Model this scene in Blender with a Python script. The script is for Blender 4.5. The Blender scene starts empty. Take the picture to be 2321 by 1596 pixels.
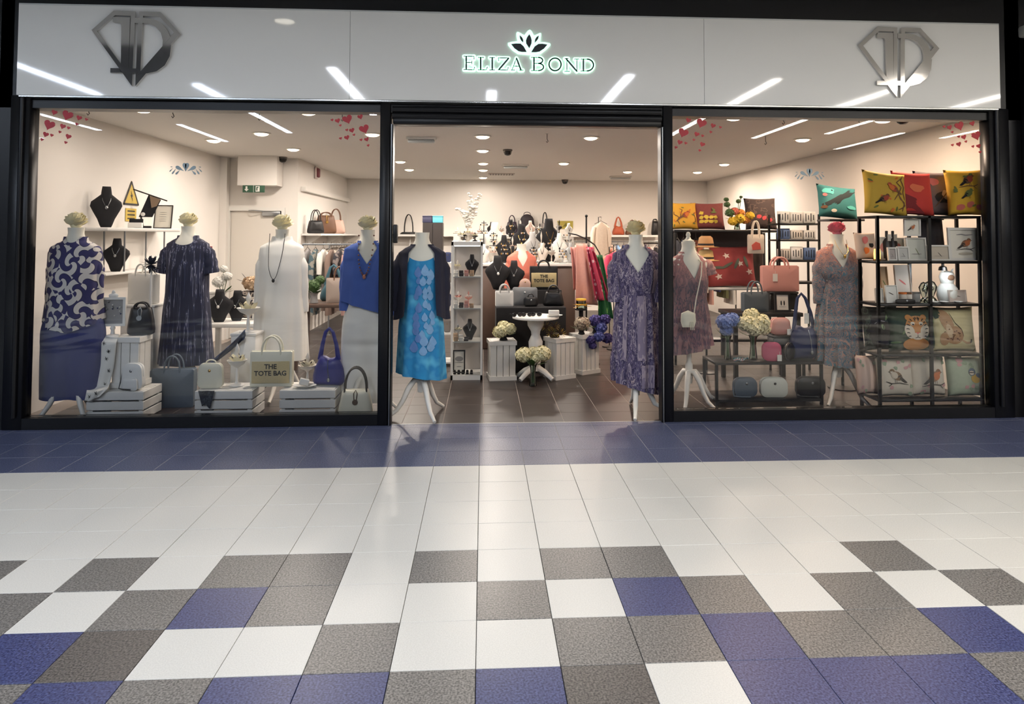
import bpy, bmesh, math, random
from mathutils import Vector, Matrix
random.seed(7)
PI = math.pi
S = bpy.context.scene
COL = S.collection

# ------------------------------------------------------------------ camera
FPX, YAW, PITCH, ROLL = 1529.66, 0.0553, 0.0356, 0.0029
CAM = Vector((0.0181, -4.5319, 1.5238)); PPX, PPY = 1179.6, 478.75
W_, H_ = 2321.0, 1596.0
_f = Vector((math.sin(YAW)*math.cos(PITCH), math.cos(YAW)*math.cos(PITCH), math.sin(PITCH)))
_r = Vector((math.cos(YAW), -math.sin(YAW), 0)); _u = _r.cross(_f)
RT = math.cos(ROLL)*_r + math.sin(ROLL)*_u; UP = -math.sin(ROLL)*_r + math.cos(ROLL)*_u
cd = bpy.data.cameras.new('camera'); cam = bpy.data.objects.new('camera', cd); COL.objects.link(cam)
m = Matrix.Identity(4)
for i in range(3):
    m[i][0], m[i][1], m[i][2], m[i][3] = RT[i], UP[i], -_f[i], CAM[i]
cam.matrix_world = m
cd.sensor_fit = 'HORIZONTAL'; cd.sensor_width = 36.0; cd.lens = FPX/W_*36.0
cd.shift_x = -(PPX-W_/2)/W_; cd.shift_y = (PPY-H_/2)/W_
cd.clip_start = 0.05; cd.clip_end = 200
S.camera = cam

# ------------------------------------------------------------------ world, exposure, render look
w = bpy.data.worlds.new('world'); S.world = w; w.use_nodes = True
w.node_tree.nodes['Background'].inputs[0].default_value = (0.55, 0.6, 0.65, 1)
w.node_tree.nodes['Background'].inputs[1].default_value = 0.15
S.view_settings.view_transform = 'Standard'; S.view_settings.look = 'None'
S.view_settings.gamma = 1.0; S.view_settings.use_curve_mapping = False
S.view_settings.exposure = 0.0
S.cycles.max_bounces = 6; S.cycles.diffuse_bounces = 3; S.cycles.glossy_bounces = 4
S.cycles.transmission_bounces = 4; S.cycles.transparent_max_bounces = 16
S.cycles.use_adaptive_sampling = True; S.cycles.adaptive_threshold = 0.05; S.cycles.use_light_tree = False
S.cycles.sample_clamp_indirect = 6.0; S.cycles.caustics_reflective = False; S.cycles.caustics_refractive = False

MALL_STRIP = 63.0        # linear lamps of the mall ceiling
DOWN_W = 22.5            # watts of every shop downlight
DOWN_EMIT = 14.0

# ------------------------------------------------------------------ pixel helpers (a point of the photo at a known depth)
def at(x, y, Y=None, X=None, Z=None):
    d = (x-PPX)/FPX*RT - (y-PPY)/FPX*UP + _f
    t = (Y-CAM.y)/d.y if Y is not None else (X-CAM.x)/d.x if X is not None else (Z-CAM.z)/d.z
    return CAM + t*d
def B(x0, y0, x1, y1, Y):
    """bounding box of a thing at depth Y -> centre x, base z, width, height"""
    a = at(x0, y1, Y); b = at(x1, y0, Y)
    return (a.x+b.x)/2, a.z, b.x-a.x, b.z-a.z
def atx(x, Y, y=600): return at(x, y, Y).x
def atz(y, Y, x=1160): return at(x, y, Y).z

# ------------------------------------------------------------------ materials
MATS = {}
def lin(c):
    return tuple(((v/255.0+0.055)/1.055)**2.4 if v/255.0 > 0.04045 else v/255.0/12.92 for v in c[:3]) + (1.0,)
def new_mat(name):
    m = bpy.data.materials.new(name); m.use_nodes = True
    return m, m.node_tree.nodes, m.node_tree.links, m.node_tree.nodes['Principled BSDF']
def plain(name, c, rough=0.6, metal=0.0, var=0.0, scale=40.0, bump=0.0, coat=0.0, spec=None, sheen=0.0):
    if name in MATS: return MATS[name]
    m, N, L, b = new_mat(name)
    b.inputs['Base Color'].default_value = lin(c); b.inputs['Roughness'].default_value = rough
    b.inputs['Metallic'].default_value = metal
    if coat: b.inputs['Coat Weight'].default_value = coat; b.inputs['Coat Roughness'].default_value = 0.05
    if spec is not None: b.inputs['Specular IOR Level'].default_value = spec
    if sheen: b.inputs['Sheen Weight'].default_value = sheen
    if var or bump:
        tc = N.new('ShaderNodeTexCoord'); nz = N.new('ShaderNodeTexNoise')
        nz.inputs['Scale'].default_value = scale; nz.inputs['Detail'].default_value = 5
        L.new(tc.outputs['Object'], nz.inputs['Vector'])
        if var:
            mx = N.new('ShaderNodeMix'); mx.data_type = 'RGBA'
            k = lin(c); mx.inputs[6].default_value = tuple(v*(1-var) for v in k[:3])+(1,)
            mx.inputs[7].default_value = tuple(min(1, v*(1+var)) for v in k[:3])+(1,)
            L.new(nz.outputs['Fac'], mx.inputs[0]); L.new(mx.outputs[2], b.inputs['Base Color'])
        if bump:
            bp = N.new('ShaderNodeBump'); bp.inputs['Strength'].default_value = bump; bp.inputs['Distance'].default_value = 0.01
            L.new(nz.outputs['Fac'], bp.inputs['Height']); L.new(bp.outputs['Normal'], b.inputs['Normal'])
    MATS[name] = m; return m
def emit(name, c, strength, sample=True):
    if name in MATS: return MATS[name]
    m, N, L, b = new_mat(name)
    b.inputs['Base Color'].default_value = lin(c); b.inputs['Emission Color'].default_value = lin(c)
    b.inputs['Emission Strength'].default_value = strength
    if not sample: m.cycles.emission_sampling = 'NONE'
    MATS[name] = m; return m
def printed(name, stops, scale=20.0, kind='noise', stretch=(1, 1, 1), distort=0.0, rough=0.8, hard=True, detail=2.0, rot=(0, 0, 0), warp=0.0, zramp=None):
    """printed cloth: a texture cut into colours. stops = [(pos, rgb)...]; zramp = (z0, z1, [(pos, rgb)]) multiplies by height"""
    if name in MATS: return MATS[name]
    m, N, L, b = new_mat(name)
    tc = N.new('ShaderNodeTexCoord'); mp = N.new('ShaderNodeMapping')
    mp.inputs['Scale'].default_value = stretch; mp.inputs['Rotation'].default_value = rot
    L.new(tc.outputs['Object'], mp.inputs['Vector']); vec = mp.outputs['Vector']
    if warp:
        n2 = N.new('ShaderNodeTexNoise'); n2.inputs['Scale'].default_value = scale*0.35
        L.new(vec, n2.inputs['Vector'])
        vm = N.new('ShaderNodeVectorMath'); vm.operation = 'SCALE'; vm.inputs['Scale'].default_value = warp
        L.new(n2.outputs['Color'], vm.inputs[0])
        va = N.new('ShaderNodeVectorMath'); va.operation = 'ADD'
        L.new(vec, va.inputs[0]); L.new(vm.outputs[0], va.inputs[1]); vec = va.outputs[0]
    if kind == 'wave':
        t = N.new('ShaderNodeTexWave'); t.inputs['Distortion'].default_value = distort; t.inputs['Detail'].default_value = detail
        out = t.outputs['Fac']
    elif kind == 'rings':
        t = N.new('ShaderNodeTexWave'); t.wave_type = 'RINGS'; t.inputs['Distortion'].default_value = distort; t.inputs['Detail'].default_value = detail
        out = t.outputs['Fac']
    elif kind == 'voronoi':
        t = N.new('ShaderNodeTexVoronoi'); out = t.outputs['Distance']
    elif kind == 'cells':
        t = N.new('ShaderNodeTexVoronoi'); t.feature = 'DISTANCE_TO_EDGE'; out = t.outputs['Distance']
    elif kind == 'patch':
        t = N.new('ShaderNodeTexVoronoi'); out = None
        sp = N.new('ShaderNodeSeparateColor'); L.new(t.outputs['Color'], sp.inputs[0]); out = sp.outputs[0]
    else:
        t = N.new('ShaderNodeTexNoise'); t.inputs['Detail'].default_value = detail; t.inputs['Distortion'].default_value = distort
        out = t.outputs['Fac']
    t.inputs['Scale'].default_value = scale; L.new(vec, t.inputs['Vector'])
    cr = N.new('ShaderNodeValToRGB'); cr.color_ramp.interpolation = 'CONSTANT' if hard else 'LINEAR'
    el = cr.color_ramp.elements
    while len(el) < len(stops): el.new(0.5)
    for e, (p, c) in zip(el, stops): e.position = p; e.color = lin(c)
    L.new(out, cr.inputs['Fac']); col = cr.outputs['Color']
    if zramp:
        sx = N.new('ShaderNodeSeparateXYZ'); L.new(tc.outputs['Object'], sx.inputs[0])
        mr = N.new('ShaderNodeMapRange'); mr.inputs[1].default_value = zramp[0]; mr.inputs[2].default_value = zramp[1]
        L.new(sx.outputs[2], mr.inputs[0])
        c2 = N.new('ShaderNodeValToRGB'); e2 = c2.color_ramp.elements
        while len(e2) < len(zramp[2]): e2.new(0.5)
        for e, (p, c) in zip(e2, zramp[2]): e.position = p; e.color = lin(c)
        L.new(mr.outputs[0], c2.inputs['Fac'])
        mx = N.new('ShaderNodeMix'); mx.data_type = 'RGBA'; mx.inputs[0].default_value = zramp[3] if len(zramp) > 3 else 0.6
        L.new(col, mx.inputs[6]); L.new(c2.outputs['Color'], mx.inputs[7]); col = mx.outputs[2]
    L.new(col, b.inputs['Base Color']); b.inputs['Roughness'].default_value = rough
    MATS[name] = m; return m
def glass(name, tint=(255, 255, 255), gloss=1.0, rough=0.0):
    if name in MATS: return MATS[name]
    m = bpy.data.materials.new(name); m.use_nodes = True; N = m.node_tree.nodes; L = m.node_tree.links
    N.remove(N['Principled BSDF']); o = N['Material Output']
    tr = N.new('ShaderNodeBsdfTransparent'); tr.inputs[0].default_value = lin(tint)
    gl = N.new('ShaderNodeBsdfGlossy'); gl.inputs['Roughness'].default_value = rough; gl.inputs['Color'].default_value = (gloss, gloss, gloss, 1)
    fr = N.new('ShaderNodeFresnel'); fr.inputs['IOR'].default_value = 1.45
    mx = N.new('ShaderNodeMixShader'); L.new(fr.outputs[0], mx.inputs[0]); L.new(tr.outputs[0], mx.inputs[1]); L.new(gl.outputs[0], mx.inputs[2])
    L.new(mx.outputs[0], o.inputs['Surface']); MATS[name] = m; return m
def terrazzo(name, c, c2, amount, scale=190.0, rough=0.36):
    if name in MATS: return MATS[name]
    m, N, L, b = new_mat(name)
    g = N.new('ShaderNodeNewGeometry')
    nz = N.new('ShaderNodeTexNoise'); nz.inputs['Scale'].default_value = scale; nz.inputs['Detail'].default_value = 3
    L.new(g.outputs['Position'], nz.inputs['Vector'])
    cr = N.new('ShaderNodeValToRGB'); e = cr.color_ramp.elements
    e[0].position = 0.5-amount; e[0].color = lin(c); e[1].position = 0.5+amount; e[1].color = lin(c2)
    L.new(nz.outputs['Fac'], cr.inputs['Fac'])
    n2 = N.new('ShaderNodeTexNoise'); n2.inputs['Scale'].default_value = 1.7; n2.inputs['Detail'].default_value = 4
    L.new(g.outputs['Position'], n2.inputs['Vector'])
    mr = N.new('ShaderNodeMapRange'); mr.inputs[3].default_value = rough*0.9; mr.inputs[4].default_value = rough*1.15
    L.new(n2.outputs['Fac'], mr.inputs[0]); L.new(mr.outputs[0], b.inputs['Roughness'])
    L.new(cr.outputs['Color'], b.inputs['Base Color']); b.inputs['Specular IOR Level'].default_value = 0.5
    MATS[name] = m; return m

def swirl(name, dark, light, line_, scale=9.0, turns=74.0):
    m, N, L, b = new_mat(name)
    def math_(op, a, c=None):
        n = N.new('ShaderNodeMath'); n.operation = op
        for i, v in enumerate((a, c)):
            if v is None: continue
            if isinstance(v, (int, float)): n.inputs[i].default_value = v
            else: L.new(v, n.inputs[i])
        return n.outputs[0]
    tc = N.new('ShaderNodeTexCoord'); mp = N.new('ShaderNodeMapping'); mp.inputs['Scale'].default_value = (1, .35, .85); L.new(tc.outputs['Object'], mp.inputs['Vector'])
    v = N.new('ShaderNodeTexVoronoi'); v.inputs['Scale'].default_value = scale; L.new(mp.outputs[0], v.inputs['Vector'])
    d = N.new('ShaderNodeVectorMath'); d.operation = 'SUBTRACT'; L.new(mp.outputs[0], d.inputs[0]); L.new(v.outputs['Position'], d.inputs[1])
    s = N.new('ShaderNodeSeparateXYZ'); L.new(d.outputs[0], s.inputs[0])
    ang = math_('ARCTAN2', s.outputs[2], s.outputs[0]); ln = N.new('ShaderNodeVectorMath'); ln.operation = 'LENGTH'; L.new(d.outputs[0], ln.inputs[0])
    ph = math_('ADD', math_('MULTIPLY', ang, 2.0), math_('MULTIPLY', ln.outputs['Value'], turns)); sn = math_('ADD', math_('MULTIPLY', math_('SINE', ph), .5), .5)
    cr = N.new('ShaderNodeValToRGB'); cr.color_ramp.interpolation = 'CONSTANT'; el = cr.color_ramp.elements; el.new(.5)
    for e, (p, c) in zip(el, ((0, dark), (.42, line_), (.54, light))): e.position = p; e.color = lin(c)
    L.new(sn, cr.inputs['Fac']); L.new(cr.outputs['Color'], b.inputs['Base Color']); b.inputs['Roughness'].default_value = .8
    MATS[name] = m; return m
BLACK = plain('black_frame', (15, 15, 18), 0.34, spec=.35)
BLACKM = plain('black_metal', (20, 19, 19), 0.4)
BLACKC = plain('black_cloth', (22, 21, 24), 0.85)
BLACKL = plain('black_leather', (20, 19, 21), 0.38, bump=0.15, scale=300)
WALLM = plain('shop_wall_paint', (234, 229, 222), 0.85, var=0.03, scale=1.5)
CEILM = plain('shop_ceiling_paint', (240, 236, 230), 0.9)
WHITE = plain('white_paint', (232, 230, 224), 0.5)
WOODW = plain('white_painted_wood', (226, 224, 218), 0.6, var=0.05, scale=12)
CREAM = plain('cream_leather', (232, 228, 206), 0.45)
CREAMF = plain('cream_petal', (240, 232, 196), 0.7)
MANN = plain('mannequin_linen', (233, 229, 214), 0.7)
CHROME = plain('chrome', (215, 212, 208), 0.08, 1.0)
STEEL = plain('brushed_steel', (165, 168, 170), 0.3, 1.0)
GOLD = plain('gold', (205, 165, 90), 0.25, 1.0)
GLASS = glass('window_glass', gloss=.55)
VASEG = glass('vase_glass', (228, 236, 232))
NAVY = plain('navy_cloth', (38, 44, 92), 0.8)
GREEN = plain('leaf_green', (70, 98, 52), 0.6)
BROWN = plain('brown_leather', (110, 78, 58), 0.5)
PINK = plain('pink_leather', (222, 160, 148), 0.5)

# ------------------------------------------------------------------ mesh builder
class MB:
    def __init__(s): s.v = []; s.f = []; s.m = []; s.mats = []
    def mi(s, mat):
        if mat is None: return 0
        if mat not in s.mats: s.mats.append(mat)
        return s.mats.index(mat)
    def add(s, vs, fs, mat=None):
        o = len(s.v); k = s.mi(mat); s.v += [tuple(p) for p in vs]
        for f in fs: s.f.append([i+o for i in f]); s.m.append(k)
        return s
    def box(s, cx, cy, cz, sx, sy, sz, mat=None, rz=0.0, ry=0.0, rx=0.0):
        M = Matrix.Translation((cx, cy, cz)) @ Matrix.Rotation(rz, 4, 'Z') @ Matrix.Rotation(ry, 4, 'Y') @ Matrix.Rotation(rx, 4, 'X')
        vs = [M @ Vector((x*sx/2, y*sy/2, z*sz/2)) for x in (-1, 1) for y in (-1, 1) for z in (-1, 1)]
        return s.add(vs, [(0, 1, 3, 2), (4, 6, 7, 5), (0, 4, 5, 1), (2, 3, 7, 6), (0, 2, 6, 4), (1, 5, 7, 3)], mat)
    def rbox(s, cx, cy, cz, sx, sy, sz, r, mat=None, seg=2, rz=0.0, ry=0.0, rx=0.0):
        bm = bmesh.new(); bmesh.ops.create_cube(bm, size=1.0)
        bmesh.ops.scale(bm, vec=(sx, sy, sz), verts=bm.verts)
        bmesh.ops.bevel(bm, geom=bm.edges[:], offset=min(r, 0.49*min(sx, sy, sz)), segments=seg, profile=0.5, affect='EDGES')
        M = Matrix.Translation((cx, cy, cz)) @ Matrix.Rotation(rz, 4, 'Z') @ Matrix.Rotation(ry, 4, 'Y') @ Matrix.Rotation(rx, 4, 'X')
        bm.verts.index_update(); vs = [M @ v.co for v in bm.verts]; fs = [[v.index for v in f.verts] for f in bm.faces]
        bm.free(); return s.add(vs, fs, mat)
    def lathe(s, prof, seg=24, cx=0, cy=0, mat=None, sx=1.0, sy=1.0):
        n = len(prof); vs = []
        for r, z in prof:
            for i in range(seg):
                a = 2*PI*i/seg; vs.append((cx+r*sx*math.sin(a), cy-r*sy*math.cos(a), z))
        fs = [(j*seg+i, j*seg+(i+1) % seg, (j+1)*seg+(i+1) % seg, (j+1)*seg+i) for j in range(n-1) for i in range(seg)]
        if prof[0][0] > 1e-5: fs.append(list(range(seg))[::-1])
        if prof[-1][0] > 1e-5: fs.append([(n-1)*seg+i for i in range(seg)])
        return s.add(vs, fs, mat)
    def tube(s, pts, r, seg=8, mat=None, closed=False, flat=1.0):
        pts = [Vector(p) for p in pts]; n = len(pts); vs = []
        for i, p in enumerate(pts):
            a = pts[i-1] if (i or closed) else p; b = pts[(i+1) % n] if (i < n-1 or closed) else p
            t = (b-a).normalized() if (b-a).length > 1e-9 else Vector((0, 0, 1))
            ref = Vector((0, 1, 0)) if abs(t.y) < 0.9 else Vector((1, 0, 0))
            e1 = t.cross(ref).normalized(); e2 = t.cross(e1).normalized()
            rr = r[i] if isinstance(r, (list, tuple)) else r
            for k in range(seg):
                q = 2*PI*k/seg; vs.append(p+e1*rr*math.cos(q)+e2*rr*flat*math.sin(q))
        fs = []
        for j in range(n if closed else n-1):
            for k in range(seg):
                j2 = (j+1) % n; fs.append((j*seg+k, j*seg+(k+1) % seg, j2*seg+(k+1) % seg, j2*seg+k))
        if not closed: fs.append(list(range(seg))); fs.append([(n-1)*seg+k for k in range(seg)][::-1])
        return s.add(vs, fs, mat)
    def prism(s, pts, y0, y1, mat=None):
        n = len(pts); vs = [(x, y0, z) for x, z in pts]+[(x, y1, z) for x, z in pts]
        fs = [list(range(n)), list(range(n, 2*n))[::-1]]+[(i, i+n, (i+1) % n+n, (i+1) % n) for i in range(n)]
        return s.add(vs, fs, mat)
    def pillow(s, pts, t, mat=None, rings=5, cx=None, cz=None, y=0.0, edge=0.35, flat=0.0):
        """outline in xz swollen along y to thickness t; edge = thickness left at the rim"""
        n = len(pts); cx = sum(p[0] for p in pts)/n if cx is None else cx; cz = sum(p[1] for p in pts)/n if cz is None else cz
        vs = []; fs = []
        for sgn in (-1, 1):
            for k in range(rings):
                q = k/rings; sc = 1-q
                if flat: sc = 1-q*(1-0.0)
                th = t/2*(edge+(1-edge)*math.sqrt(max(0, 1-(1-q)**(4 if flat else 2.2))))
                for x, z in pts: vs.append((cx+(x-cx)*sc, y+sgn*th, cz+(z-cz)*sc))
            vs.append((cx, y+sgn*t/2, cz))
        half = rings*n+1
        for h in (0, 1):
            o = h*half
            for k in range(rings-1):
                for i in range(n):
                    q = (o+k*n+i, o+k*n+(i+1) % n, o+(k+1)*n+(i+1) % n, o+(k+1)*n+i); fs.append(q if h == 0 else q[::-1])
            for i in range(n):
                q = (o+(rings-1)*n+i, o+(rings-1)*n+(i+1) % n, o+rings*n); fs.append(q if h == 0 else q[::-1])
        for i in range(n): fs.append((i, half+i, half+(i+1) % n, (i+1) % n))
        return s.add(vs, fs, mat)
    def ball(s, c, r, mat=None, seg=10, rings=6, sc=(1, 1, 1)):
        vs = []; fs = []
        for j in range(rings+1):
            a = PI*j/rings
            for i in range(seg):
                q = 2*PI*i/seg
                vs.append((c[0]+r*sc[0]*math.sin(a)*math.cos(q), c[1]+r*sc[1]*math.sin(a)*math.sin(q), c[2]+r*sc[2]*math.cos(a)))
        for j in range(rings):
            for i in range(seg): fs.append((j*seg+i, (j+1)*seg+i, (j+1)*seg+(i+1) % seg, j*seg+(i+1) % seg))
        return s.add(vs, fs, mat)
    def petal(s, c, d, ln, wd, mat=None, cup=0.25):
        """a curved leaf or petal from c along d"""
        c = Vector(c); d = Vector(d).normalized()
        ref = Vector((0, 0, 1)) if abs(d.z) < 0.85 else Vector((1, 0, 0))
        e = d.cross(ref).normalized(); n = e.cross(d).normalized()
        vs = []
        for t, wf in ((0, .15), (.35, .9), (.7, 1.0), (1.0, .25)):
            b = c+d*ln*t+n*cup*ln*t*t
            vs += [b-e*wd/2*wf+n*cup*wd*0.4*wf, b, b+e*wd/2*wf+n*cup*wd*0.4*wf]
        fs = [(r*3+k, r*3+k+1, r*3+k+4, r*3+k+3) for r in range(3) for k in range(2)]
        return s.add(vs, fs, mat)
    def grid(s, fn, nu, nv, mat=None, wrap=False):
        vs = [fn(i/nu, j/nv) for j in range(nv+1) for i in range(nu+(0 if wrap else 1))]
        c = nu if wrap else nu+1
        fs = [(j*c+i, j*c+(i+1) % c, (j+1)*c+(i+1) % c, (j+1)*c+i) for j in range(nv) for i in range(nu)]
        return s.add(vs, fs, mat)
    def build(s, name, mat=None, parent=None, smooth=True, label=None, angle=45, loc=None, rot=None):
        me = bpy.data.meshes.new(name); me.from_pydata(s.v, [], s.f)
        mats = s.mats if s.mats else [mat]
        for x in mats: me.materials.append(x)
        if len(mats) > 1: me.polygons.foreach_set('material_index', s.m)
        bm = bmesh.new(); bm.from_mesh(me); bmesh.ops.recalc_face_normals(bm, faces=bm.faces); bm.to_mesh(me); bm.free()
        if smooth: me.shade_smooth(); me.set_sharp_from_angle(angle=math.radians(angle))
        o = bpy.data.objects.new(name, me); COL.objects.link(o)
        if parent: o.parent = parent
        if loc: o.location = loc
        if rot: o.rotation_euler = rot
        if label: o['label'] = label
        return o
def tag(o, label=None, cat=None, group=None, kind=None):
    if label: o['label'] = label
    if cat: o['category'] = cat
    if group: o['group'] = group
    if kind: o['kind'] = kind
    return o
def thing(name, label, cat, loc=(0, 0, 0), rz=0.0, group=None):
    o = bpy.data.objects.new(name, None); COL.objects.link(o); o.location = loc; o.rotation_euler = (0, 0, rz)
    o.empty_display_size = 0.05
    return tag(o, label, cat, group)
def struct(name, mb, mat=None, parent=None, smooth=False, label=None):
    o = mb.build(name, mat, parent, smooth)
    if not parent: o['kind'] = 'structure'
    if label: o['label'] = label
    return o
def dup(root, loc, rz=None, label=None, group=None):
    r = root.copy(); COL.objects.link(r); r.location = loc
    if rz is not None: r.rotation_euler = (0, 0, rz)
    if label: r['label'] = label
    if group: r['group'] = group
    for ch in list(root.children):
        c = ch.copy(); COL.objects.link(c); c.parent = r
        for g in list(ch.children):
            d = g.copy(); COL.objects.link(d); d.parent = c
    return r
def text_mesh(mb, txt, x, y, z, size, mat, depth=0.001, align='CENTER', rx=PI/2, rz=0.0, bold=0.0, sx=1.0):
    cu = bpy.data.curves.new('t', 'FONT'); cu.body = txt; cu.size = size; cu.extrude = depth; cu.align_x = align; cu.resolution_u = 3; cu.offset = bold
    ob = bpy.data.objects.new('t', cu); COL.objects.link(ob)
    bpy.context.view_layer.update()
    me = bpy.data.meshes.new_from_object(ob)
    M = Matrix.Translation((x, y, z)) @ Matrix.Rotation(rz, 4, 'Z') @ Matrix.Rotation(rx, 4, 'X') @ Matrix.Diagonal((sx, 1, 1, 1))
    mb.add([M @ v.co for v in me.vertices], [list(p.vertices) for p in me.polygons], mat)
    bpy.data.objects.remove(ob); bpy.data.curves.remove(cu); bpy.data.meshes.remove(me)
def arc(cx, cz, rx, rz, a0, a1, n=12, y=0.0):
    return [(cx+rx*math.cos(a0+(a1-a0)*i/n), y, cz+rz*math.sin(a0+(a1-a0)*i/n)) for i in range(n+1)]
def lerp_table(tab, z):
    """tab: [(z, a, b..)] descending z"""
    if z >= tab[0][0]: return tab[0][1:]
    for p, q in zip(tab, tab[1:]):
        if p[0] >= z >= q[0]:
            t = (p[0]-z)/max(1e-9, p[0]-q[0]); t = t*t*(3-2*t)*0.5+t*0.5
            return tuple(a+(b-a)*t for a, b in zip(p[1:], q[1:]))
    return tab[-1][1:]
# =================================================================== THE SETTING
FY = 1.0                       # plane of the shop front
LX, RX, CZ = -3.80, 4.645, 2.65 # shop walls and ceiling
DWY, BWY, RWX = 5.59, 9.18, -2.715
# ---- mall floor: every tile in view is a piece
TW = terrazzo('tile_white', (208, 205, 197), (219, 216, 208), .12)
TG = terrazzo('tile_grey', (74, 72, 70), (140, 136, 130), .14, 130)
TD = terrazzo('tile_dark_grey', (48, 46, 45), (114, 108, 102), .16, 130)
TB = terrazzo('tile_blue', (15, 22, 68), (82, 90, 134), .18, 130)
TB2 = terrazzo('tile_blue_band', (40, 47, 80), (106, 112, 138), .20, 120, .36)
GROUT = plain('dark_grout', (92, 88, 84), 0.8); GROUTL = plain('pale_grout', (150, 148, 146), 0.8)
mb = MB(); mb.box(0, -5.55, -.06, 32, 13.1, .10)
floor = struct('floor', mb, GROUT)
mb = MB(); mb.box(0, .5, -.0101, 24, .99, .0184); mb.build('grout_bed', GROUTL, floor, False)
PAT = {4: {-8: 'g', -7: 'w', -6: 'g', -5: 'w', -4: 'g', -3: 'g', -2: 'w', -1: 'g', 0: 'w', 1: 'g', 2: 'g', 3: 'w', 4: 'w', 5: 'w', 6: 'g', 7: 'w', 8: 'w'},
       5: {-8: 'g', -7: 'g', -6: 'w', -5: 'g', -4: 'b', -3: 'g', -2: 'w', -1: 'w', 0: 'g', 1: 'w', 2: 'b', 3: 'g', 4: 'w', 5: 'g', 6: 'w', 7: 'g', 8: 'w'},
       6: {-7: 'g', -6: 'b', -5: 'd', -4: 'w', -3: 'w', -2: 'g', -1: 'w', 0: 'w', 1: 'g', 2: 'g', 3: 'b', 4: 'g', 5: 'g', 6: 'b', 7: 'w', 8: 'w'},
       7: {-7: 'g', -6: 'g', -5: 'b', -4: 'g', -3: 'b', -2: 'b', -1: 'g', 0: 'b', 1: 'd', 2: 'w', 3: 'b', 4: 'b', 5: 'b', 6: 'g', 7: 'g'}}
TM = {'w': TW, 'g': TG, 'b': TB, 'd': TD}
def inview(x, y):
    q = Vector((x, y, 0))-CAM; d = q.dot(_f)
    if d < .3: return False
    px = PPX+FPX*q.dot(RT)/d; py = PPY-FPX*q.dot(UP)/d
    return -2 < px < W_+2 and -2 < py < H_+2
TILE = {}
def tile_mesh(mat, dy=0.2975):
    k = (mat.name, dy)
    if k not in TILE:
        t = MB(); hx, hy, b = .2975/2, dy/2, .0012
        vs = [(-hx, -hy, -.012), (hx, -hy, -.012), (hx, hy, -.012), (-hx, hy, -.012), (-hx, -hy, -b), (hx, -hy, -b), (hx, hy, -b), (-hx, hy, -b),
              (-hx+b, -hy+b, 0), (hx-b, -hy+b, 0), (hx-b, hy-b, 0), (-hx+b, hy-b, 0)]
        fs = [(0, 1, 5, 4), (1, 2, 6, 5), (2, 3, 7, 6), (3, 0, 4, 7), (4, 5, 9, 8), (5, 6, 10, 9), (6, 7, 11, 10), (7, 4, 8, 11), (8, 9, 10, 11)]
        t.add(vs, fs); me = bpy.data.meshes.new('tile'); me.from_pydata(t.v, [], t.f); me.materials.append(mat); TILE[k] = me
    return TILE[k]
rest = MB()
for row in range(-4, 26):
    for c in range(-40, 41):
        x = c*.3+.15; y = -row*.3-.15; dy = .2975
        if row == -4: y = .949; dy = .094
        mat = TB2 if row < 0 else TW
        if row >= 4:
            if row in PAT and c in PAT[row]: mat = TM[PAT[row][c]]
            else: mat = random.choice([TW, TW, TG, TG, TB, TW])if row > 7 else TW
        if any(inview(x+sx*.15, y+sy*.14) for sx in (-1, 1) for sy in (-1, 1)):
            o = bpy.data.objects.new('tile', tile_mesh(mat, dy)); COL.objects.link(o); o.parent = floor
            o.location = (x, y, 0 + random.uniform(-.0004, .0004)); o.rotation_euler = (random.uniform(-.0012, .0012), random.uniform(-.0012, .0012), 0)
        elif row < 20:
            rest.box(x, y, -.006, .2975, dy, .012, mat)
o = rest.build('tiles_out_of_view', None, floor, False); o['kind'] = 'stuff'
mb = MB(); mb.box(.4, 1.0, -.004, 8.6, .012, .012); struct('trim_1', mb, plain('threshold_metal', (190, 190, 188), .35, .6))
# ---- shop floor
SFT = plain('brown_shop_tile', (50, 42, 39), 0.36, var=.12, scale=5)
mb = MB(); mb.box(.4, 5.155, -.051, 8.7, 8.29, .10); sfloor = struct('floor_shop', mb, plain('shop_grout', (150, 140, 132), .8))
rest = MB(); tm = None
for r in range(0, 28):
    for c in range(-12, 15):
        x = .03+.33*c+.165; y = 1.012+.30*r+.15
        if LX-.05 < x-.16 and x+.16 < RX+.05 and y < BWY:
            if -4 <= c <= 5 and r < 8:
                if tm is None:
                    t = MB().rbox(0, 0, -.006, .326, .296, .012, .001, None, 1)
                    tm = bpy.data.meshes.new('tile'); tm.from_pydata(t.v, [], t.f); tm.materials.append(SFT)
                o = bpy.data.objects.new('tile', tm); COL.objects.link(o); o.parent = sfloor; o.location = (x, y, 0)
            else: rest.box(x, y, -.006, .326, .296, .012)
o = rest.build('tiles_under_displays', SFT, sfloor, False); o['kind'] = 'stuff'
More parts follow.
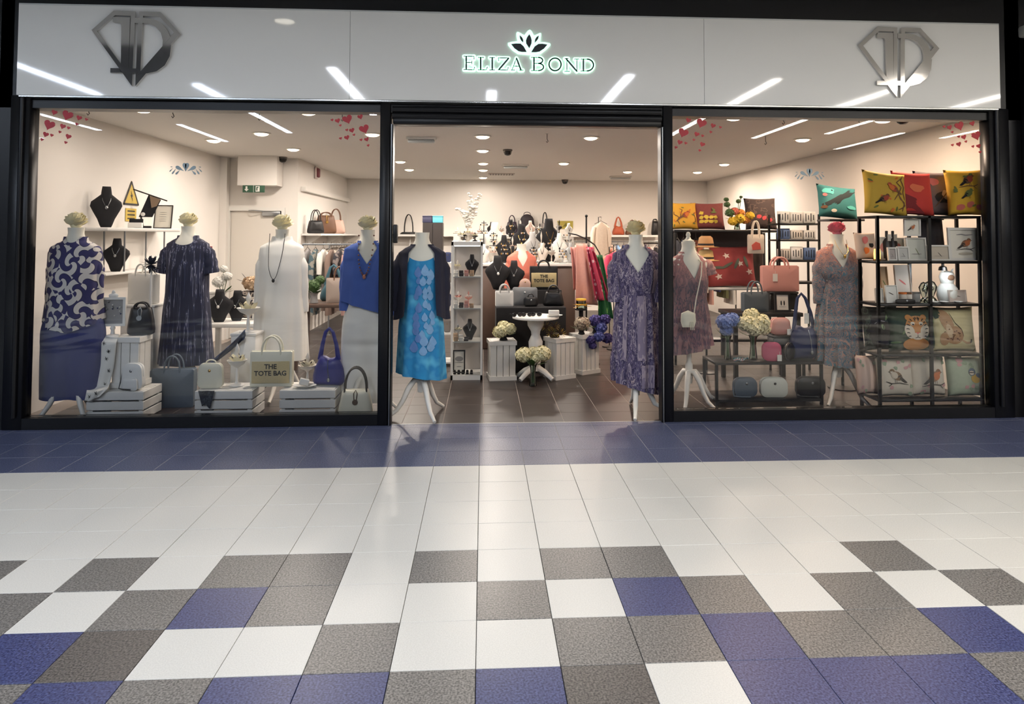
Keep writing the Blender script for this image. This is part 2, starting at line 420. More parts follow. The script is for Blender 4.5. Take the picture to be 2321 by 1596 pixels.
# ---- shop shell
def wall(name, x0, y0, z0, x1, y1, z1, mat=WALLM):
    mb = MB(); mb.box((x0+x1)/2, (y0+y1)/2, (z0+z1)/2, x1-x0, y1-y0, z1-z0); return struct(name, mb, mat)
wall('wall_left', LX-.15, 1.06, 0, LX, DWY, CZ)
wall('wall_right', RX, 1.06, 0, RX+.15, BWY, CZ)
wall('trim_2', RX-.03, 1.07, 0, RX-.002, 1.50, CZ-.002)
dwx0, dwx1, dwz = at(520, 600, DWY).x, at(637, 600, DWY).x, at(580, 478, DWY).z
mb = MB()
mb.box((LX+dwx0)/2, DWY+.075, CZ/2, dwx0-LX, .15, CZ); mb.box((dwx1+RWX)/2, DWY+.075, CZ/2, RWX-dwx1, .15, CZ)
mb.box((dwx0+dwx1)/2, DWY+.075, (dwz+CZ)/2, dwx1-dwx0, .15, CZ-dwz); struct('wall_stockroom', mb, WALLM)
wall('wall_return', RWX-.15, DWY+.15, 0, RWX, BWY, CZ)
wall('wall_back', RWX-.15, BWY, 0, RX+.15, BWY+.15, CZ)
wall('ceiling', LX-.15, 1.06, CZ, RX+.15, BWY+.15, CZ+.12, CEILM)
# skirting and pipe casing on the left wall corner
wall('trim_3', LX+.001, DWY-.12, 0, LX+.10, DWY-.002, CZ-.002)
# stockroom door
DW = plain('door_paint', (222, 216, 206), 0.55)
mb = MB(); mb.box((dwx0+dwx1)/2, DWY+.05, dwz/2+.005, dwx1-dwx0-.01, .045, dwz-.012); door = struct('door_1', mb, DW)
mb = MB(); fw_ = .05
mb.box(dwx0-fw_/2, DWY-.012, dwz/2, fw_, .02, dwz); mb.box(dwx1+fw_/2, DWY-.012, dwz/2, fw_, .02, dwz); mb.box((dwx0+dwx1)/2, DWY-.012, dwz+fw_/2, dwx1-dwx0+2*fw_, .02, fw_)
mb.build('door_frame', WHITE, door, False)
cx, cz, ww, hh = B(593, 477, 635, 491, DWY-.03)
mb = MB(); mb.rbox(cx, DWY-.0, cz+hh/2, ww, .06, hh*.8, .01); c_ = mb.build('door_closer', STEEL, door)
mb = MB(); mb.tube([(cx-ww/2+.02, DWY-.035, cz+hh*.85), (cx-ww*.8, DWY-.10, cz+hh*.95), (cx-ww*1.2, DWY-.03, cz+hh*.95)], .008, 6); mb.build('closer_arm', STEEL, c_)
cx, cz, ww, hh = B(538, 362, 628, 420, DWY-.30)
mb = MB(); mb.box(cx, DWY-.152, cz+(CZ-cz)/2-.001, ww, .298, CZ-cz-.004); struct('trim_4', mb, WALLM)
# ---- black surround of the shop front, posts, sills, header
mb = MB()
mb.box(-8.2, FY+.05, 1.85, 9.0, .14, 3.7); mb.box(8.97, FY+.05, 1.85, 8.96, .14, 3.7)      # walls either side
mb.box(.41, FY+.05, 3.11, 8.42, .14, 1.18, None)
struct('wall_front', mb, BLACK)
WLX0, WLX1, DLX0, DRX1, WRX0, WRX1 = -3.55, -.818, -.70, 1.482, 1.585, 4.32
WZ0, WZ1 = .09, 2.585
def window(n, x0, x1, label):
    mb = MB(); mb.box((x0+x1)/2, FY+.03, (WZ0+WZ1)/2, x1-x0, .012, WZ1-WZ0); g = struct('window_%d' % n, mb, GLASS, label=label)
    f = MB()
    f.box((x0+x1)/2, FY+.02, WZ0/2+.001, x1-x0+.14, .11, WZ0-.004); f.build('window_sill', BLACK, g, False)
    f = MB(); f.box((x0+x1)/2, FY+.02, WZ1+.016, x1-x0+.14, .08, .032); f.build('window_head', BLACK, g, False)
    return g
win1 = window(1, WLX0, WLX1, 'left plate glass shop window'); win2 = window(2, WRX0, WRX1, 'right plate glass shop window')
def post(x0, x1, parent, name='window_post', y=FY+.02, d=.12):
    mb = MB(); mb.rbox((x0+x1)/2, y, WZ1/2+.016, x1-x0, d, WZ1+.03, .006, None, 1); return mb.build(name, BLACK, parent)
post(-3.70, WLX0, win1); post(WLX1, -.735, win1); post(1.505, WRX0, win2); post(WRX1, 4.50, win2)
for x, p in ((-3.60, win1), (4.375, win2)):
    mb = MB(); mb.tube([(x, FY-.055, .1), (x, FY-.055, 2.6)], .018, 10); mb.build('round_bead', BLACK, p)
# shutter guide rails and header of the roller shutter
hd = thing('roller_shutter', 'black roller shutter box and silver side guides over the open doorway', 'shutter', (0.39, FY, 0))
for x in (-.722, 1.494):
    mb = MB(); mb.box(x-.39, .01, 1.21, .020, .10, 2.42); g = mb.build('guide_rail', BLACK, hd, False)
    mb = MB(); mb.box(x-.39-.002*(1 if x < 0 else -1), -.046, 1.21, .007, .014, 2.42); mb.build('guide_edge', STEEL, g, False)
for k in range(2):
    mb = MB(); mb.tube([(-.722-.39, -.02, 2.545-k*.052), (1.494-.39, -.02, 2.545-k*.052)], .028, 10); mb.build('slat', BLACK, hd)
mb = MB(); mb.rbox(0, .01, 2.452, 2.216, .09, .055, .012); mb.build('bottom_bar', BLACK, hd)
mb = MB(); mb.box(0, .07, 2.51, 2.22, .10, .16); mb.build('housing', BLACK, hd, False)
for x, zz, nm in ((-.69, at(893, 530, FY).z, 'door_lock'),):
    mb = MB(); mb.rbox(x-.39, -.01, zz, .035, .06, .15, .008); mb.build('guide_lock', BLACKM, hd)
# neighbour post with chrome strip at the right edge
nb = thing('neighbour_shop_post', 'black post with bright metal edge strip at right end of the shop front', 'post', (4.62, FY-.07, 0))
mb = MB(); mb.box(.10, 0, 1.62, .2, .09, 3.24); mb.build('post', BLACK, nb, False)
mb = MB(); mb.box(-.012, -.03, 1.95, .012, .03, 2.5); mb.build('metal_strip', CHROME, nb, False)
mb = MB(); mb.rbox(.06, -.03, 3.27, .2, .1, .10, .02); mb.build('bracket', plain('bracket_grey', (160, 160, 155), .5), nb)
for zz in (1.37, 1.42): mb = MB(); mb.box(.06, -.055, zz, .05, .03, .012); mb.build('latch', STEEL, nb, False)

# ---- fascia sign
FYF = FY-.10
fx0, fx1 = at(40, 110, FYF).x, at(2266, 150, FYF).x; fz0, fz1 = at(1150, 230, FYF).z, at(1150, 33, FYF).z
m_, N_, L_, b_ = new_mat('fascia_acrylic'); FASC = m_
b_.inputs['Base Color'].default_value = lin((243, 242, 238)); b_.inputs['Roughness'].default_value = .05
g_ = N_.new('ShaderNodeNewGeometry'); n_ = N_.new('ShaderNodeTexNoise'); n_.inputs['Scale'].default_value = .9; n_.inputs['Detail'].default_value = 0
bp_ = N_.new('ShaderNodeBump'); bp_.inputs['Strength'].default_value = .10; bp_.inputs['Distance'].default_value = .05
L_.new(g_.outputs['Position'], n_.inputs['Vector']); L_.new(n_.outputs['Fac'], bp_.inputs['Height']); L_.new(bp_.outputs['Normal'], b_.inputs['Normal'])
sg = thing('shop_sign_fascia', 'long pale grey glossy sign board above the shop windows', 'sign', ((fx0+fx1)/2, FYF, fz0))
sx1, sx2 = at(793, 120, FYF).x, at(1596, 140, FYF).x
for a, b in ((fx0, sx1-.0015), (sx1+.0015, sx2-.0015), (sx2+.0015, fx1)):
    mb = MB(); mb.box((a+b)/2-sg.location.x, .02, (fz1-fz0)/2, b-a, .04, fz1-fz0); mb.build('panel', FASC, sg, False)
mb = MB(); mb.box(0, .055, (fz1-fz0)/2+.005, fx1-fx0-.03, .035, fz1-fz0-.012); mb.build('backing', plain('fascia_return', (150, 150, 148), .4), sg, False)
mb = MB(); mb.box(0, .045, -.006, fx1-fx0-.02, .07, .012); mb.build('bottom_trim', plain('trim_aluminium', (190, 190, 188), .25, .8), sg, False)
mb = MB(); mb.box(0, .03, fz1-fz0+.006, fx1-fx0, .06, .010); mb.build('top_trim', plain('trim_white', (205, 208, 206), .4), sg, False)

# ---- chrome diamond emblems, traced from the photo as flat cut letters
EM = [[(1245, 138), (1485, 145), (1485, 192), (1262, 187), (1062, 360), (1005, 352)], [(1005, 352), (1062, 360), (1470, 872), (1467, 945)],
      [(1437, 191), (1485, 191), (1470, 872), (1425, 816)], [(1240, 207), (1430, 207), (1430, 300), (1335, 300), (1325, 275), (1300, 264), (1240, 263)],
      [(1335, 298), (1430, 298), (1425, 815), (1340, 708)], [(1225, 757), (1318, 757), (1350, 805), (1225, 805)], [(1425, 757), (1560, 757), (1560, 805), (1425, 805)],
      [(1530, 145), (1765, 145), (1993, 375), (1925, 362), (1755, 190), (1575, 190), (1575, 215), (1530, 215)], [(1993, 375), (1508, 945), (1508, 862), (1925, 362)],
      [(1522, 268), (1570, 268), (1560, 800), (1508, 862)],
      [(1485, 212), (1590, 212), (1700, 225), (1790, 270), (1850, 340), (1886, 415), (1800, 515), (1803, 450), (1780, 370), (1720, 305), (1640, 270), (1580, 268), (1485, 268)],
      [(1795, 520), (1898, 500), (1885, 620), (1830, 720), (1740, 785), (1640, 808), (1560, 808), (1560, 790)]]
def emblem(x0, y0, x1, y1, label):
    cx, z0, ww, hh = B(x0, y0, x1, y1, FYF)
    t = thing('diamond_emblem', label, 'emblem', (cx, FYF-.006, z0))
    for k, pl in enumerate(EM):
        mb = MB(); d = .0003*k
        mb.prism([((x-1499)/988*ww, (945-y)/807*hh) for x, y in pl], -.016-d, .003); mb.build('letter_piece', CHROME, t, False)
emblem(208, 29, 412, 195, 'chrome diamond emblem with 1D monogram on the left of the sign board')
emblem(1944, 65, 2124, 221, 'chrome diamond emblem with 1D monogram on the right of the sign board')
# ---- halo lit name and lotus
HALO = emit('mint_halo', (205, 255, 232), 1.25, False); DARKF = plain('letter_face', (44, 50, 56), .35)
def P2(x, y): q = at(1020+x/6.447, 40+y/6.447, FYF); return q.x, q.z
def capsule(mb, a, b, r, y0, y1, n=6):
    a = Vector((a[0], a[1])); b = Vector((b[0], b[1])); d = (b-a); d = d.normalized() if d.length > 1e-6 else Vector((1, 0)); an = math.atan2(d.y, d.x)
    pts = [(b.x+r*math.cos(an-PI/2+PI*i/n), b.y+r*math.sin(an-PI/2+PI*i/n)) for i in range(n+1)]+[(a.x+r*math.cos(an+PI/2+PI*i/n), a.y+r*math.sin(an+PI/2+PI*i/n)) for i in range(n+1)]
    mb.prism(pts, y0, y1)
def ell(cx, cy, rx, ry, a0, a1, n=10): return [(cx+rx*math.cos(a0+(a1-a0)*i/n), cy+ry*math.sin(a0+(a1-a0)*i/n)) for i in range(n+1)]
D2 = math.radians
LET = {  # strokes in zoomed photo pixels: (points, weight) weight 1 thick stem, 0 hairline
 'E': [([(238, 575), (238, 760)], 1), ([(205, 570), (350, 572)], 0), ([(205, 765), (350, 768)], 0), ([(238, 662), (320, 662)], 0), ([(350, 572), (352, 610)], 0), ([(350, 768), (360, 730)], 0), ([(320, 640), (320, 685)], 0)],
 'L': [([(448, 590), (448, 765)], 1), ([(415, 588), (490, 588)], 0), ([(415, 768), (530, 768)], 0), ([(530, 768), (545, 730)], 0)],
 'I': [([(617, 592), (617, 768)], 1), ([(580, 590), (650, 590)], 0), ([(580, 770), (650, 770)], 0)],
 'Z': [([(705, 595), (855, 597)], 0), ([(855, 600), (715, 765)], 1), ([(700, 768), (840, 772)], 0), ([(705, 595), (712, 632)], 0), ([(840, 772), (850, 735)], 0)],
 'A': [([(970, 600), (905, 770)], 0), ([(970, 600), (1035, 772)], 1), ([(930, 715), (1010, 717)], 0), ([(890, 772), (940, 772)], 0), ([(1010, 774), (1065, 774)], 0)],
 'B': [([(1225, 590), (1225, 775)], 1), ([(1190, 587), (1290, 588)], 0), (ell(1290, 632, 62, 44, -PI/2, PI/2), .7), ([(1225, 676), (1290, 676)], 0), (ell(1290, 728, 75, 52, -PI/2, PI/2), .7), ([(1190, 780), (1290, 780)], 0)],
 'O': [(ell(1532, 690, 88, 92, 0, 2*PI, 22), .9)],
 'N': [([(1705, 605), (1705, 790)], 0), ([(1695, 610), (1850, 790)], 1), ([(1850, 615), (1850, 790)], 0), ([(1675, 603), (1725, 603)], 0), ([(1675, 792), (1740, 792)], 0), ([(1820, 612), (1880, 612)], 0)],
 'D': [([(1945, 615), (1945, 785)], 1), ([(1910, 613), (2000, 613)], 0), (ell(2000, 699, 92, 86, -PI/2, PI/2, 12), .9), ([(1910, 786), (2000, 786)], 0)]}
nm = thing('illuminated_shop_name', 'glowing mint white halo lit lettering ELIZA BOND in the middle of the sign', 'sign lettering', (at(1199, 146, FYF).x, FYF, at(1199, 166, FYF).z))
for ch in ['E', 'L', 'I', 'Z', 'A', 'B', 'O', 'N', 'D']:
    hb, fb = MB(), MB()
    for k, (pts, wt) in enumerate(LET[ch]):
        q = [P2(*p) for p in pts]; q = [(x-nm.location.x, z-nm.location.z) for x, z in q]
        for a, b in zip(q, q[1:]):
            capsule(hb, a, b, .0150, -.012, -.002); capsule(fb, a, b, .0028+.0035*wt, -.017, -.0115, 3)
    h = hb.build('letter', HALO, nm, False); fb.build('letter_face', DARKF, h, False)
lt = thing('lotus_emblem', 'glowing mint white lotus flower emblem above the lit shop name', 'sign emblem', (at(1199, 96, FYF).x, FYF, at(1199, 124, FYF).z))
def LP(pl): return [(P2(*p)[0]-lt.location.x, P2(*p)[1]-lt.location.z) for p in pl]
mb = MB(); mb.prism(LP([(845, 375), (900, 360), (990, 350), (975, 300), (968, 235), (980, 215), (1000, 215), (1085, 265), (1115, 225), (1140, 195), (1165, 182), (1190, 200), (1225, 270), (1310, 230), (1328, 232), (1330, 250), (1315, 365), (1380, 364), (1455, 380), (1468, 400), (1460, 415), (1400, 475), (1320, 535), (1157, 548), (990, 535), (910, 480), (848, 405)]), -.012, -.002)
hl = mb.build('halo', HALO, lt, False)
for pl in ([(1157, 250), (1125, 295), (1108, 340), (1112, 385), (1157, 455), (1188, 385), (1191, 340), (1180, 295)], [(1015, 265), (1050, 295), (1067, 330), (1068, 370), (1040, 345), (1022, 310)], [(1297, 270), (1262, 292), (1242, 325), (1235, 375), (1265, 345), (1286, 315)],
           [(893, 395), (960, 386), (1030, 388), (1075, 430), (1118, 508), (1050, 508), (1000, 497), (940, 455)], [(1420, 402), (1350, 390), (1290, 392), (1235, 430), (1185, 512), (1250, 512), (1305, 503), (1370, 460)]):
    mb = MB(); mb.prism(LP(pl), -.018, -.011); mb.build('petal', DARKF, lt, False)

# ---- stickers on the glass
RED = plain('sticker_red', (176, 34, 46), .45); SILV = plain('sticker_silver', (150, 166, 172), .4)
def heart_pts(w, n=20):
    out = []
    for i in range(n):
        t = 2*PI*i/n; out.append((16*math.sin(t)**3/32*w, (13*math.cos(t)-5*math.cos(2*t)-2*math.cos(3*t)-math.cos(4*t))/32*w))
    return out
H1 = [(350, 145, 52), (475, 172, 100), (585, 197, 50), (655, 212, 28), (563, 257, 28), (302, 263, 100), (430, 278, 52), (485, 293, 30), (402, 332, 26), (268, 355, 52), (325, 363, 30), (483, 375, 52), (232, 403, 30), (458, 432, 28)]
H2 = [(1230, 218, 28), (1282, 225, 50), (1375, 210, 95), (1498, 188, 52), (1308, 270, 26), (1370, 313, 28), (1418, 317, 52), (1535, 303, 95), (1438, 360, 26), (1370, 385, 50), (1310, 393, 28), (1505, 407, 28), (1558, 403, 45), (1573, 460, 28)]
HC = [('left', H1, 40, 220, 0, 0, 1, 'red heart stickers in the left corner of the left shop window'), ('l2', H2, 460, 220, 0, 0, -1, 'red heart stickers beside the doorway in the left shop window'),
      ('r1', H1, 40, 220, 1437, 18, 1, 'red heart stickers beside the doorway in the right shop window'), ('r2', H2, 460, 220, 1387, 15, -1, 'red heart stickers in the right corner of the right shop window')]
for _, hs, ox, oy, dx, dy, sg_, lab in HC:
    base = at(ox+dx+hs[1][0]/4.2, oy+dy+hs[1][1]/4.2, FY+.02)
    t = thing('heart_stickers', lab, 'stickers', tuple(base))
    for hx, hy, hw in hs:
        q = at(ox+dx+hx/4.2, oy+dy+hy/4.2, FY+.02); wm = hw/4.2/276*1.0
        an = -.35*sg_; pts = [(x*math.cos(an)-z*math.sin(an)+q.x-base.x, x*math.sin(an)+z*math.cos(an)+q.z-base.z) for x, z in heart_pts(wm)]
        mb = MB(); mb.prism(pts, -.0025, .0035); mb.build('heart', RED, t, False)
def scroll(px_, py_, lab):
    base = at(px_, py_, FY+.02); t = thing('scroll_sticker', lab, 'sticker', tuple(base)); k = .24/360
    for sgn in (-1, 1):
        for (x0, z0, x1, z1, wd) in ((0, -25, 20, 78, 46), (18, -22, 118, 35, 42), (70, -10, 118, -62, 22), (118, 5, 160, -58, 18), (150, 15, 190, -30, 12), (150, 30, 178, 28, 10)):
            a = Vector((x0*sgn, z0)); b = Vector((x1*sgn, z1)); d = (b-a); e = Vector((-d.y, d.x)).normalized()
            pts = [a+d*tt+e*wd/2*ww for tt, ww in ((0, .05), (.3, .35), (.6, .9), (.8, 1), (.95, .6), (1, 0))]+[a+d*tt-e*wd/2*ww for tt, ww in ((.95, .6), (.8, 1), (.6, .9), (.3, .35))]
            mb = MB(); mb.prism([(p.x*k, p.y*k) for p in pts], -.002, .0035); mb.build('scroll_leaf', SILV, t, False)
scroll(421, 384, 'silver scroll leaf sticker on the left shop window'); scroll(1835, 396, 'silver scroll leaf sticker on the right shop window')

# ---- mall ceiling, far walls, linear lamps (seen mirrored in the glass)
MC = 3.62
PAINT = plain('mall_paint', (205, 206, 205), .8); 
mb = MB(); mb.box(0, -.185, MC+.07, 32, 2.33, .14); mb.box(8.6, -2.475, MC+.07, 14.8, 2.25, .14); struct('ceiling_mall', mb, plain('mall_ceiling_paint', (214, 214, 212), .85))
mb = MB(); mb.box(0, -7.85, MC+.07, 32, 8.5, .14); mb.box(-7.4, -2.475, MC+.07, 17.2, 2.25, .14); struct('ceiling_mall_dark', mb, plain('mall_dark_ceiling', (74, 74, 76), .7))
wall('wall_mall_far', -16, -12.2, 0, 16, -12.0, MC, plain('far_shopfronts', (96, 96, 98), .6))
wall('wall_mall_left', -16.1, -12, 0, -15.9, FY-.02, MC, PAINT); wall('wall_mall_right', 15.9, -12, 0, 16.1, FY-.02, MC, PAINT)
STRIPS = [emit('linear_lamp_cool', (222, 236, 255), MALL_STRIP), emit('linear_lamp', (240, 245, 255), MALL_STRIP), emit('linear_lamp_warm', (255, 248, 238), MALL_STRIP)]
t = thing('mall_downlight', 'round recessed downlight in the soffit before the shop sign', 'ceiling lamp', (-1.93, -.33, MC)); mb = MB(); mb.lathe([(.10, -.001), (.13, -.001), (.13, -.014), (.098, -.016), (.098, -.004)], 24); mb.build('ring', WHITE, t)
mb = MB(); mb.lathe([(0, -.03), (.05, -.026), (.096, -.006)], 24); mb.build('diffuser', emit('soffit_glow', (255, 246, 226), 9, True), t)
k = 0
for x, y0, y1 in ((-9.5, -8.5, -4.2), (-7.6, -7.2, -2.1), (-5.65, -3.9, -2.05), (-5.68, -8.7, -6.3), (-3.9, -7.3, -3.0), (-1.87, -5.1, -2.05), (.15, -3.95, -3.2), (1.92, -6.2, -2.2), (3.85, -7.3, -2.2), (5.7, -7.3, -2.2), (6.92, -6.6, -4.8), (7.6, -4.6, -2.2), (8.35, -8.9, -6.3), (9.6, -7.0, -2.2)):
    lab = 'linear strip lamp in the mall ceiling' 
    t = thing('strip_lamp', lab, 'ceiling lamp', (x, (y0+y1)/2, MC), 0, 'linear lamps of the mall ceiling')
    mb = MB(); mb.box(0, 0, -.02, .15, y1-y0, .03); mb.build('housing', WHITE, t, False)
    mb = MB(); hl_ = (y1-y0)/2-.02; mb.add([(-.06, -hl_, -.041), (.06, -hl_, -.041), (.06, hl_, -.041), (-.06, hl_, -.041)], [(0, 1, 2, 3)]); mb.build('diffuser', STRIPS[0 if x < -3 else 1 if x < 3 else 2], t, False)
# ---- shop ceiling fittings
DLC = emit('downlight_glow', (255, 226, 190), DOWN_EMIT, False)
def downlight(x, y, lab, power=1.0, col=(1.0, .80, .62)):
    t = thing('downlight', lab, 'ceiling light', (x, y, CZ), 0, 'round shop ceiling downlights')
    mb = MB(); mb.lathe([(.078, -.001), (.098, -.001), (.098, -.012), (.076, -.014), (.076, -.006)], 28); mb.build('ring', WHITE, t)
    mb = MB(); mb.lathe([(.0, -.034), (.04, -.032), (.066, -.022), (.076, -.006)], 28); mb.build('diffuser', DLC, t)
    ld = bpy.data.lights.new('downlight_lamp', 'AREA'); ld.shape = 'DISK'; ld.size = .14; ld.energy = DOWN_W*power; ld.color = col
    lo = bpy.data.objects.new('downlight_lamp', ld); COL.objects.link(lo); lo.parent = t; lo.location = (0, 0, -.04)
XC = [-2.9, -1.32, 0.01, 1.19, 2.32, 3.60]
dl = [(-2.88, 1.35), (-1.5, 1.37), (2.26, 1.37), (3.66, 1.40), (-3.02, 3.23), (-2.31, 2.66), (-1.15, 2.63), (.01, 2.70), (1.18, 2.70), (3.52, 2.67), (-2.34, 3.96), (.01, 3.91), (.015, 5.42), (1.2, 5.32), (-1.18, 5.28), (3.58, 5.25), (-1.18, 6.46), (.015, 6.43), (2.41, 6.53), (3.58, 6.5), (.015, 7.86)]
DLL = ['nearest the glass at the left end of the left window', 'nearest the glass in the middle of the left window', 'nearest the glass at the left of the right window', 'nearest the glass at the right of the right window', 'close to the left wall above the wall shelf', 'second row from the glass, left of the exit sign', 'second row from the glass beside the door post', 'frontmost in the middle line of the doorway ceiling', 'frontmost at the right of the doorway ceiling', 'second row from the glass in the right window', 'above the stockroom door bulkhead', 'second in the middle line of the doorway ceiling', 'third in the middle line of the doorway ceiling', 'second at the right of the doorway ceiling', 'first at the left edge of the doorway ceiling', 'third row back in the right window', 'second at the left edge of the doorway ceiling', 'fourth in the middle line of the doorway ceiling', 'far right of the doorway ceiling', 'farthest back in the right window', 'farthest back in the middle line of the doorway ceiling']
def sc_(x, y, k=1.0563): return .0181+(x-.0181)*k, -4.5319+(y+4.5319)*k   # the ceiling lies a little higher than the window head
for (x, y), dll in zip(dl, DLL):
    warm = (1, .89, .79) if x < 1.6 else (1, .80, .64) if y > 3 else (1, .74, .54)
    X_, Y_ = sc_(x, y); downlight(X_, Y_, 'round ceiling downlight '+dll, (.3 if y > 7.5 else 1.6) if y > 5 else 1.35 if y > 3.5 else .30 if x < -2.8 else .7 if x < -2 else 1.0, warm)
DOME = plain('camera_smoke_dome', (38, 35, 34), .12)
def dome(x, y, z, r, lab, up=True):
    t = thing('dome_camera', lab, 'security camera', (x, y, z))
    mb = MB(); mb.lathe([(r*1.12, 0), (r*1.15, -r*.25), (r*1.02, -r*.45)], 24); mb.build('mount', plain('camera_mount', (90, 86, 82), .5), t)
    mb = MB(); mb.lathe([(r, -r*.44), (r*.98, -r*.8), (r*.75, -r*1.25), (r*.4, -r*1.45), (0.0, -r*1.5)], 24); mb.build('dome', DOME, t)
dome(*sc_(-2.74, 4.90), CZ, .055, 'dark dome camera on the shop ceiling near the stockroom door'); dome(*sc_(.32, 3.84), CZ, .055, 'dark dome camera on the ceiling above the doorway view')
dome(*sc_(3.69, 1.16), CZ, .062, 'large dark dome camera at the top of the right shop window'); dome(*sc_(1.58, 8.3), CZ, .06, 'small dark dome camera by the back wall ceiling line')
def ceil_unit(x0, y0, x1, y1, d, lab, nm_='emergency_light', mat=WHITE):
    a = at(x0, y0, Z=CZ); b = at(x1, y1, Z=CZ); yy = (a.y+b.y)/2
    t = thing(nm_, lab, 'light fitting', ((a.x+b.x)/2, yy, CZ)); wd = b.x-a.x
    mb = MB(); mb.rbox(0, 0, -.014, wd, d, .028, .006); mb.build('base', mat, t)
    mb = MB(); mb.rbox(0, 0, -.045, wd*.9, d*.8, .035, .012); mb.build('cover', plain('frosted_cover', (190, 196, 196), .3), t)
ceil_unit(921, 311, 989, 312, .11, 'pale emergency light box on the ceiling at the left of the doorway')
ceil_unit(1139, 372, 1198, 374, .11, 'pale emergency light box further back on the doorway ceiling')
ceil_unit(1383, 399, 1430, 400, .14, 'small white ceiling unit near the back right of the doorway')
a = at(1107, 394, Z=CZ); b = at(1166, 394, Z=CZ)
t = thing('ceiling_vent', 'slotted grey air vent flush in the back ceiling', 'vent', ((a.x+b.x)/2, a.y, CZ))
mb = MB(); mb.box(0, 0, -.006, b.x-a.x, .3, .012); mb.build('frame', plain('vent_grey', (188, 180, 172), .6), t, False)
for k in range(9): mb = MB(); mb.box(-.2+.05*k, 0, -.015, .014, .22, .006); mb.build('slat', plain('vent_dark', (80, 74, 70), .6), t, False)
for k, (x, y, n) in enumerate(((200, 235, 1.2), (392, 242, 1.3), (588, 248, 1.3), (776, 250, 1.3), (1775, 258, 1.3), (1735, 308, 2.6), (1240, 303, 2.4), (1947, 262, 1.3))):
    q = at(x, y, Z=CZ)
    t = thing('ceiling_hook', 'thin dark wire hook hanging from the shop ceiling, number %s from the left'.replace('number %s', ['first', 'second', 'third', 'fourth', 'sixth', 'seventh', 'fifth', 'eighth'][k]), 'hook', (q.x, q.y, CZ))
    mb = MB(); mb.tube([(0, 0, 0), (0, 0, -.06), (.012, 0, -.085), (0, 0, -.10), (-.01, 0, -.085)], .0035, 5); mb.build('wire', BLACKM, t)
    mb = MB(); mb.lathe([(.0, -.006), (.016, -.006), (.016, 0)], 10); mb.build('ceiling_plate', WHITE, t)
# ---- wall fittings
SG = plain('exit_green', (44, 84, 62), .5)
cx, z0, ww, hh = B(549, 420, 599, 436, DWY-.31)
t = thing('exit_sign', 'green and white emergency exit sign hanging under the boxed bulkhead by the stockroom door', 'sign', (cx, DWY-.29, z0))
mb = MB(); mb.rbox(0, 0, hh/2, ww, .02, hh, .003); mb.build('panel', SG, t)
mb = MB(); mb.prism([(-ww*.32, hh*.15), (-ww*.22, hh*.45), (-ww*.28, hh*.45), (-ww*.28, hh*.85), (-ww*.36, hh*.85), (-ww*.36, hh*.45), (-ww*.42, hh*.45)], -.013, -.009); mb.build('arrow', WHITE, t, False)
mb = MB(); mb.prism([(ww*.10, hh*.12), (ww*.28, hh*.12), (ww*.28, hh*.88), (ww*.10, hh*.88)], -.013, -.009); mb.build('door_symbol', WHITE, t, False)
mb = MB(); mb.box(ww*.16, -.014, hh*.5, ww*.05, .004, hh*.5); mb.ball((ww*.2, -.014, hh*.72), hh*.09, None, 8, 5, (1, .3, 1)); mb.build('running_figure', SG, t, False)
mb = MB(); mb.box(0, 0, hh*.5, ww*.012, .024, hh); mb.build('divider', WHITE, t, False)
q = at(714, 392, X=RWX)
t = thing('fire_alarm', 'dark red alarm sounder on the return wall above the bag shelf', 'alarm', (RWX+.002, q.y, q.z-.1), PI/2)
mb = MB(); mb.rbox(0, -.02, .1, .14, .04, .2, .018); mb.build('backplate', plain('alarm_white', (215, 200, 195), .5), t); mb = MB(); mb.rbox(0, -.05, .1, .11, .05, .15, .02); mb.build('sounder', plain('alarm_red', (116, 52, 60), .5), t)
q = at(797, 414, X=RWX); t = thing('wall_sensor', 'small grey motion sensor on the return wall', 'sensor', (RWX+.002, q.y, q.z-.06), PI/2)
mb = MB(); mb.rbox(0, -.03, .06, .12, .06, .12, .025); mb.build('casing', plain('sensor_grey', (128, 124, 122), .4), t); mb = MB(); mb.ball((0, -.062, .045), .03, None, 10, 6, (1, .5, 1)); mb.build('lens', DOME, t)
q0 = at(682, 428, X=RWX); q1 = at(812, 452, X=RWX)
t = thing('cable_trunking', 'white boxed cable trunking running along the return wall', 'trunking', (RWX+.002, (q0.y+q1.y)/2, q0.z-.03), PI/2)
mb = MB(); mb.box(0, -.035, .03, abs(q1.y-q0.y), .07, .07); mb.build('channel', WHITE, t, False); mb = MB(); mb.box(0, -.072, .03, abs(q1.y-q0.y), .003, .05); mb.build('lid', WALLM, t, False)
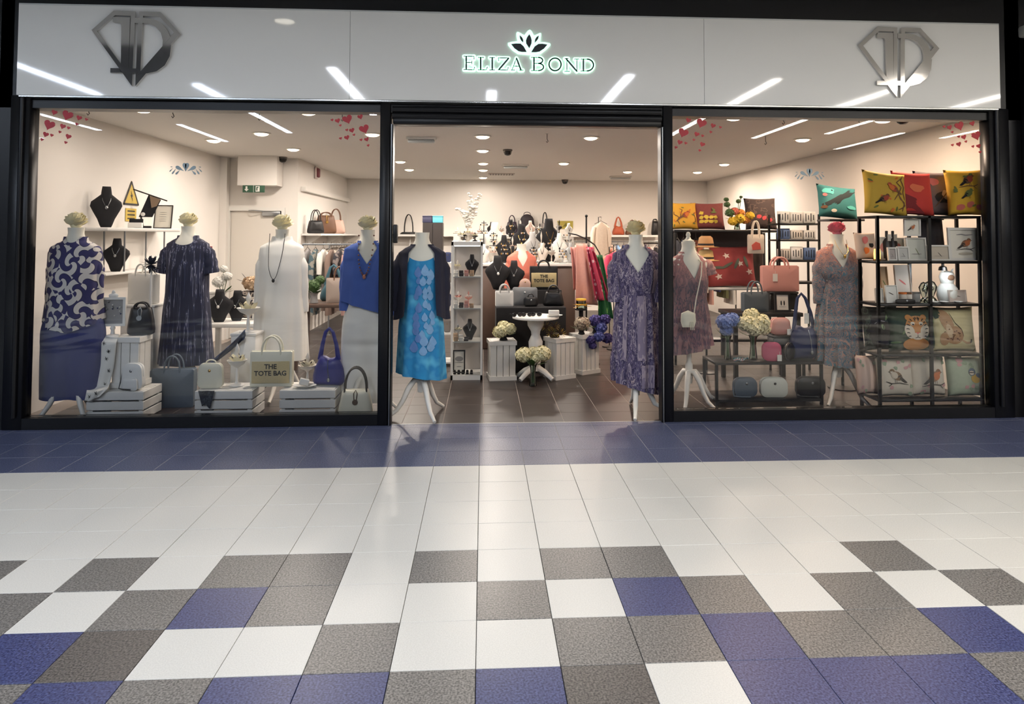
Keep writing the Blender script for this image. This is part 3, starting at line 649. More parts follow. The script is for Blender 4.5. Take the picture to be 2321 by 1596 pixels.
# =================================================================== BUILDERS
BODY = [(0, .062, .060), (-.045, .058, .058), (-.08, .064, .063), (-.105, .085, .07), (-.135, .130, .08), (-.165, .172, .088), (-.21, .184, .1), (-.30, .170, .117), (-.37, .165, .128),
        (-.46, .143, .108), (-.56, .124, .092), (-.66, .150, .105), (-.80, .176, .122), (-.92, .172, .116)]
def infl(tab, k, n=None): return [(z, a+k, b+k) for z, a, b in tab][:n]
def garment(root, name, mat, zt, prof, hem, top=('v', .16, .55), topz=-.105, folds=(9, .0, .06), opening=None, hemfn=None, label=None, nu=72, nv=44, ph=0.0, sleeves=None, thick=True, back=None):
    mb = MB(); kind, dep, hw = top
    def fn(u, v):
        if opening:
            a0 = opening[0]+(opening[1]-opening[0])*v; a = a0+(2*PI-2*a0)*u
        else: a = -PI+2*PI*u
        aa = (a+PI) % (2*PI)-PI; d = abs(aa)
        zt_ = topz-(dep*max(0, 1-d/hw) if kind == 'v' else dep*max(0, 1-(d/hw)**2))
        h = hem+(hemfn(aa) if hemfn else 0)
        z = zt_+(h-zt_)*(v**1.25)
        rx, ry = lerp_table(prof, z)
        amp = folds[1]+(folds[2]-folds[1])*v*v
        k = 1+amp*(math.sin(folds[0]*a+ph)+.5*math.sin((folds[0]*1.7//1)*a+1.3*ph+3*v))
        return (rx*k*math.sin(a), -ry*k*math.cos(a), zt+z)
    mb.grid(fn, nu, nv, mat, wrap=not opening)
    for sl in sleeves or []:
        pts, rad = sl[0], sl[1]
        pp = []; rr_ = []
        for i in range(len(pts)-1):
            for k in range(4):
                t = k/4; pp.append(Vector(pts[i]).lerp(Vector(pts[i+1]), t)); rr_.append((rad[i]+(rad[i+1]-rad[i])*t)*(1+.05*math.sin(7*i+2.1*k)))
        pp.append(Vector(pts[-1])); rr_.append(rad[-1])
        mb.tube([(p.x, p.y, zt+p.z) for p in pp], rr_, 14, mat, flat=.85)
    return mb.build(name, mat, root, True, label, angle=70)
def sleeve(side, l=.5, out=.10, r0=.085, r1=.07, sh=.155, fwd=.0, zs=-.2):
    return ([(side*sh, 0, zs), (side*(sh+.045+out*.25), -fwd*.2, zs-l*.25), (side*(sh+.05+out*.6), -fwd*.5, zs-l*.6), (side*(sh+.05+out), -fwd, zs-l)], [r0*.8, r0, (r0+r1)/2, r1])
STANDW = plain('stand_white_lacquer', (236, 232, 222), .35)
def rosette(mb, c, r, mat, n=26, seed=1):
    rd = random.Random(seed)
    for i in range(n):
        z = 1-1.5*(i+.5)/n; a = i*2.39996; s = math.sqrt(max(0, 1-z*z))
        d = Vector((s*math.cos(a), s*math.sin(a), z)); e = Vector((-math.sin(a), math.cos(a), .4)).normalized()
        mb.petal(Vector(c)+d*r*.45, d*.7+e*.5+Vector((0, 0, .2)), r*rd.uniform(.6, .8), r*rd.uniform(.8, 1.1), mat, cup=.4)
    mb.ball(c, r*.55, mat, 10, 6)
def mannequin(label, px, Y, neck_y, rz=0.0, top='flower', capmat=None, legs=(-.5, 1.6, 3.7), pole_top=.7, hub=.30, reach=.27, zt=None, cr=.075, name='dress_form'):
    x = atx(px, Y, neck_y); zt = zt or atz(neck_y, Y, px)
    t = thing(name, label, 'mannequin', (x, Y, 0), rz)
    mb = MB()
    def fn(u, v):
        z = -.92*v; rx, ry = lerp_table(BODY, z); a = 2*PI*u
        return (rx*math.sin(a), -ry*math.cos(a), zt+z)
    mb.grid(fn, 36, 40, MANN, wrap=True); n0 = len(mb.v)
    mb.f.append(list(range(36))); mb.m.append(0); mb.f.append(list(range(n0-36, n0))); mb.m.append(0)
    mb.build('torso', MANN, t, True, angle=60)
    if top == 'flower':
        mb = MB(); rosette(mb, (0, -.005, zt+cr*.4), cr*1.12, capmat or CREAMF, 46, int(px)); mb.build('flower_topper', capmat or CREAMF, t, True)
    elif top == 'knob':
        mb = MB(); mb.lathe([(.05, zt-.005), (.052, zt+.012), (.03, zt+.02), (.016, zt+.045), (.022, zt+.06), (.014, zt+.085), (0, zt+.09)], 18); mb.build('neck_knob', MANN, t)
    mb = MB(); mb.lathe([(.022, zt-.9), (.022, hub+.12), (.032, hub+.1), (.034, hub+.02), (.028, hub-.07), (.0, hub-.08)], 16); mb.build('pole', STANDW, t)
    for a in legs:
        mb = MB(); pr = [(.015, hub+.03), (.06, hub+.03), (.11, hub-.03), (.16, hub-.13), (.21, .07), (reach, .016)]
        mb.tube([(r*math.cos(a), r*math.sin(a), z) for r, z in pr], [.022, .024, .024, .021, .018, .014], 10); mb.build('leg', STANDW, t)
    return t, zt
def necklace(x, Y, zt, label, drop=.35, wd=.075, mat=GOLD, pend=True, r=.0028, yoff=-.10, pm=None, loc=None, cat='necklace', beads=False):
    t = thing('necklace', label, cat, (x, Y, zt-drop))
    n = 22; pts = []
    for i in range(n+1):
        q = i/n; a = PI+PI*q
        zz = drop+drop*math.sin(a)*1.0 if 0 else drop*(1-math.sin(PI*q)**.8)
        f = math.sin(PI*q)
        pts.append((wd*math.cos(PI-PI*q)*(1-.15*f), yoff*min(1, .45+f*.8), zz))
    mb = MB()
    if beads:
        for p in pts: mb.ball(p, r*2.2, None, 7, 5)
        o = mb.build('beads', mat, t); o['kind'] = 'stuff'
    else: mb.tube(pts, r, 6); mb.build('chain', mat, t)
    if pend:
        mb = MB(); mb.ball((0, yoff-.006, -.012), .014, None, 10, 7, (1, .45, 1.3)); mb.build('pendant', pm or mat, t)
    return t
def rr(w0, w1, h, r, n=4, r2=None, bow=0.0):
    """rounded trapezoid, base centre at origin"""
    r2 = r if r2 is None else r2; out = []
    for (cx, cz, a0, rad) in ((w0/2-r, r, -PI/2, r), (w1/2-r2, h-r2, 0, r2), (-w1/2+r2, h-r2, PI/2, r2), (-w0/2+r, r, PI, r)):
        for i in range(n+1): a = a0+PI/2*i/n; out.append((cx+rad*math.cos(a), cz+rad*math.sin(a)))
    res = []
    for i, p in enumerate(out):
        q = out[(i+1) % len(out)]; res.append(p)
        L = math.hypot(q[0]-p[0], q[1]-p[1])
        if L > .09:
            k = int(L/.05)
            for j in range(1, k): res.append((p[0]+(q[0]-p[0])*j/k, p[1]+(q[1]-p[1])*j/k))
    return res
def handle(mb, w, z0, h, r, y, mat=None, flat=1.0):
    pts = [(-w/2, y, z0-.03)]+[(w/2*math.cos(PI-PI*i/14)*(1.0 if 0 < i < 14 else 1), y, z0+h*math.sin(PI*i/14)**.85) for i in range(15)]+[(w/2, y, z0-.03)]
    mb.tube(pts, r, 8, mat, flat=flat)
def put_tag(t, x, y, z, w=.03, h=.055, mat=None, string=.03):
    mb = MB(); mb.box(x, y, z, w, .003, h); o = mb.build('price_tag', mat or plain('tag_card', (236, 232, 222), .6), t, False)
    if string: mb = MB(); mb.tube([(x, y, z+h/2), (x+.004, y+.004, z+h/2+string)], .0015, 4); mb.build('string', mat or WHITE, o)
def tote(label, x, Y, z, w, h, mat, hmat=None, d=.11, hh=.14, rz=0.0, panel=None, text=None, tmat=None, tag_=False, hw=.42, hr=.008, name='tote_bag', taper=1.0, group=None, rx=0.0, tz=.55):
    t = thing(name, label, 'handbag', (x, Y, z), rz, group)
    if rx: t.rotation_euler = (rx, 0, rz)
    o = rr(w*taper, w, h, min(.012, w*.1)); mb = MB(); mb.pillow(o, d, mat, 4, edge=.72); mb.build('body', mat, t, True, angle=50)
    mb = MB(); mb.tube([(p[0]*.995, -d*.36*0, p[1]) for p in [(-w/2, h), (w/2, h)]], .006, 6); mb.build('top_edge', hmat or mat, t)
    for y in (-d*.37, d*.37):
        mb = MB(); handle(mb, w*hw, h*.97, hh, hr, y); mb.build('handle', hmat or mat, t)
    if panel:
        mb = MB(); mb.rbox(0, -d/2-.0005, h*.42, w*.9, .004, h*.62, .002, None, 1); mb.build('front_panel', panel, t)
    if text:
        mb = MB()
        for k, ln in enumerate(text): text_mesh(mb, ln, 0, -d/2-.0035, h*tz-k*h*.19, h*.19, tmat or BLACKM, .0008, bold=.0015)
        o = mb.build('lettering', tmat or BLACKM, t, False); o['kind'] = 'stuff'
    if tag_: put_tag(t, -w*.18, -d/2-.006, h*.55, w*.13, h*.3)
    return t
def boxbag(label, x, Y, z, w, h, d, mat, r=.35, rz=0.0, stud=None, strap=None, hand=None, hm=None, name='handbag', zipm=None, quilt=False, top=1.0, tag_=False, group=None, edge=.62, pocket=False):
    """camera bag, bowling bag, small rucksack: rounded outline"""
    t = thing(name, label, 'handbag', (x, Y, z), rz, group); rad = min(w, h)*r
    mb = MB(); mb.pillow(rr(w, w*top, h, min(rad, min(w, h)*.3), 5, rad), d, mat, 5, edge=edge); mb.build('body', mat, t, True, angle=55)
    zo = rr(w*1.005, w*top*1.005, h*1.003, min(rad, min(w, h)*.3), 5, rad)
    zz = [(p[0], 0, p[1]) for p in zo if p[1] > h*.35]
    a = max(range(len(zz)), key=lambda i: (Vector(zz[i])-Vector(zz[i-1])).length); zz = zz[a:]+zz[:a]
    mb = MB(); mb.tube(zz, .004, 5); mb.build('zip', zipm or mat, t)
    if stud: mb = MB(); mb.ball((0, -d/2-.002, h*.72), min(.012, w*.06), None, 9, 6, (1, .4, 1)); mb.build('stud', stud, t)
    if hand:
        mb = MB(); handle(mb, w*.4, h*.985, hand, .006, 0); mb.build('handle', hm or mat, t)
    if strap:
        mb = MB(); mb.tube([(-w*.5, 0, h*.7), (-w*.55, -d*.2, h*.3), (-w*.56, -d*.45, .012), (-w*.3, -d*.75, .01), (w*.1, -d*.85, .01)], .006, 6, flat=.5); mb.build('strap', strap, t)
    if pocket:
        mb = MB(); mb.pillow(rr(w*.7, w*.68, h*.45, .02, 4, .02), .03, None, 4, y=-d/2-.008); mb.build('pocket', mat, t, True)
    if tag_: put_tag(t, w*.35, -d/2-.01, h*.2, w*.24, h*.34)
    return t
def hobo(label, x, Y, z, w, h, mat, rz=0.0, hm=None, tas=True, d=.13, lean=.0, tagm=None):
    t = thing('hobo_bag', label, 'handbag', (x, Y, z), rz)
    o = [(-.42, 0), (-.5, .06), (-.5, .16), (-.44, .30), (-.34, .42), (-.24, .52), (-.1, .50), (.0, .47), (.1, .47), (.24, .50), (.36, .42), (.46, .28), (.5, .14), (.5, .05), (.42, 0), (.2, -.0), (0, 0), (-.2, 0)]
    o = [(a*w+lean*b*w, b*h) for a, b in o]; mb = MB(); mb.pillow(o, d, mat, 6, cx=0, cz=h*.2, edge=.25); mb.build('body', mat, t, True, angle=60)
    mb = MB(); mb.tube([((-.30+lean*.45)*w, 0, .44*h), ((-.22+lean*.7)*w, 0, .7*h), ((-.12+lean)*w, 0, .93*h), ((.0+lean)*w, 0, h), ((.12+lean)*w, 0, .93*h), ((.24+lean*.7)*w, 0, .7*h), ((.31+lean*.45)*w, 0, .44*h)], [.022, .018, .015, .014, .015, .018, .022], 8, flat=.5); mb.build('strap', hm or mat, t)
    if tas:
        mb = MB(); mb.tube([(0.02*w, -d*.32, .45*h), (.05*w, -d*.53, .3*h), (.08*w, -d*.52, .14*h)], .003, 5); a = mb.build('chain', STEEL, t)
        mb = MB(); mb.ball((.08*w, -d*.55, .11*h), .013, None, 8, 6, (1, .6, 1.4)); mb.build('charm', STEEL, a)
    if tagm: put_tag(t, .0, -.02, .62*h, w*.14, h*.16)
    return t
def dome_bag(label, x, Y, z, w, h, mat, hm, rz=0.0, hh=.16, d=.12, name='handbag', hw=.5, clasp=None, waist=.85):
    t = thing(name, label, 'handbag', (x, Y, z), rz)
    o = [(-.40, 0), (-.49, .06), (-.5, .2), (-.46, .5), (-.40, .82), (-.36, .97), (-.3, 1.0), (-.1, .99), (.1, .99), (.3, 1.0), (.36, .97), (.40, .82), (.46, .5), (.5, .2), (.49, .06), (.40, 0), (.2, 0), (0, 0), (-.2, 0)]
    mb = MB(); mb.pillow([(a*w, b*h) for a, b in o], d, mat, 6, edge=.4); mb.build('body', mat, t, True, angle=60)
    for y in (-d*.25, d*.25): mb = MB(); handle(mb, w*hw, h*.95, hh, .008, y); mb.build('handle', hm, t)
    if clasp:
        mb = MB(); mb.lathe([(0, -.006), (.022, -.006), (.022, .006), (0, .006)], 14); mb.v = [(a, b_-0-d/2-.004, c) for a, c, b_ in mb.v]; mb.v = [(a, b_, c+h*.62) for a, b_, c in mb.v]; mb.build('clasp', clasp, t)
        mb = MB(); mb.tube([(-.008, -d*.48, h*.64), (-.012, -d*.5, h*.9), (.004, -d*.4, h*1.0), (.016, -d*.5, h*.9), (.01, -d*.48, h*.64)], .004, 6); mb.build('clasp_loop', clasp, t)
    return t
# ---- cushions: the print follows the swollen front
def cush_pt(u, v, w, h, t, eps=0.0):
    x = w/2*u*(1-.06*(1-v*v)); z = h/2*v*(1-.06*(1-u*u))
    y = -t/2*(max(0, 1-u*u)*max(0, 1-v*v))**.38-eps
    return (x, y, z+h/2)
def blob(c, rx, rz, n=14, wob=0.0, seed=0, rot=0.0):
    rd = random.Random(seed); out = []
    for i in range(n):
        a = 2*PI*i/n; k = 1+wob*rd.uniform(-1, 1); x = rx*k*math.cos(a); z = rz*k*math.sin(a)
        out.append((c[0]+x*math.cos(rot)-z*math.sin(rot), c[1]+x*math.sin(rot)+z*math.cos(rot)))
    return ('b', out)
def line(pts, wd): return ('l', pts, wd)
def decal(mb, shape, mat, fn, eps):
    if shape[0] == 'b':
        pts = shape[1]; n = len(pts); cx = sum(p[0] for p in pts)/n; cz = sum(p[1] for p in pts)/n; vs = []; fs = []
        R = 4
        for k in range(R):
            q = 1-k/R
            for x, z in pts: vs.append(fn(cx+(x-cx)*q, cz+(z-cz)*q, eps))
        vs.append(fn(cx, cz, eps))
        for k in range(R-1):
            for i in range(n): fs.append((k*n+i, k*n+(i+1) % n, (k+1)*n+(i+1) % n, (k+1)*n+i))
        for i in range(n): fs.append(((R-1)*n+i, (R-1)*n+(i+1) % n, R*n))
        mb.add(vs, fs, mat)
    else:
        pts = []; src = shape[1]
        for a, b in zip(src, src[1:]):
            for k in range(4): pts.append((a[0]+(b[0]-a[0])*k/4, a[1]+(b[1]-a[1])*k/4))
        pts.append(src[-1]); wd = shape[2]; vs = []; n = len(pts)
        for i, p in enumerate(pts):
            a = pts[max(0, i-1)]; b = pts[min(n-1, i+1)]; d = Vector((b[0]-a[0], b[1]-a[1])); d = d.normalized() if d.length > 0 else Vector((1, 0))
            q = i/(n-1); ww = wd/2*(.35+.65*math.sin(PI*min(1, max(0, q)))**.5); e = Vector((-d.y, d.x))*ww
            vs += [fn(p[0]-e.x, p[1]-e.y, eps), fn(p[0]+e.x, p[1]+e.y, eps)]
        mb.add(vs, [(2*i, 2*i+1, 2*i+3, 2*i+2) for i in range(n-1)], mat)
def cushion(label, x, Y, z, w, h, t, mat, decs=(), lean=-.18, rz=0.0, roll=0.0, group=None, piping=None, name='cushion'):
    th = thing(name, label, 'cushion', (x, Y, z), rz, group); th.rotation_euler = (lean, roll, rz)
    N = 14; mb = MB()
    vs = []; 
    for sg_ in (1, -1):
        for j in range(N+1):
            for i in range(N+1):
                p = cush_pt(-1+2*i/N, -1+2*j/N, w, h, t); vs.append((p[0], p[1]*sg_, p[2]))
    c = N+1; fs = [(j*c+i, j*c+i+1, (j+1)*c+i+1, (j+1)*c+i) for j in range(N) for i in range(N)]; o = c*c
    fs += [(o+j*c+i, o+(j+1)*c+i, o+(j+1)*c+i+1, o+j*c+i+1) for j in range(N) for i in range(N)]
    mb.add(vs, fs, mat); b = mb.build('cover', mat, th, True, angle=80)
    bm = bmesh.new(); bm.from_mesh(b.data); bmesh.ops.remove_doubles(bm, verts=bm.verts, dist=1e-5); bm.to_mesh(b.data); bm.free()
    if decs:
        mb = MB()
        for k, (m_, s_) in enumerate(decs): decal(mb, s_, m_, lambda u, v, e: cush_pt(max(-.99, min(.99, u)), max(-.99, min(.99, v)), w, h, t, e), .003+.0006*k if len(decs) < 14 else .003+.0002*k)
        o = mb.build('print', None, b, True); o['kind'] = 'stuff'
    if piping:
        pts = [cush_pt(u, -1, w, h, t) for u in [-1+i/5 for i in range(10)]]+[cush_pt(1, v, w, h, t) for v in [-1+i/5 for i in range(10)]]+[cush_pt(-u, 1, w, h, t) for u in [-1+i/5 for i in range(10)]]+[cush_pt(-1, -v, w, h, t) for v in [-1+i/5 for i in range(10)]]
        mb = MB(); mb.tube(pts, .004, 5, None, True); mb.build('piping', piping, b)
    return th
def picture(label, x, Y, z, w, h, fmat, mat=None, decs=(), fw=.02, lean=-.12, rz=0.0, paper=None, name='picture_frame'):
    t = thing(name, label, 'picture frame', (x, Y, z), rz); t.rotation_euler = (lean, 0, rz)
    mb = MB()
    for (a, b, c, d) in ((0, fw/2, w, fw), (0, h-fw/2, w, fw)): mb.box(a, 0, b, c, .018, d)
    for s_ in (-1, 1): mb.box(s_*(w/2-fw/2), 0, h/2, fw, .018, h-2*fw)
    f = mb.build('frame', fmat, t, False)
    pp = paper or plain('art_paper', (232, 228, 216), .7)
    mb = MB(); mb.box(0, .004, h/2, w-2*fw, .006, h-2*fw); mb.build('picture', pp, t, False)
    if decs:
        mb = MB()
        for k, (m_, s_) in enumerate(decs): decal(mb, s_, m_, lambda u, v, e: (u*(w/2-fw), -e, h/2+v*(h/2-fw)), .0005+.0003*k)
        o = mb.build('drawing', None, t, False); o['kind'] = 'stuff'
    return t
def bird(cx, cz, s, body, breast, dark, branch=None, flip=1):
    f = flip
    d = [(body, blob((cx, cz), .30*s, .20*s, 16, .05, 3, .5*f)), (body, blob((cx+.22*s*f, cz+.20*s), .13*s, .13*s, 14)),
         (breast, blob((cx+.12*s*f, cz+.02*s), .17*s, .16*s, 14, .05, 5, .5*f)), (breast, blob((cx+.25*s*f, cz+.17*s), .07*s, .07*s, 10)),
         (dark, ('b', [(cx-.2*s*f, cz-.02*s), (cx-.55*s*f, cz-.32*s), (cx-.42*s*f, cz-.34*s), (cx-.1*s*f, cz-.16*s)])),
         (dark, blob((cx+.25*s*f, cz+.23*s), .025*s, .025*s, 8)), (dark, ('b', [(cx+.34*s*f, cz+.2*s), (cx+.44*s*f, cz+.18*s), (cx+.34*s*f, cz+.16*s)])),
         (dark, line([(cx+.02*s*f, cz-.18*s), (cx+.03*s*f, cz-.34*s)], .02*s)), (dark, line([(cx+.1*s*f, cz-.17*s), (cx+.12*s*f, cz-.34*s)], .02*s)),
         (dark, line([(cx-.22*s*f, cz+.02*s), (cx-.02*s*f, cz-.06*s)], .07*s))]
    if branch: d += [(branch, line([(cx-.6*s*f, cz-.42*s), (cx-.1*s*f, cz-.34*s), (cx+.3*s*f, cz-.36*s), (cx+.55*s*f, cz-.26*s)], .045*s)), (branch, line([(cx+.25*s*f, cz-.36*s), (cx+.42*s*f, cz-.5*s)], .03*s))]
    return d
def florets(mb, c, r, mat, n=70, sc=(1, 1, 1), seed=0, size=.3, core=None, ck=.88):
    rd = random.Random(seed); c = Vector(c)
    for i in range(n):
        z = 1-2*(i+.5)/n; a = i*2.39996+rd.uniform(-.1, .1); s_ = math.sqrt(1-z*z)
        d = Vector((s_*math.cos(a), s_*math.sin(a), z)); p = c+Vector((d.x*r*sc[0], d.y*r*sc[1], d.z*r*sc[2]))*rd.uniform(.9, 1.06)
        e1 = d.cross(Vector((0.1, .2, 1))).normalized(); e2 = d.cross(e1); k0 = rd.uniform(0, PI/2)
        for k in range(4):
            q = k0+k*PI/2; u = e1*math.cos(q)+e2*math.sin(q); w_ = e1*math.cos(q+PI/2)+e2*math.sin(q+PI/2); L = r*size*rd.uniform(.8, 1.15)
            mb.add([p-d*.01*r, p+u*L*.55+w_*L*.42+d*L*.22, p+u*L+d*L*.12, p+u*L*.55-w_*L*.42+d*L*.22], [(0, 1, 2, 3)], mat)
    mb.ball(c, r*ck, core or mat, 10, 7, sc)
def vase(mb, r, h, prof=None):
    pr = prof or [(.55, 0), (.75, .02), (.62, .3), (.5, .6), (.62, .85), (.85, 1.0)]
    mb.lathe([(0.0, 0)]+[(a*r, b*h) for a, b in pr]+[(a*r-.004, b*h) for a, b in pr[::-1]]+[(0, .012)], 24)
def bouquet(label, x, Y, z, vh, vr, heads, stemm=GREEN, vmat=None, leaves=6, name='flower_vase', stems=True, prof=None, sz=.3, n=60, ck=.88):
    """heads: [(dx, dy, dz, r, mat, core)] relative to vase base"""
    t = thing(name, label, 'flowers', (x, Y, z))
    mb = MB(); vase(mb, vr, vh, prof); mb.build('vase', vmat or VASEG, t)
    for k, hd_ in enumerate(heads):
        dx, dy, dz, r, m_ = hd_[:5]
        mb = MB(); florets(mb, (dx, dy, dz), r, m_, n, (1, .9, .8), k+int(abs(x)*10), sz, hd_[5] if len(hd_) > 5 else None, ck); mb.build('flower_head', m_, t, True, angle=30)
        if stems: mb = MB(); mb.tube([(dx*.1, dy*.1, .03), (dx*.25, dy*.25, vh*.9), (dx, dy, dz-r*.4)], .004, 5); mb.build('stem', stemm, t)
    rd = random.Random(int(x*100))
    for k in range(leaves):
        a = rd.uniform(0, 2*PI); mb = MB(); mb.petal((.02*math.cos(a), .02*math.sin(a), vh*.95), (math.cos(a), math.sin(a), rd.uniform(-.2, .6)), rd.uniform(.08, .13), .045, GREEN); mb.build('leaf', GREEN, t)
    return t
BUSTO = [(.0, 0), (.16, 0), (.2, .06), (.27, .2), (.42, .4), (.5, .52), (.47, .62), (.3, .72), (.17, .8), (.15, .92), (.13, 1.0), (0, 1.0)]
def bust(label, x, Y, z, w, h, mat=None, rz=0.0, neck=True, lean=-.1, nmat=None, group=None, name='necklace_bust', pend=None):
    t = thing(name, label, 'necklace stand', (x, Y, z), rz, group); t.rotation_euler = (lean, 0, rz)
    o = [(a*w, b*h) for a, b in BUSTO]; o = o[:-1]+[(-a, b) for a, b in o[::-1]][1:-1]
    mb = MB(); mb.pillow(o, w*.34, None, 5, cx=0, cz=h*.5, edge=.3); mb.build('bust', mat or BLACKC, t, True, angle=70)
    mb = MB(); mb.box(0, w*.16, h*.22, w*.25, .008, h*.44, None, 0, 0, -.35); mb.build('easel_leg', mat or BLACKC, t, False)
    if neck:
        mb = MB(); mb.tube([(-.14*w, -w*.06, h*.84), (-.13*w, -w*.15, h*.66), (-.05*w, -w*.185, h*.52), (0, -w*.19, h*.49), (.05*w, -w*.185, h*.52), (.13*w, -w*.15, h*.66), (.14*w, -w*.06, h*.84)], .0025, 5); n_ = mb.build('chain', nmat or STEEL, t)
        mb = MB(); mb.ball((0, -w*.2, h*.465), w*.05, None, 8, 6, (1, .5, 1.3)); mb.build('pendant', pend or nmat or STEEL, n_)
    return t
def flower_stand(label, x, Y, z, h, r, pet=None, mat=None, group=None, dark=None, seed=0):
    """pedestal jewellery stand with a bowl of fabric flowers and a finial"""
    t = thing('jewellery_stand', label, 'jewellery stand', (x, Y, z), 0, group); m_ = mat or WHITE
    mb = MB(); mb.lathe([(0, 0), (r*.75, 0), (r*.72, .008), (r*.2, .02), (r*.12, h*.12), (r*.16, h*.2), (r*.1, h*.35), (r*.16, h*.42), (r*.7, h*.5), (r, h*.6), (r*.95, h*.6), (r*.6, h*.52), (0, h*.5)], 22); mb.build('pedestal', m_, t)
    mb = MB(); rd = random.Random(seed)
    for k in range(16):
        a = k*2.4; q = rd.uniform(.3, .9)
        mb.petal((r*q*.6*math.cos(a), r*q*.6*math.sin(a), h*.56), (math.cos(a), math.sin(a), rd.uniform(.3, 1.2)), r*rd.uniform(.5, .75), r*.5, pet or CREAMF, .3)
    o = mb.build('petals', pet or CREAMF, t); o['kind'] = 'stuff'
    mb = MB(); mb.lathe([(r*.14, h*.52), (r*.1, h*.7), (r*.2, h*.8), (r*.22, h*.86), (r*.06, h*.96), (0, h)], 14); mb.build('finial', m_, t)
    if dark:
        mb = MB()
        for k in range(5): a = k*1.3+.4; mb.petal((r*.4*math.cos(a), r*.4*math.sin(a), h*.62), (math.cos(a), math.sin(a)-.3, .8), r*.6, r*.22, dark, .2)
        o = mb.build('dark_leaves', dark, t); o['kind'] = 'stuff'
    return t
def crate(label, x0, x1, Y, h, d):
    w = x1-x0; t = thing('slatted_crate', label, 'crate', ((x0+x1)/2, Y+d/2, 0)); sh = h/3-.013
    sm = MB().rbox(0, 0, 0, w, .014, sh, .003, None, 1); sd = MB().rbox(0, 0, 0, .014, d-.03, sh, .003, None, 1)
    for k in range(3):
        zc = (k+.5)*h/3
        for s_ in (-1, 1):
            mb = MB(); mb.v, mb.f, mb.m = [(a, b+s_*(d/2-.007), c+zc) for a, b, c in sm.v], sm.f, sm.m; mb.build('slat', WOODW, t, False)
            mb = MB(); mb.v, mb.f, mb.m = [(a+s_*(w/2-.007), b, c+zc) for a, b, c in sd.v], sd.f, sd.m; mb.build('slat', WOODW, t, False)
    for k in range(4):
        mb = MB(); mb.box(0, -d/2+.014+(k+.5)*(d-.028)/4, h-.010, w-.03, (d-.028)/4-.006, .012); mb.build('top_board', WOODW, t, False)
    for a in (-1, 1):
        for b in (-1, 1): mb = MB(); mb.box(a*(w/2-.03), b*(d/2-.03), h/2-.01, .028, .028, h-.03); mb.build('corner_post', WOODW, t, False)
    return t
def plank_box(label, x, Y, z, w, d, h, n=4, rz=0.0, nd=3, mat=None, rim=True):
    t = thing('plank_box', label, 'box', (x, Y, z), rz); m_ = mat or WOODW
    for s_ in (-1, 1):
        for k in range(n):
            mb = MB(); mb.rbox(-w/2+(k+.5)*w/n, s_*(d/2-.008), h/2, w/n-.005, .016, h-.004, .003, None, 1); mb.build('plank', m_, t, False)
        for k in range(nd):
            mb = MB(); mb.rbox(s_*(w/2-.008), -d/2+.016+(k+.5)*(d-.032)/nd, h/2, .016, (d-.032)/nd-.005, h-.004, .003, None, 1); mb.build('plank', m_, t, False)
    mb = MB(); mb.box(0, 0, h-.012, w-.034, d-.034, .016); mb.build('lid', m_, t, False)
    if rim:
        for zz in (.022, h-.022):
            mb = MB()
            mb.box(0, -d/2-.005, zz, w+.02, .010, .044); mb.box(0, d/2+.005, zz, w+.02, .010, .044); mb.box(-w/2-.005, 0, zz, .010, d, .044); mb.box(w/2+.005, 0, zz, .010, d, .044)
            mb.build('rim_rail', m_, t, False)
    return t
def trousers(t, zt, mat, cx, r, zb, top=-.60, label=None):
    def fn(u, v):
        a = 2*PI*u; z = (zt+top)*(1-v)+zb*v; q = min(1, v/.35); q = q*q*(3-2*q)
        rx0, ry0 = lerp_table(BODY, z-zt); rx = (rx0+.018)*(1-q)+(cx+r)*q; ry = (ry0+.026)*(1-q)+max(r*.95, ry0+.026 if z-zt > -.95 else 0)*q
        c = abs(math.cos(a)); k = 1-.42*max(0, (v-.44)/.56)**.5*math.exp(-((1-c)/.035)) if v > .44 else 1
        fo = 1+.02*math.sin(6*a+5*v)
        return (rx*fo*math.sin(a), -ry*k*fo*math.cos(a), z)
    mb = MB(); mb.grid(fn, 80, 26, mat, wrap=True)
    return mb.build('trousers', mat, t, True, label, angle=70)
def plinth(label, x, Y, z, w, d, h, mat=None):
    t = thing('display_plinth', label, 'plinth', (x, Y, z)); mb = MB(); mb.rbox(0, 0, h/2-.012, w, d, h-.024, .004, None, 1); mb.build('body', mat or WHITE, t)
    mb = MB(); mb.rbox(0, 0, h-.012, w+.012, d+.012, .024, .003, None, 1); mb.build('top', mat or WHITE, t); return t
def cloth_obj(name, label, cat, fn, nu, nv, mat, loc, thick=.004, extra=None):
    t = thing(name, label, cat, loc); mb = MB(); mb.grid(fn, nu, nv, mat)
    o = mb.build('cloth', mat, t, True, angle=80); md = o.modifiers.new('thickness', 'SOLIDIFY'); md.thickness = thick; md.offset = 0
    return t, o
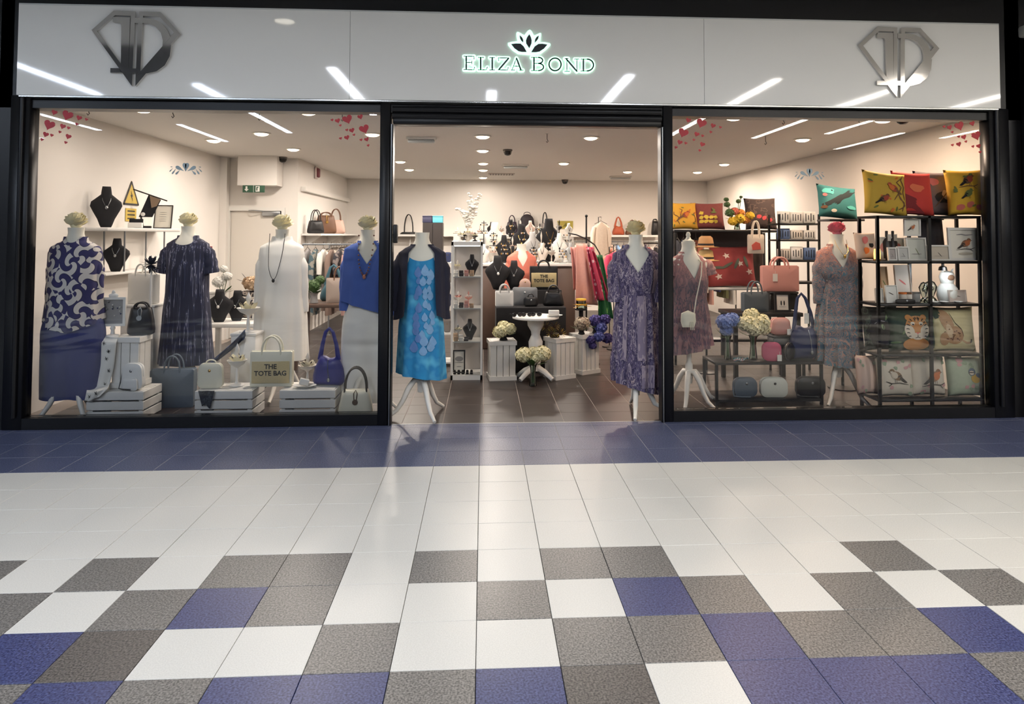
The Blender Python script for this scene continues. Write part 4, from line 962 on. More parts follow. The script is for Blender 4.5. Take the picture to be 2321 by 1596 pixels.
def hang_garment(label, x, Y, ztop, w, h, mat, rz=0.0, group=None, sleeves=True, d=.07, hm=None, name='hanging_garment', seed=0):
    """a garment on a hanger: x,Y,ztop = hook point"""
    t = thing(name, label, 'clothes', (x, Y, ztop-h-.09), rz, group); rd = random.Random(seed)
    zb = 0; zt = h
    mb = MB()
    def fn(u, v):
        a = 2*PI*u; z = zt-h*v
        if v < .1: k = .14+.86*math.sqrt(v/.1)
        else: k = 1-.12*math.sin(PI*min(1, (v-.1)/.5))+.12*v
        fo = 1+.10*v*math.sin(5*a+seed)
        return (w/2*k*math.sin(a), -d/2*(.6+.4*v)*fo*math.cos(a)+.012*v*math.sin(9*u*2*PI+seed), z-(.0 if v > .1 else .0))
    mb.grid(fn, 30, 16, mat, wrap=True)
    if sleeves:
        for s_ in (-1, 1): mb.tube([(s_*w*.40, 0, zt-h*.09), (s_*w*.50, 0, zt-h*.22), (s_*w*.53, 0, zt-h*.5)], [.035, .04, .032], 9, mat)
    mb.build('garment', mat, t, True, angle=70)
    mb = MB(); mb.tube([(-w*.38, 0, zt-h*.03), (0, 0, zt+.03), (w*.38, 0, zt-h*.03)], .005, 6); mb.tube([(0, 0, zt+.03), (0, 0, zt+.06), (.012, 0, zt+.085), (0, 0, zt+.098), (-.012, 0, zt+.085)], .003, 6)
    o = mb.build('hanger', hm or plain('hanger_metal', (120, 110, 100), .4, .7), t); return t
def rail(label, x0, y0, x1, y1, z, mat=STEEL, legs=True):
    cx, cy = (x0+x1)/2, (y0+y1)/2; t = thing('clothes_rail', label, 'clothes rail', (cx, cy, 0))
    mb = MB(); mb.tube([(x0-cx, y0-cy, z), (x1-cx, y1-cy, z)], .012, 8); mb.build('bar', mat, t)
    d = Vector((x1-x0, y1-y0, 0)).normalized(); e = Vector((-d.y, d.x, 0))*.2
    for (x, y) in ((x0-cx, y0-cy), (x1-cx, y1-cy)):
        mb = MB(); mb.tube([(x, y, .02), (x, y, z)], .012, 8); mb.build('upright', mat, t)
        mb = MB(); mb.lathe([(0, 0), (.03, 0), (.03, .012), (.014, .02), (0, .02)], 12, x, y); mb.build('foot', mat, t)
    return t
# =================================================================== LEFT WINDOW
# ---- prints
BLOUSE = swirl('swirl_blouse_print', (52, 50, 98), (212, 207, 202), (20, 22, 46))
STRIPE = printed('navy_streak_print', [(0, (30, 33, 56)), (.53, (52, 56, 84)), (.575, (150, 150, 168)), (.60, (30, 33, 56))], 26, 'noise', (1.7, 1.7, .06), 0, detail=3)
NAVYT = plain('navy_trousers_cloth', (52, 58, 112), .8, var=.12, scale=6); WHITEC = plain('white_cotton', (232, 230, 222), .85, var=.03, scale=9)
BLUEC = plain('cornflower_knit', (70, 98, 172), .85, var=.1, scale=14)
# dress form in swirl blouse
t, zt = mannequin('dress form in navy and white swirl blouse and navy trousers, far left window', 173, 1.29, 516, .08, legs=(-2.4, -.75, 1.4), hub=.27, reach=.3)
garment(t, 'blouse', BLOUSE, zt, [(0, .07, .065), (-.11, .095, .075), (-.135, .145, .09), (-.165, .19, .1), (-.22, .205, .115), (-.36, .205, .15), (-.56, .205, .15), (-.8, .228, .165), (-1.0, .236, .17)], -.83, ('scoop', .05, .7), -.075, (8, .01, .05), hemfn=lambda a: .10*(abs(a)/PI)**1-.02*math.cos(2*a), label='navy and white swirl print blouse',
        sleeves=[sleeve(-1, .60, -.01, .062, .062, .115), sleeve(1, .60, -.02, .065, .06, .12)])
trousers(t, zt, NAVYT, .115, .128, .17, label='navy wide leg trousers')
# dress form in streaked dress
t, zt = mannequin('dress form in long dark navy streaked dress, second from the left end', 427, 1.98, 513, -.05, legs=(-1.9, .2, 2.3), hub=.25, reach=.28)
garment(t, 'dress', STRIPE, zt, [(0, .07, .06), (-.11, .10, .075), (-.135, .15, .09), (-.165, .195, .1), (-.25, .205, .12), (-.4, .19, .14), (-.6, .195, .14), (-.85, .22, .15), (-1.35, .25, .17)], -1.28, ('scoop', .09, .9), -.085, (7, .01, .06), label='dark navy dress with white streaks', sleeves=[sleeve(-1, .24, .04, .07, .075, .13), sleeve(1, .24, .04, .07, .075, .13)])
# dress form in white dress
t, zt = mannequin('dress form in plain white dress with long thin necklace', 640, 1.98, 520, .1, legs=(-1.7, .4, 2.5), hub=.25, reach=.3, cr=.085)
garment(t, 'dress', WHITEC, zt, [(0, .07, .06), (-.11, .10, .075), (-.135, .15, .09), (-.165, .195, .1), (-.25, .205, .12), (-.4, .205, .14), (-.6, .21, .14), (-.85, .235, .16), (-1.4, .255, .18)], -1.22, ('scoop', .03, .6), -.065, (8, .01, .05), label='plain white long sleeved dress', sleeves=[sleeve(-1, .58, .03, .065, .05, .12), sleeve(1, .58, .03, .065, .05, .12)])
necklace(t.location.x-.02, 1.98, zt-.04, 'long thin dark necklace on the white dress', .42, .07, BLACKM, True, .003, -.185)
# dress form in blue cardigan
t, zt = mannequin('dress form in cornflower blue top and white trousers beside the door post', 834, 1.45, 521, .12, legs=(-2.2, -.1, 2.0))
garment(t, 'top', BLUEC, zt, [(0, .07, .06), (-.11, .09, .075), (-.135, .15, .09), (-.165, .20, .1), (-.25, .212, .12), (-.4, .215, .15), (-.6, .225, .155), (-.8, .24, .16)], -.68, ('v', .20, .65), -.095, (9, .01, .05), hemfn=lambda a: -.07*math.sin(a), label='cornflower blue v neck top', sleeves=[sleeve(-1, .5, .01, .07, .06, .115), sleeve(1, .5, .0, .07, .06, .11)])
trousers(t, zt, WHITEC, .105, .112, .08, label='white trousers')
necklace(t.location.x, 1.45, zt-.05, 'brown beaded necklace on the cornflower blue top', .34, .065, plain('wood_bead', (120, 78, 62), .5), True, .0035, -.165, plain('horn_pendant', (176, 112, 84), .4), beads=True)
# ---- crates
CY = 1.20; ch = atz(887, CY, 260)
c1 = (atx(195, CY, 910), atx(325, CY, 910)); c2 = (atx(441, CY, 910), atx(572, CY, 910)); c3 = (atx(633, CY, 910), atx(760, CY, 910))
crate('white slatted crate holding the plank box and bee scarf', *c1, CY, ch, .32); crate('white slatted crate under the small cream bag', *c2, CY, ch, .32); crate('white slatted crate under the royal blue bag', *c3, CY, ch, .32)
ct = ch+.001
# things on the first crate
x, _, w_, _ = B(250, 770, 314, 885, 1.30); bh = atz(765, 1.30, 280)-ct
plank_box('white upright plank box standing on the left crate', x, 1.41, ct, w_, .2, bh, 3, 0, 2)
bz = ct+bh+.001
BEE = MB(); 
E_ = [(0, 246, 272, 764, 1.395), (.07, 226, 270, 762, 1.335), (.13, 208, 264, 778, 1.275), (.4, 203, 258, 828, 1.272), (.72, 198, 247, 878, 1.262), (.78, 196, 244, 886, 1.178), (1, 190, 226, 906, 1.168)]
def scarf_pt(u, v):
    for a, b in zip(E_, E_[1:]):
        if a[0] <= v <= b[0]:
            q = (v-a[0])/(b[0]-a[0]); e = [a[k]+(b[k]-a[k])*q for k in range(5)]; break
    p = at(e[1]+(e[2]-e[1])*u, e[3]+6*math.sin(3*u+1)*v, e[4]); return Vector((p.x, p.y-.012*math.sin(9*u+4*v)*min(1, v*2), p.z+.008))
o0 = scarf_pt(.5, .6)
t, o = cloth_obj('scarf', 'white scarf with small dark bee motifs draped over the plank box', 'scarf', lambda u, v: tuple(scarf_pt(u, v)-o0), 14, 30, WHITEC, tuple(o0))
mb = MB(); rd = random.Random(3)
for u, v in ((.75, .24), (.3, .42), (.85, .5), (.35, .66), (.7, .33), (.55, .83), (.25, .9), (.5, .14), (.8, .7)):
    c = scarf_pt(u, v)-o0+Vector((0, -.006, 0)); a = rd.uniform(0, PI)
    for k in range(3):
        q = a+k*1.05; mb.petal(c-Vector((math.cos(q), 0, math.sin(q)))*.02, (math.cos(q), -.05, math.sin(q)), .04, .012, BLACKC, .0)
b = mb.build('bee_motifs', BLACKC, t); b['kind'] = 'stuff'
boxbag('small white rucksack standing on the left crate', atx(301, 1.25, 860), 1.262, ct, .185, .215, .075, plain('white_leather', (230, 230, 226), .45), .3, -.15, STEEL, BLACKL, None, name='rucksack', top=.9, pocket=True)
# earring frame on stand
x, _, w_, h_ = B(228, 655, 285, 760, 1.36); GREYP = plain('grey_gauze', (150, 148, 146), .8)
t = thing('earring_display', 'white ornate frame of earrings on a turned stand', 'jewellery stand', (x, 1.36, bz), .1)
mb = MB(); mb.lathe([(0, 0), (.055, 0), (.05, .012), (.018, .02), (.013, .05), (.022, .07), (.01, .09)], 18); mb.build('stand', WHITE, t)
fz = .085; fh = h_-fz-.06
mb = MB(); mb.box(0, 0, fz+.01, w_, .02, .02); mb.box(0, 0, fz+fh-.01, w_, .02, .02); mb.box(-w_/2+.01, 0, fz+fh/2, .02, .02, fh-.04); mb.box(w_/2-.01, 0, fz+fh/2, .02, .02, fh-.04); mb.build('frame', WHITE, t, False)
mb = MB(); mb.box(0, .004, fz+fh/2, w_-.035, .004, fh-.035); mb.build('gauze', GREYP, t, False)
mb = MB(); mb.ball((0, 0, fz+fh+.012), .03, None, 10, 6, (1.3, .4, .8)); mb.ball((0, 0, fz+fh+.038), .016, None, 8, 6, (1, .5, 1.4)); mb.build('crest', WHITE, t)
mb = MB()
for k in range(12): mb.ball((rd.uniform(-.36, .36)*w_, -.004, fz+fh*rd.uniform(.15, .85)), .006+.004*(k % 3 == 0), [STEEL, WHITE, NAVY][k % 3], 6, 4)
o = mb.build('earrings', None, t); o['kind'] = 'stuff'
dome_bag('black patent handbag with silver buckles behind the earring frame', atx(321, 1.46, 730), 1.455, bz, .215, .235, BLACKL, BLACKL, .1, .05, .09, clasp=STEEL)
# grey blue tote in front of the streaked dress
SLATE = plain('slate_leather', (88, 100, 112), .5)
x, _, w_, h_ = B(345, 832, 442, 910, 1.66); tote('slate grey tote bag standing between the first two crates', x, 1.66, 0, w_, .33, SLATE, SLATE, .13, .13, .08, hw=.36)
# second crate
boxbag('small cream crossbody bag standing on the second crate', atx(478, 1.29, 860), 1.29, ct, .205, .205, .07, CREAM, .22, 0, GOLD, None, .03, top=.93)
t, o = cloth_obj('scarf', 'dark printed scarf end hanging over the front of the second crate', 'scarf', lambda u, v: ((u-.5)*.13*(1-.5*v), -.006*math.sin(9*u)-.004, .055-.11*v-.05*abs(u-.3)*v), 8, 8, printed('dark_scarf_print', [(0, (24, 28, 40)), (.55, (70, 76, 84)), (.6, (22, 26, 36))], 30, 'noise'), (atx(468, CY-.02, 900), CY-.018, atz(900, CY, 468)))
flower_stand('white pedestal jewellery stand with cream flowers on the second crate', atx(536, 1.36, 850), 1.37, ct, .36, .082, CREAMF, None, None, plain('dusk_leaf', (96, 88, 80), .7), 5)
# the tote bag lettered
NAT = plain('jute_panel', (212, 194, 146), .8, var=.1, scale=90)
x, _, w_, h_ = B(568, 806, 663, 886, 1.33); tote('cream canvas bag lettered THE TOTE BAG bridging two crates', x, 1.345, ct, w_, h_, CREAM, CREAM, .10, .135, .02, NAT, ('THE', 'TOTE BAG'), hw=.45, tz=.52)
# third crate
x = atx(690, 1.27, 880); t = thing('display_plate', 'white oval plate with a small white box on the third crate', 'plate', (x, 1.28, ct))
mb = MB(); mb.lathe([(0, 0), (.05, 0), (.095, .016), (.098, .019), (.05, .006), (0, .005)], 28, sx=1, sy=.65); mb.build('plate', WHITE, t); mb = MB(); mb.rbox(-.005, 0, .045, .075, .05, .05, .006, None, 2, .3, .3); mb.build('box', WHITE, t)
flower_stand('white jewellery tree with dark flower earrings on the third crate', atx(697, 1.40, 850), 1.40, ct, .27, .08, plain('ivory_petal', (214, 208, 186), .7), plain('ivory_stand', (216, 208, 196), .5), None, plain('dark_petal', (62, 50, 44), .7), 9)
ROYAL = plain('royal_blue_leather', (44, 46, 124), .42)
hobo('royal blue hobo bag with chain on the third crate', atx(746, 1.38, 830), 1.37, ct, .27, .48, ROYAL, -.15, None, True, .12)
# cream handbag on the floor
dome_bag('cream handbag with dark looped handles on the floor beside the door post', atx(806, 1.15, 900), 1.16, 0, .285, .25, CREAM, plain('dark_olive_leather', (62, 58, 50), .5), .06, .19, .11, clasp=plain('wood_clasp', (100, 84, 66), .5), hw=.62)
# ---- shelves on the left wall
SX = LX+.16
def lw(px, py=517): return at(px, py, X=SX)
uy0, uy1 = lw(215).y, lw(385).y; uz = lw(300).z; lz = lw(300, 612).z
t = thing('display_shelf', 'white two tier shelf fixed along the left wall', 'shelf', (SX-.02, (uy0+uy1)/2, lz-.2)); w_ = uy1-uy0
mb = MB(); mb.rbox(0, 0, uz-.018-lz+.2, .28, w_, .036, .006, None, 1); mb.build('top_shelf', WHITE, t)
mb = MB(); mb.rbox(.0, -.05, .188, .26, w_-.1, .024, .005, None, 1); mb.build('lower_shelf', WHITE, t)
for b in (-.25, .3):
    for a in (-.10, .10): mb = MB(); mb.tube([(a, b*w_, .2), (a, b*w_, uz-.03-lz+.2)], .009, 8); mb.build('post', STEEL, t)
bust('black necklace bust at left end of the wall shelf', SX, lw(240).y, uz+.002, .27, .40, BLACKC, .55)
bust('dark necklace bust on the lower tier of the wall shelf', SX, lw(262, 612).y, lz+.002, .24, .33, BLACKC, .2)
# bracelet stand and notice on the shelf
t = thing('bracelet_stand', 'black and tan slanted bracelet bar stand on the wall shelf', 'jewellery stand', (SX, lw(331).y, uz+.002), .35)
mb = MB(); mb.tube([(-.13, 0, .42), (.20, 0, .30)], .007, 8); mb.build('bar', BLACKM, t); mb = MB(); mb.rbox(-.03, 0, .012, .16, .1, .024, .004); mb.build('base', BLACKC, t)
mb = MB(); mb.tube([(-.03, 0, .02), (-.05, 0, .12), (.05, 0, .355)], .010, 8); mb.build('stem', BLACKM, t)
mb = MB(); mb.prism([(-.07, .12), (.06, .12), (.14, .31), (.02, .365)], -.02, -.012); mb.build('dark_cloth', BLACKC, t, False); mb = MB(); mb.prism([(.05, .22), (.10, .24), (.135, .315), (.03, .355)], -.026, -.021); mb.build('tan_cloth', plain('tan_cloth', (140, 118, 96), .8), t, False)
mb = MB(); mb.ball((-.03, -.025, .15), .022, None, 8, 6, (1, .3, 1)); mb.build('brooch', WHITE, t)
t = thing('gift_box', 'small open white gift box on the wall shelf', 'box', (SX+.03, lw(300).y, uz+.002), .3); mb = MB(); mb.rbox(0, 0, .028, .13, .08, .054, .004); mb.build('base', WHITE, t); mb = MB(); mb.rbox(0, .045, .065, .13, .012, .06, .003, None, 1, 0, 0, -.3); mb.build('lid', BLACKC, t)
picture('leaning white notice card in a thin dark frame on the wall shelf', SX+.02, lw(352).y+.12, uz+.003, .19, .27, BLACKM, None, [(GREYP, line([(-.5, .4-.2*k), (.4, .4-.2*k)], .04)) for k in range(5)], .008, -.2, .1, name='notice_card')
# warning notice on the wall
q = at(297, 460, X=LX+.004); YEL = plain('warning_yellow', (206, 176, 74), .5)
t = thing('warning_sign', 'yellow triangular warning sign above the wall shelf on the left wall', 'sign', (LX+.003, q.y, q.z), PI/2); k = (q.y+4.5)/1530*1.0
mb = MB(); mb.prism([(-.16, -.02), (.16, -.02), (0, .24)], -.004, -.001); mb.build('triangle', YEL, t, False)
for a, b in (((-.15, -.015), (.15, -.015)), ((.15, -.015), (0, .225)), ((0, .225), (-.15, -.015))):
    mb = MB(); capsule(mb, a, b, .01, -.006, -.003); mb.build('border', BLACKM, t, False)
mb = MB(); mb.prism([(-.012, .13), (.03, .07), (.01, .07), (.03, .02), (-.02, .085), (.004, .085)], -.006, -.003); mb.build('symbol', BLACKM, t, False)
mb = MB(); mb.box(0, -.003, -.13, .22, .004, .14); mb.build('caption_panel', YEL, t, False)
for k in range(3): mb = MB(); mb.box(0, -.006, -.09-.04*k, .15, .002, .014); mb.build('caption_line', BLACKM, t, False)
# ---- white handbag on a plinth, navy flower headpiece
x, z0, w_, h_ = B(282, 622, 355, 690, 1.98); plinth('white plinth under the white handbag', x, 2.06, 0, .30, .26, z0); tote('plain white handbag on a plinth beside the swirl blouse', x, 2.04, z0+.002, w_*.95, h_, WHITEC, WHITEC, .12, .1, -.25, hw=.4)
x = atx(343, 1.66, 600)-.03; t = thing('headpiece', 'spiky navy feather headpiece on a slim white stand beside the streaked dress', 'hat', (x+.03, 1.66, 0)); zc = atz(600, 1.66, 347)
mb = MB(); mb.lathe([(0, 0), (.08, 0), (.08, .01), (.012, .02), (.008, zc-.03)], 14); mb.build('stand', WHITE, t)
mb = MB()
for k in range(30):
    z = 1-2*(k+.5)/30; a = k*2.4; s_ = math.sqrt(1-z*z); mb.petal((0, 0, zc), (s_*math.cos(a), s_*math.sin(a), z), .085, .035, None, .15)
o = mb.build('feathers', plain('navy_feather', (28, 32, 50), .8), t); o['kind'] = 'stuff'
# ---- table behind the second and third crate
ty = 2.75; x0, x1 = atx(462, ty, 700), atx(600, ty, 700); tz = atz(730, ty, 530)
t = thing('display_table', 'white display table behind the streaked and white dresses', 'table', ((x0+x1)/2, ty+.1, 0)); w_ = x1-x0
mb = MB(); mb.rbox(0, 0, tz-.02, w_, .5, .04, .006); mb.build('tabletop', WHITE, t)
for a in (-1, 1):
    for b in (-1, 1): mb = MB(); mb.box(a*(w_/2-.04), b*.2, (tz-.04)/2, .05, .05, tz-.04); mb.build('leg', WHITE, t, False)
bust('black necklace bust with round white tag behind the second crate', atx(497, ty, 690), ty, tz+.002, .28, .34, BLACKC, .1, True, -.06, STEEL, pend=WHITE)
bust('black necklace bust with silver buckle pendant behind the second crate', atx(535, ty+.08, 690), ty+.10, tz+.002, .26, .32, BLACKC, -.1, True, -.06, STEEL, pend=CHROME)
plinth('small white display box on the table beside the streaked dress', atx(480, ty+.25, 690), ty+.26, tz+.002, .16, .14, .30)
SCF = [printed('scarf_print_%d' % k, s_, 22, 'noise', warp=.3) for k, s_ in enumerate(([(0, (34, 34, 44)), (.5, (190, 176, 164))], [(0, (198, 168, 158)), (.5, (112, 88, 84)), (.58, (220, 206, 194))], [(0, (224, 214, 200)), (.52, (52, 54, 70))]))]
x = atx(572, ty+.2, 640)
for k in range(4):
    t = thing('rolled_scarf', ['dark printed scarf, lowest of the rolled scarf pile', 'cream and dark rolled scarf, second from the bottom of the pile', 'rose printed rolled scarf, third in the pile', 'dark printed scarf on top of the rolled pile'][k], 'scarf', (x, ty+.22, tz+.004+k*.078), .1*k-.15, 'scarf pile')
    mb = MB(); mb.tube([(-.12, 0, .038), (-.07, .01, .041), (0, 0, .038), (.07, -.008, .041), (.12, .004, .038)], [.028, .034, .036, .033, .028], 10); mb.build('roll', SCF[k % 3], t); mb = MB(); mb.box(.03, -.036, .035, .03, .004, .05); mb.build('band', WHITE, t, False)
hz = tz+.004+4*.078
t = thing('fascinator_hat', 'beige ruffled fascinator with dark feather tips on the scarf pile', 'hat', (x, ty+.22, hz)); mb = MB(); florets(mb, (0, 0, .075), .085, plain('beige_tulle', (206, 176, 142), .8), 40, (1.2, .9, .75), 4, .5); mb.build('ruffle', None, t); mb = MB()
for a in (.2, 1.2, 2.3, 2.9): mb.petal((.06*math.cos(a), -.03, .08+.03*math.sin(a)), (math.cos(a), -.1, .9*math.sin(a)), .11, .04, None, .1)
o = mb.build('feather_tips', plain('dark_feather', (50, 38, 34), .8), t); o['kind'] = 'stuff'
bouquet('white orchid bunch in a white pot behind the second crate', atx(507, ty+.3, 620), ty+.27, tz+.002, .30, .05, [(-.03, -.02, .40, .065, WHITEC), (.05, 0, .46, .055, WHITEC), (0, .03, .54, .045, WHITEC)], GREEN, WHITE, 3)
t = thing('tag_holder', 'small red plastic ticket holder beside the streaked dress', 'ticket', (atx(486, ty+.02, 566), ty-.1, tz+.002)); zc = atz(566, ty, 486)-tz; mb = MB(); mb.rbox(0, 0, zc, .05, .012, .07, .004); mb.build('ticket', plain('ticket_red', (150, 52, 58), .5), t); mb = MB(); mb.tube([(0, 0, 0), (0, 0, zc-.03)], .003, 5); mb.lathe([(0, 0), (.03, 0), (.03, .006), (0, .007)], 12); mb.build('stalk', STEEL, t)
# plinth with flower stand, navy scarf
py = 1.56; x0, x1 = atx(520, py, 800), atx(576, py, 800); pz = atz(757, py, 570)
plinth('tall white plinth with a cream flower stand behind the lettered tote', (x0+x1)/2, py+.13, 0, x1-x0, .2, pz); flower_stand('cream flower jewellery stand on the tall white plinth', atx(553, py, 720), py+.11, pz+.002, .36, .10, CREAMF, None, None, plain('dusk_petal', (90, 84, 72), .7), 2)
t, o = cloth_obj('scarf', 'navy silk scarf trailing from the tall white plinth', 'scarf', lambda u, v: ((.0-.34*v+.05*math.sin(4*v)+.03*u), .03*math.sin(5*u+3*v), -.02-.34*v**1.6+(u-.5)*.10*(1-.4*v)), 8, 22, printed('navy_silk', [(0, (26, 34, 60)), (.6, (54, 74, 112)), (.66, (24, 30, 52))], 14, 'noise', rough=.4), (atx(552, py-.02, 770), py-.03, pz+.02))
# ---- stuff further back on the left: bag shelf, clothes rail
sz = atz(530, 7.1, 770)
t = thing('bag_shelf', 'long white wall shelf carrying handbags on the return wall', 'shelf', (RWX+.15, 7.45, sz)); mb = MB(); mb.box(0, 0, -.015, .29, 3.3, .03); mb.build('board', WHITE, t, False)
for y in (-1.4, 0, 1.4): mb = MB(); mb.prism([(-.14, -.03), (.1, -.03), (-.14, -.2)], y-.01, y+.01); mb.build('bracket', WHITE, t, False)
yb = 5.35; q = at(735, 487, X=-2.36); dome_bag('black handbag with round handles on the return wall shelf', RWX+.17, 5.98, sz+.002, .26, .20, BLACKL, BLACKL, .7, .17, .13)
dome_bag('brown slouchy handbag in the middle of the return wall shelf', RWX+.17, 6.65, sz+.002, .34, .30, BROWN, BROWN, .5, .06, .14, clasp=GOLD)
dome_bag('pale pink handbag with tall handle at the far end of the return wall shelf', RWX+.18, 7.35, sz+.002, .32, .24, plain('blush_leather', (206, 172, 156), .5), BROWN, .4, .2, .12)
rail('steel clothes rail in front of the return wall', RWX+.4, 5.9, RWX+.4, 8.5, 1.36)
GC = [(196, 184, 170), (120, 108, 100), (168, 148, 136), (84, 92, 108), (206, 196, 184), (60, 58, 66), (150, 124, 110), (186, 160, 150), (98, 110, 104), (70, 76, 96), (216, 206, 196), (128, 98, 84)]
GN = ['cream', 'taupe', 'fawn', 'slate blue', 'ivory', 'charcoal', 'tan', 'dusty pink', 'sage', 'dark blue', 'off white', 'chestnut']
for k in range(12):
    hang_garment('%s garment on the return wall clothes rail' % GN[k], RWX+.4, 6.0+.2*k, 1.385, .42, .78+.1*(k % 3), plain('rail_cloth_%d' % k, GC[k], .85, var=.12, scale=10), 0, 'clothes on the return wall rail', True, .11, seed=k)
# low island between window and rail
iy = 3.3; ix = atx(745, iy, 700); iz = .74
t = thing('island_table', 'dark wooden island table in the middle of the left half of the shop', 'table', (ix-.05, iy+.2, 0)); mb = MB(); mb.rbox(0, 0, iz-.02, .72, .6, .04, .006); mb.build('tabletop', plain('walnut', (92, 72, 60), .5, var=.15, scale=8), t)
for a in (-1, 1):
    for b in (-1, 1): mb = MB(); mb.box(a*.3, b*.25, iz/2-.02, .05, .05, iz-.04); mb.build('leg', plain('walnut', (92, 72, 60)), t, False)
bouquet('green leafy plant in a grey pot on the island table', ix-.18, iy+.05, iz+.002, .12, .07, [(0, 0, .2, .08, GREEN), (.06, .02, .26, .06, GREEN)], GREEN, GREYP, 10)
tote('taupe canvas tote on the island table', ix+.1, iy+.1, iz+.002, .3, .28, plain('taupe_canvas', (168, 152, 140), .8), BROWN, .12, .14, .2)
hobo('teal shoulder bag on the island table', ix-.02, iy+.32, iz+.002, .3, .42, plain('teal_leather', (58, 98, 112), .5), .2)
bust('grey linen necklace bust on the island table', ix+.26, iy+.3, iz+.002, .24, .4, plain('grey_linen', (150, 142, 134), .85), -.2)
fl = iy+.95
rail('steel clothes rail behind the island table', atx(690, fl, 560)-.02, fl, atx(800, fl, 560), fl, 1.40)
for k in range(7):
    hang_garment('%s on the rail behind the island table' % ['grey marl blouse', 'teal print top', 'ivory shirt', 'mocha dress', 'charcoal print tunic', 'dusty rose blouse', 'petrol blue dress'][k], atx(697, fl, 560)+.1*k, fl, 1.425, .40, .62+.2*(k % 2), [plain('grey_marl', (150, 146, 144), .9), printed('teal_top_print', [(0, (70, 92, 100)), (.5, (150, 146, 136))], 16, 'noise'), WHITEC, plain('mocha', (140, 118, 106), .85), printed('charcoal_print', [(0, (52, 50, 56)), (.52, (130, 120, 116))], 18, 'noise'), plain('dusty_rose', (188, 152, 146), .85), plain('petrol', (66, 84, 104), .85)][k], PI/2, 'clothes behind the island table', True, .085, seed=k+20)
q = at(490, 495, X=LX+.105); 
t = thing('hanging_tag', 'small yellow key tag on the pipe casing beside the stockroom door', 'tag', (at(490, 495, Y=DWY-.14).x, DWY-.128, at(490, 503, Y=DWY-.13).z)); mb = MB(); mb.rbox(0, 0, .04, .05, .008, .08, .003, None, 1); mb.build('tag', plain('tag_yellow', (176, 164, 110), .6), t); mb = MB(); mb.tube([(0, 0, .08), (-.01, 0, .13), (.01, 0, .13), (0, 0, .08)], .003, 5); mb.build('cord', BLACKM, t)
# =================================================================== DOORWAY
TURQ = printed('turquoise_dress_print', [(.3, (44, 150, 200)), (.5, (40, 132, 188)), (.7, (96, 186, 222))], 7, 'noise', hard=False)
NAVYK = plain('navy_cardigan_knit', (34, 36, 54), .9, var=.15, scale=20)
t, zt = mannequin('dress form in turquoise sundress and navy cardigan at the left of the doorway', 957, 1.26, 527, .05, top=None, legs=(-2.75, -1.15, .9), hub=.27, reach=.30)
DP = [(0, .07, .06), (-.11, .10, .075), (-.15, .135, .09), (-.2, .15, .11), (-.36, .17, .145), (-.56, .155, .125), (-.8, .185, .14), (-1.24, .20, .15)]
d_ = garment(t, 'sundress', TURQ, zt, DP, -1.21, ('scoop', .10, 1.3), -.14, (8, .005, .07), label='turquoise sundress with pale petal print', hemfn=lambda a: -.03*math.sin(a), ph=1.0)
PAL = plain('pale_petal_print', (126, 168, 208), .85, var=.15, scale=30); PAL2 = plain('dusk_petal_print', (96, 132, 188), .85, var=.15, scale=30)
mb = MB(); rd = random.Random(5)
def on_dress(a, z, prof=DP, e=.012, fold=(8, .005, .07, 1.0), hem=-1.21):
    rx, ry = lerp_table(prof, z); v = max(0, min(1, (z+.14)/(hem+.14)))**.8; k = 1+(fold[1]+(fold[2]-fold[1])*v*v)*(math.sin(fold[0]*a+fold[3])+.5*math.sin((fold[0]*1.7//1)*a+1.3*fold[3]+3*v))
    return Vector(((rx*k+e)*math.sin(a), -(ry*k+e)*math.cos(a), zt+z))
for k in range(30):
    z = -.34-.66*(k//3)/9.5+rd.uniform(-.02, .02); a = (k % 3-1)*.34+.14+rd.uniform(-.1, .1); s_ = rd.uniform(.030, .05)
    fn = lambda u, v, e: tuple(on_dress(a+u/.17, z+v, e=e))
    decal(mb, ('b', [(0, s_*1.2), (s_*.55, s_*.4), (s_*.7, -s_*.2), (s_*.35, -s_*.75), (0, -s_*.85), (-s_*.35, -s_*.75), (-s_*.7, -s_*.2), (-s_*.55, s_*.4)]), PAL if k % 3 else PAL2, fn, .006+.0004*(k % 7))
o = mb.build('petal_print', None, d_); o['kind'] = 'stuff'
garment(t, 'cardigan', NAVYK, zt, [(0, .075, .065), (-.11, .10, .08), (-.14, .155, .1), (-.175, .20, .112), (-.3, .208, .15), (-.56, .215, .165), (-.9, .235, .18)], -.60, ('v', .0, 1), -.10, (9, .01, .06), opening=(.55, .62), hemfn=lambda a: -.13*abs(math.sin(a))**1.5-.04*max(0, math.cos(a)), label='open navy cardigan with pointed hem', sleeves=[sleeve(-1, .46, .035, .08, .07, .135), sleeve(1, .46, .0, .07, .06, .125)], ph=.5)
PURP = printed('purple_panel_print', [(0, (56, 48, 80)), (.38, (98, 88, 118)), (.46, (58, 50, 82)), (.51, (160, 148, 160)), (.56, (78, 68, 98)), (.66, (166, 150, 154))], 21, 'noise', (1.3, 1.3, .42), 1.2, detail=4, warp=.12)
t, zt = mannequin('dress form in long purple print dress at the right of the doorway', 1441, 1.28, 532, -.08, capmat=plain('straw_cap', (226, 212, 164), .7), legs=(-1.75, -.35, 1.6), hub=.22, reach=.30)
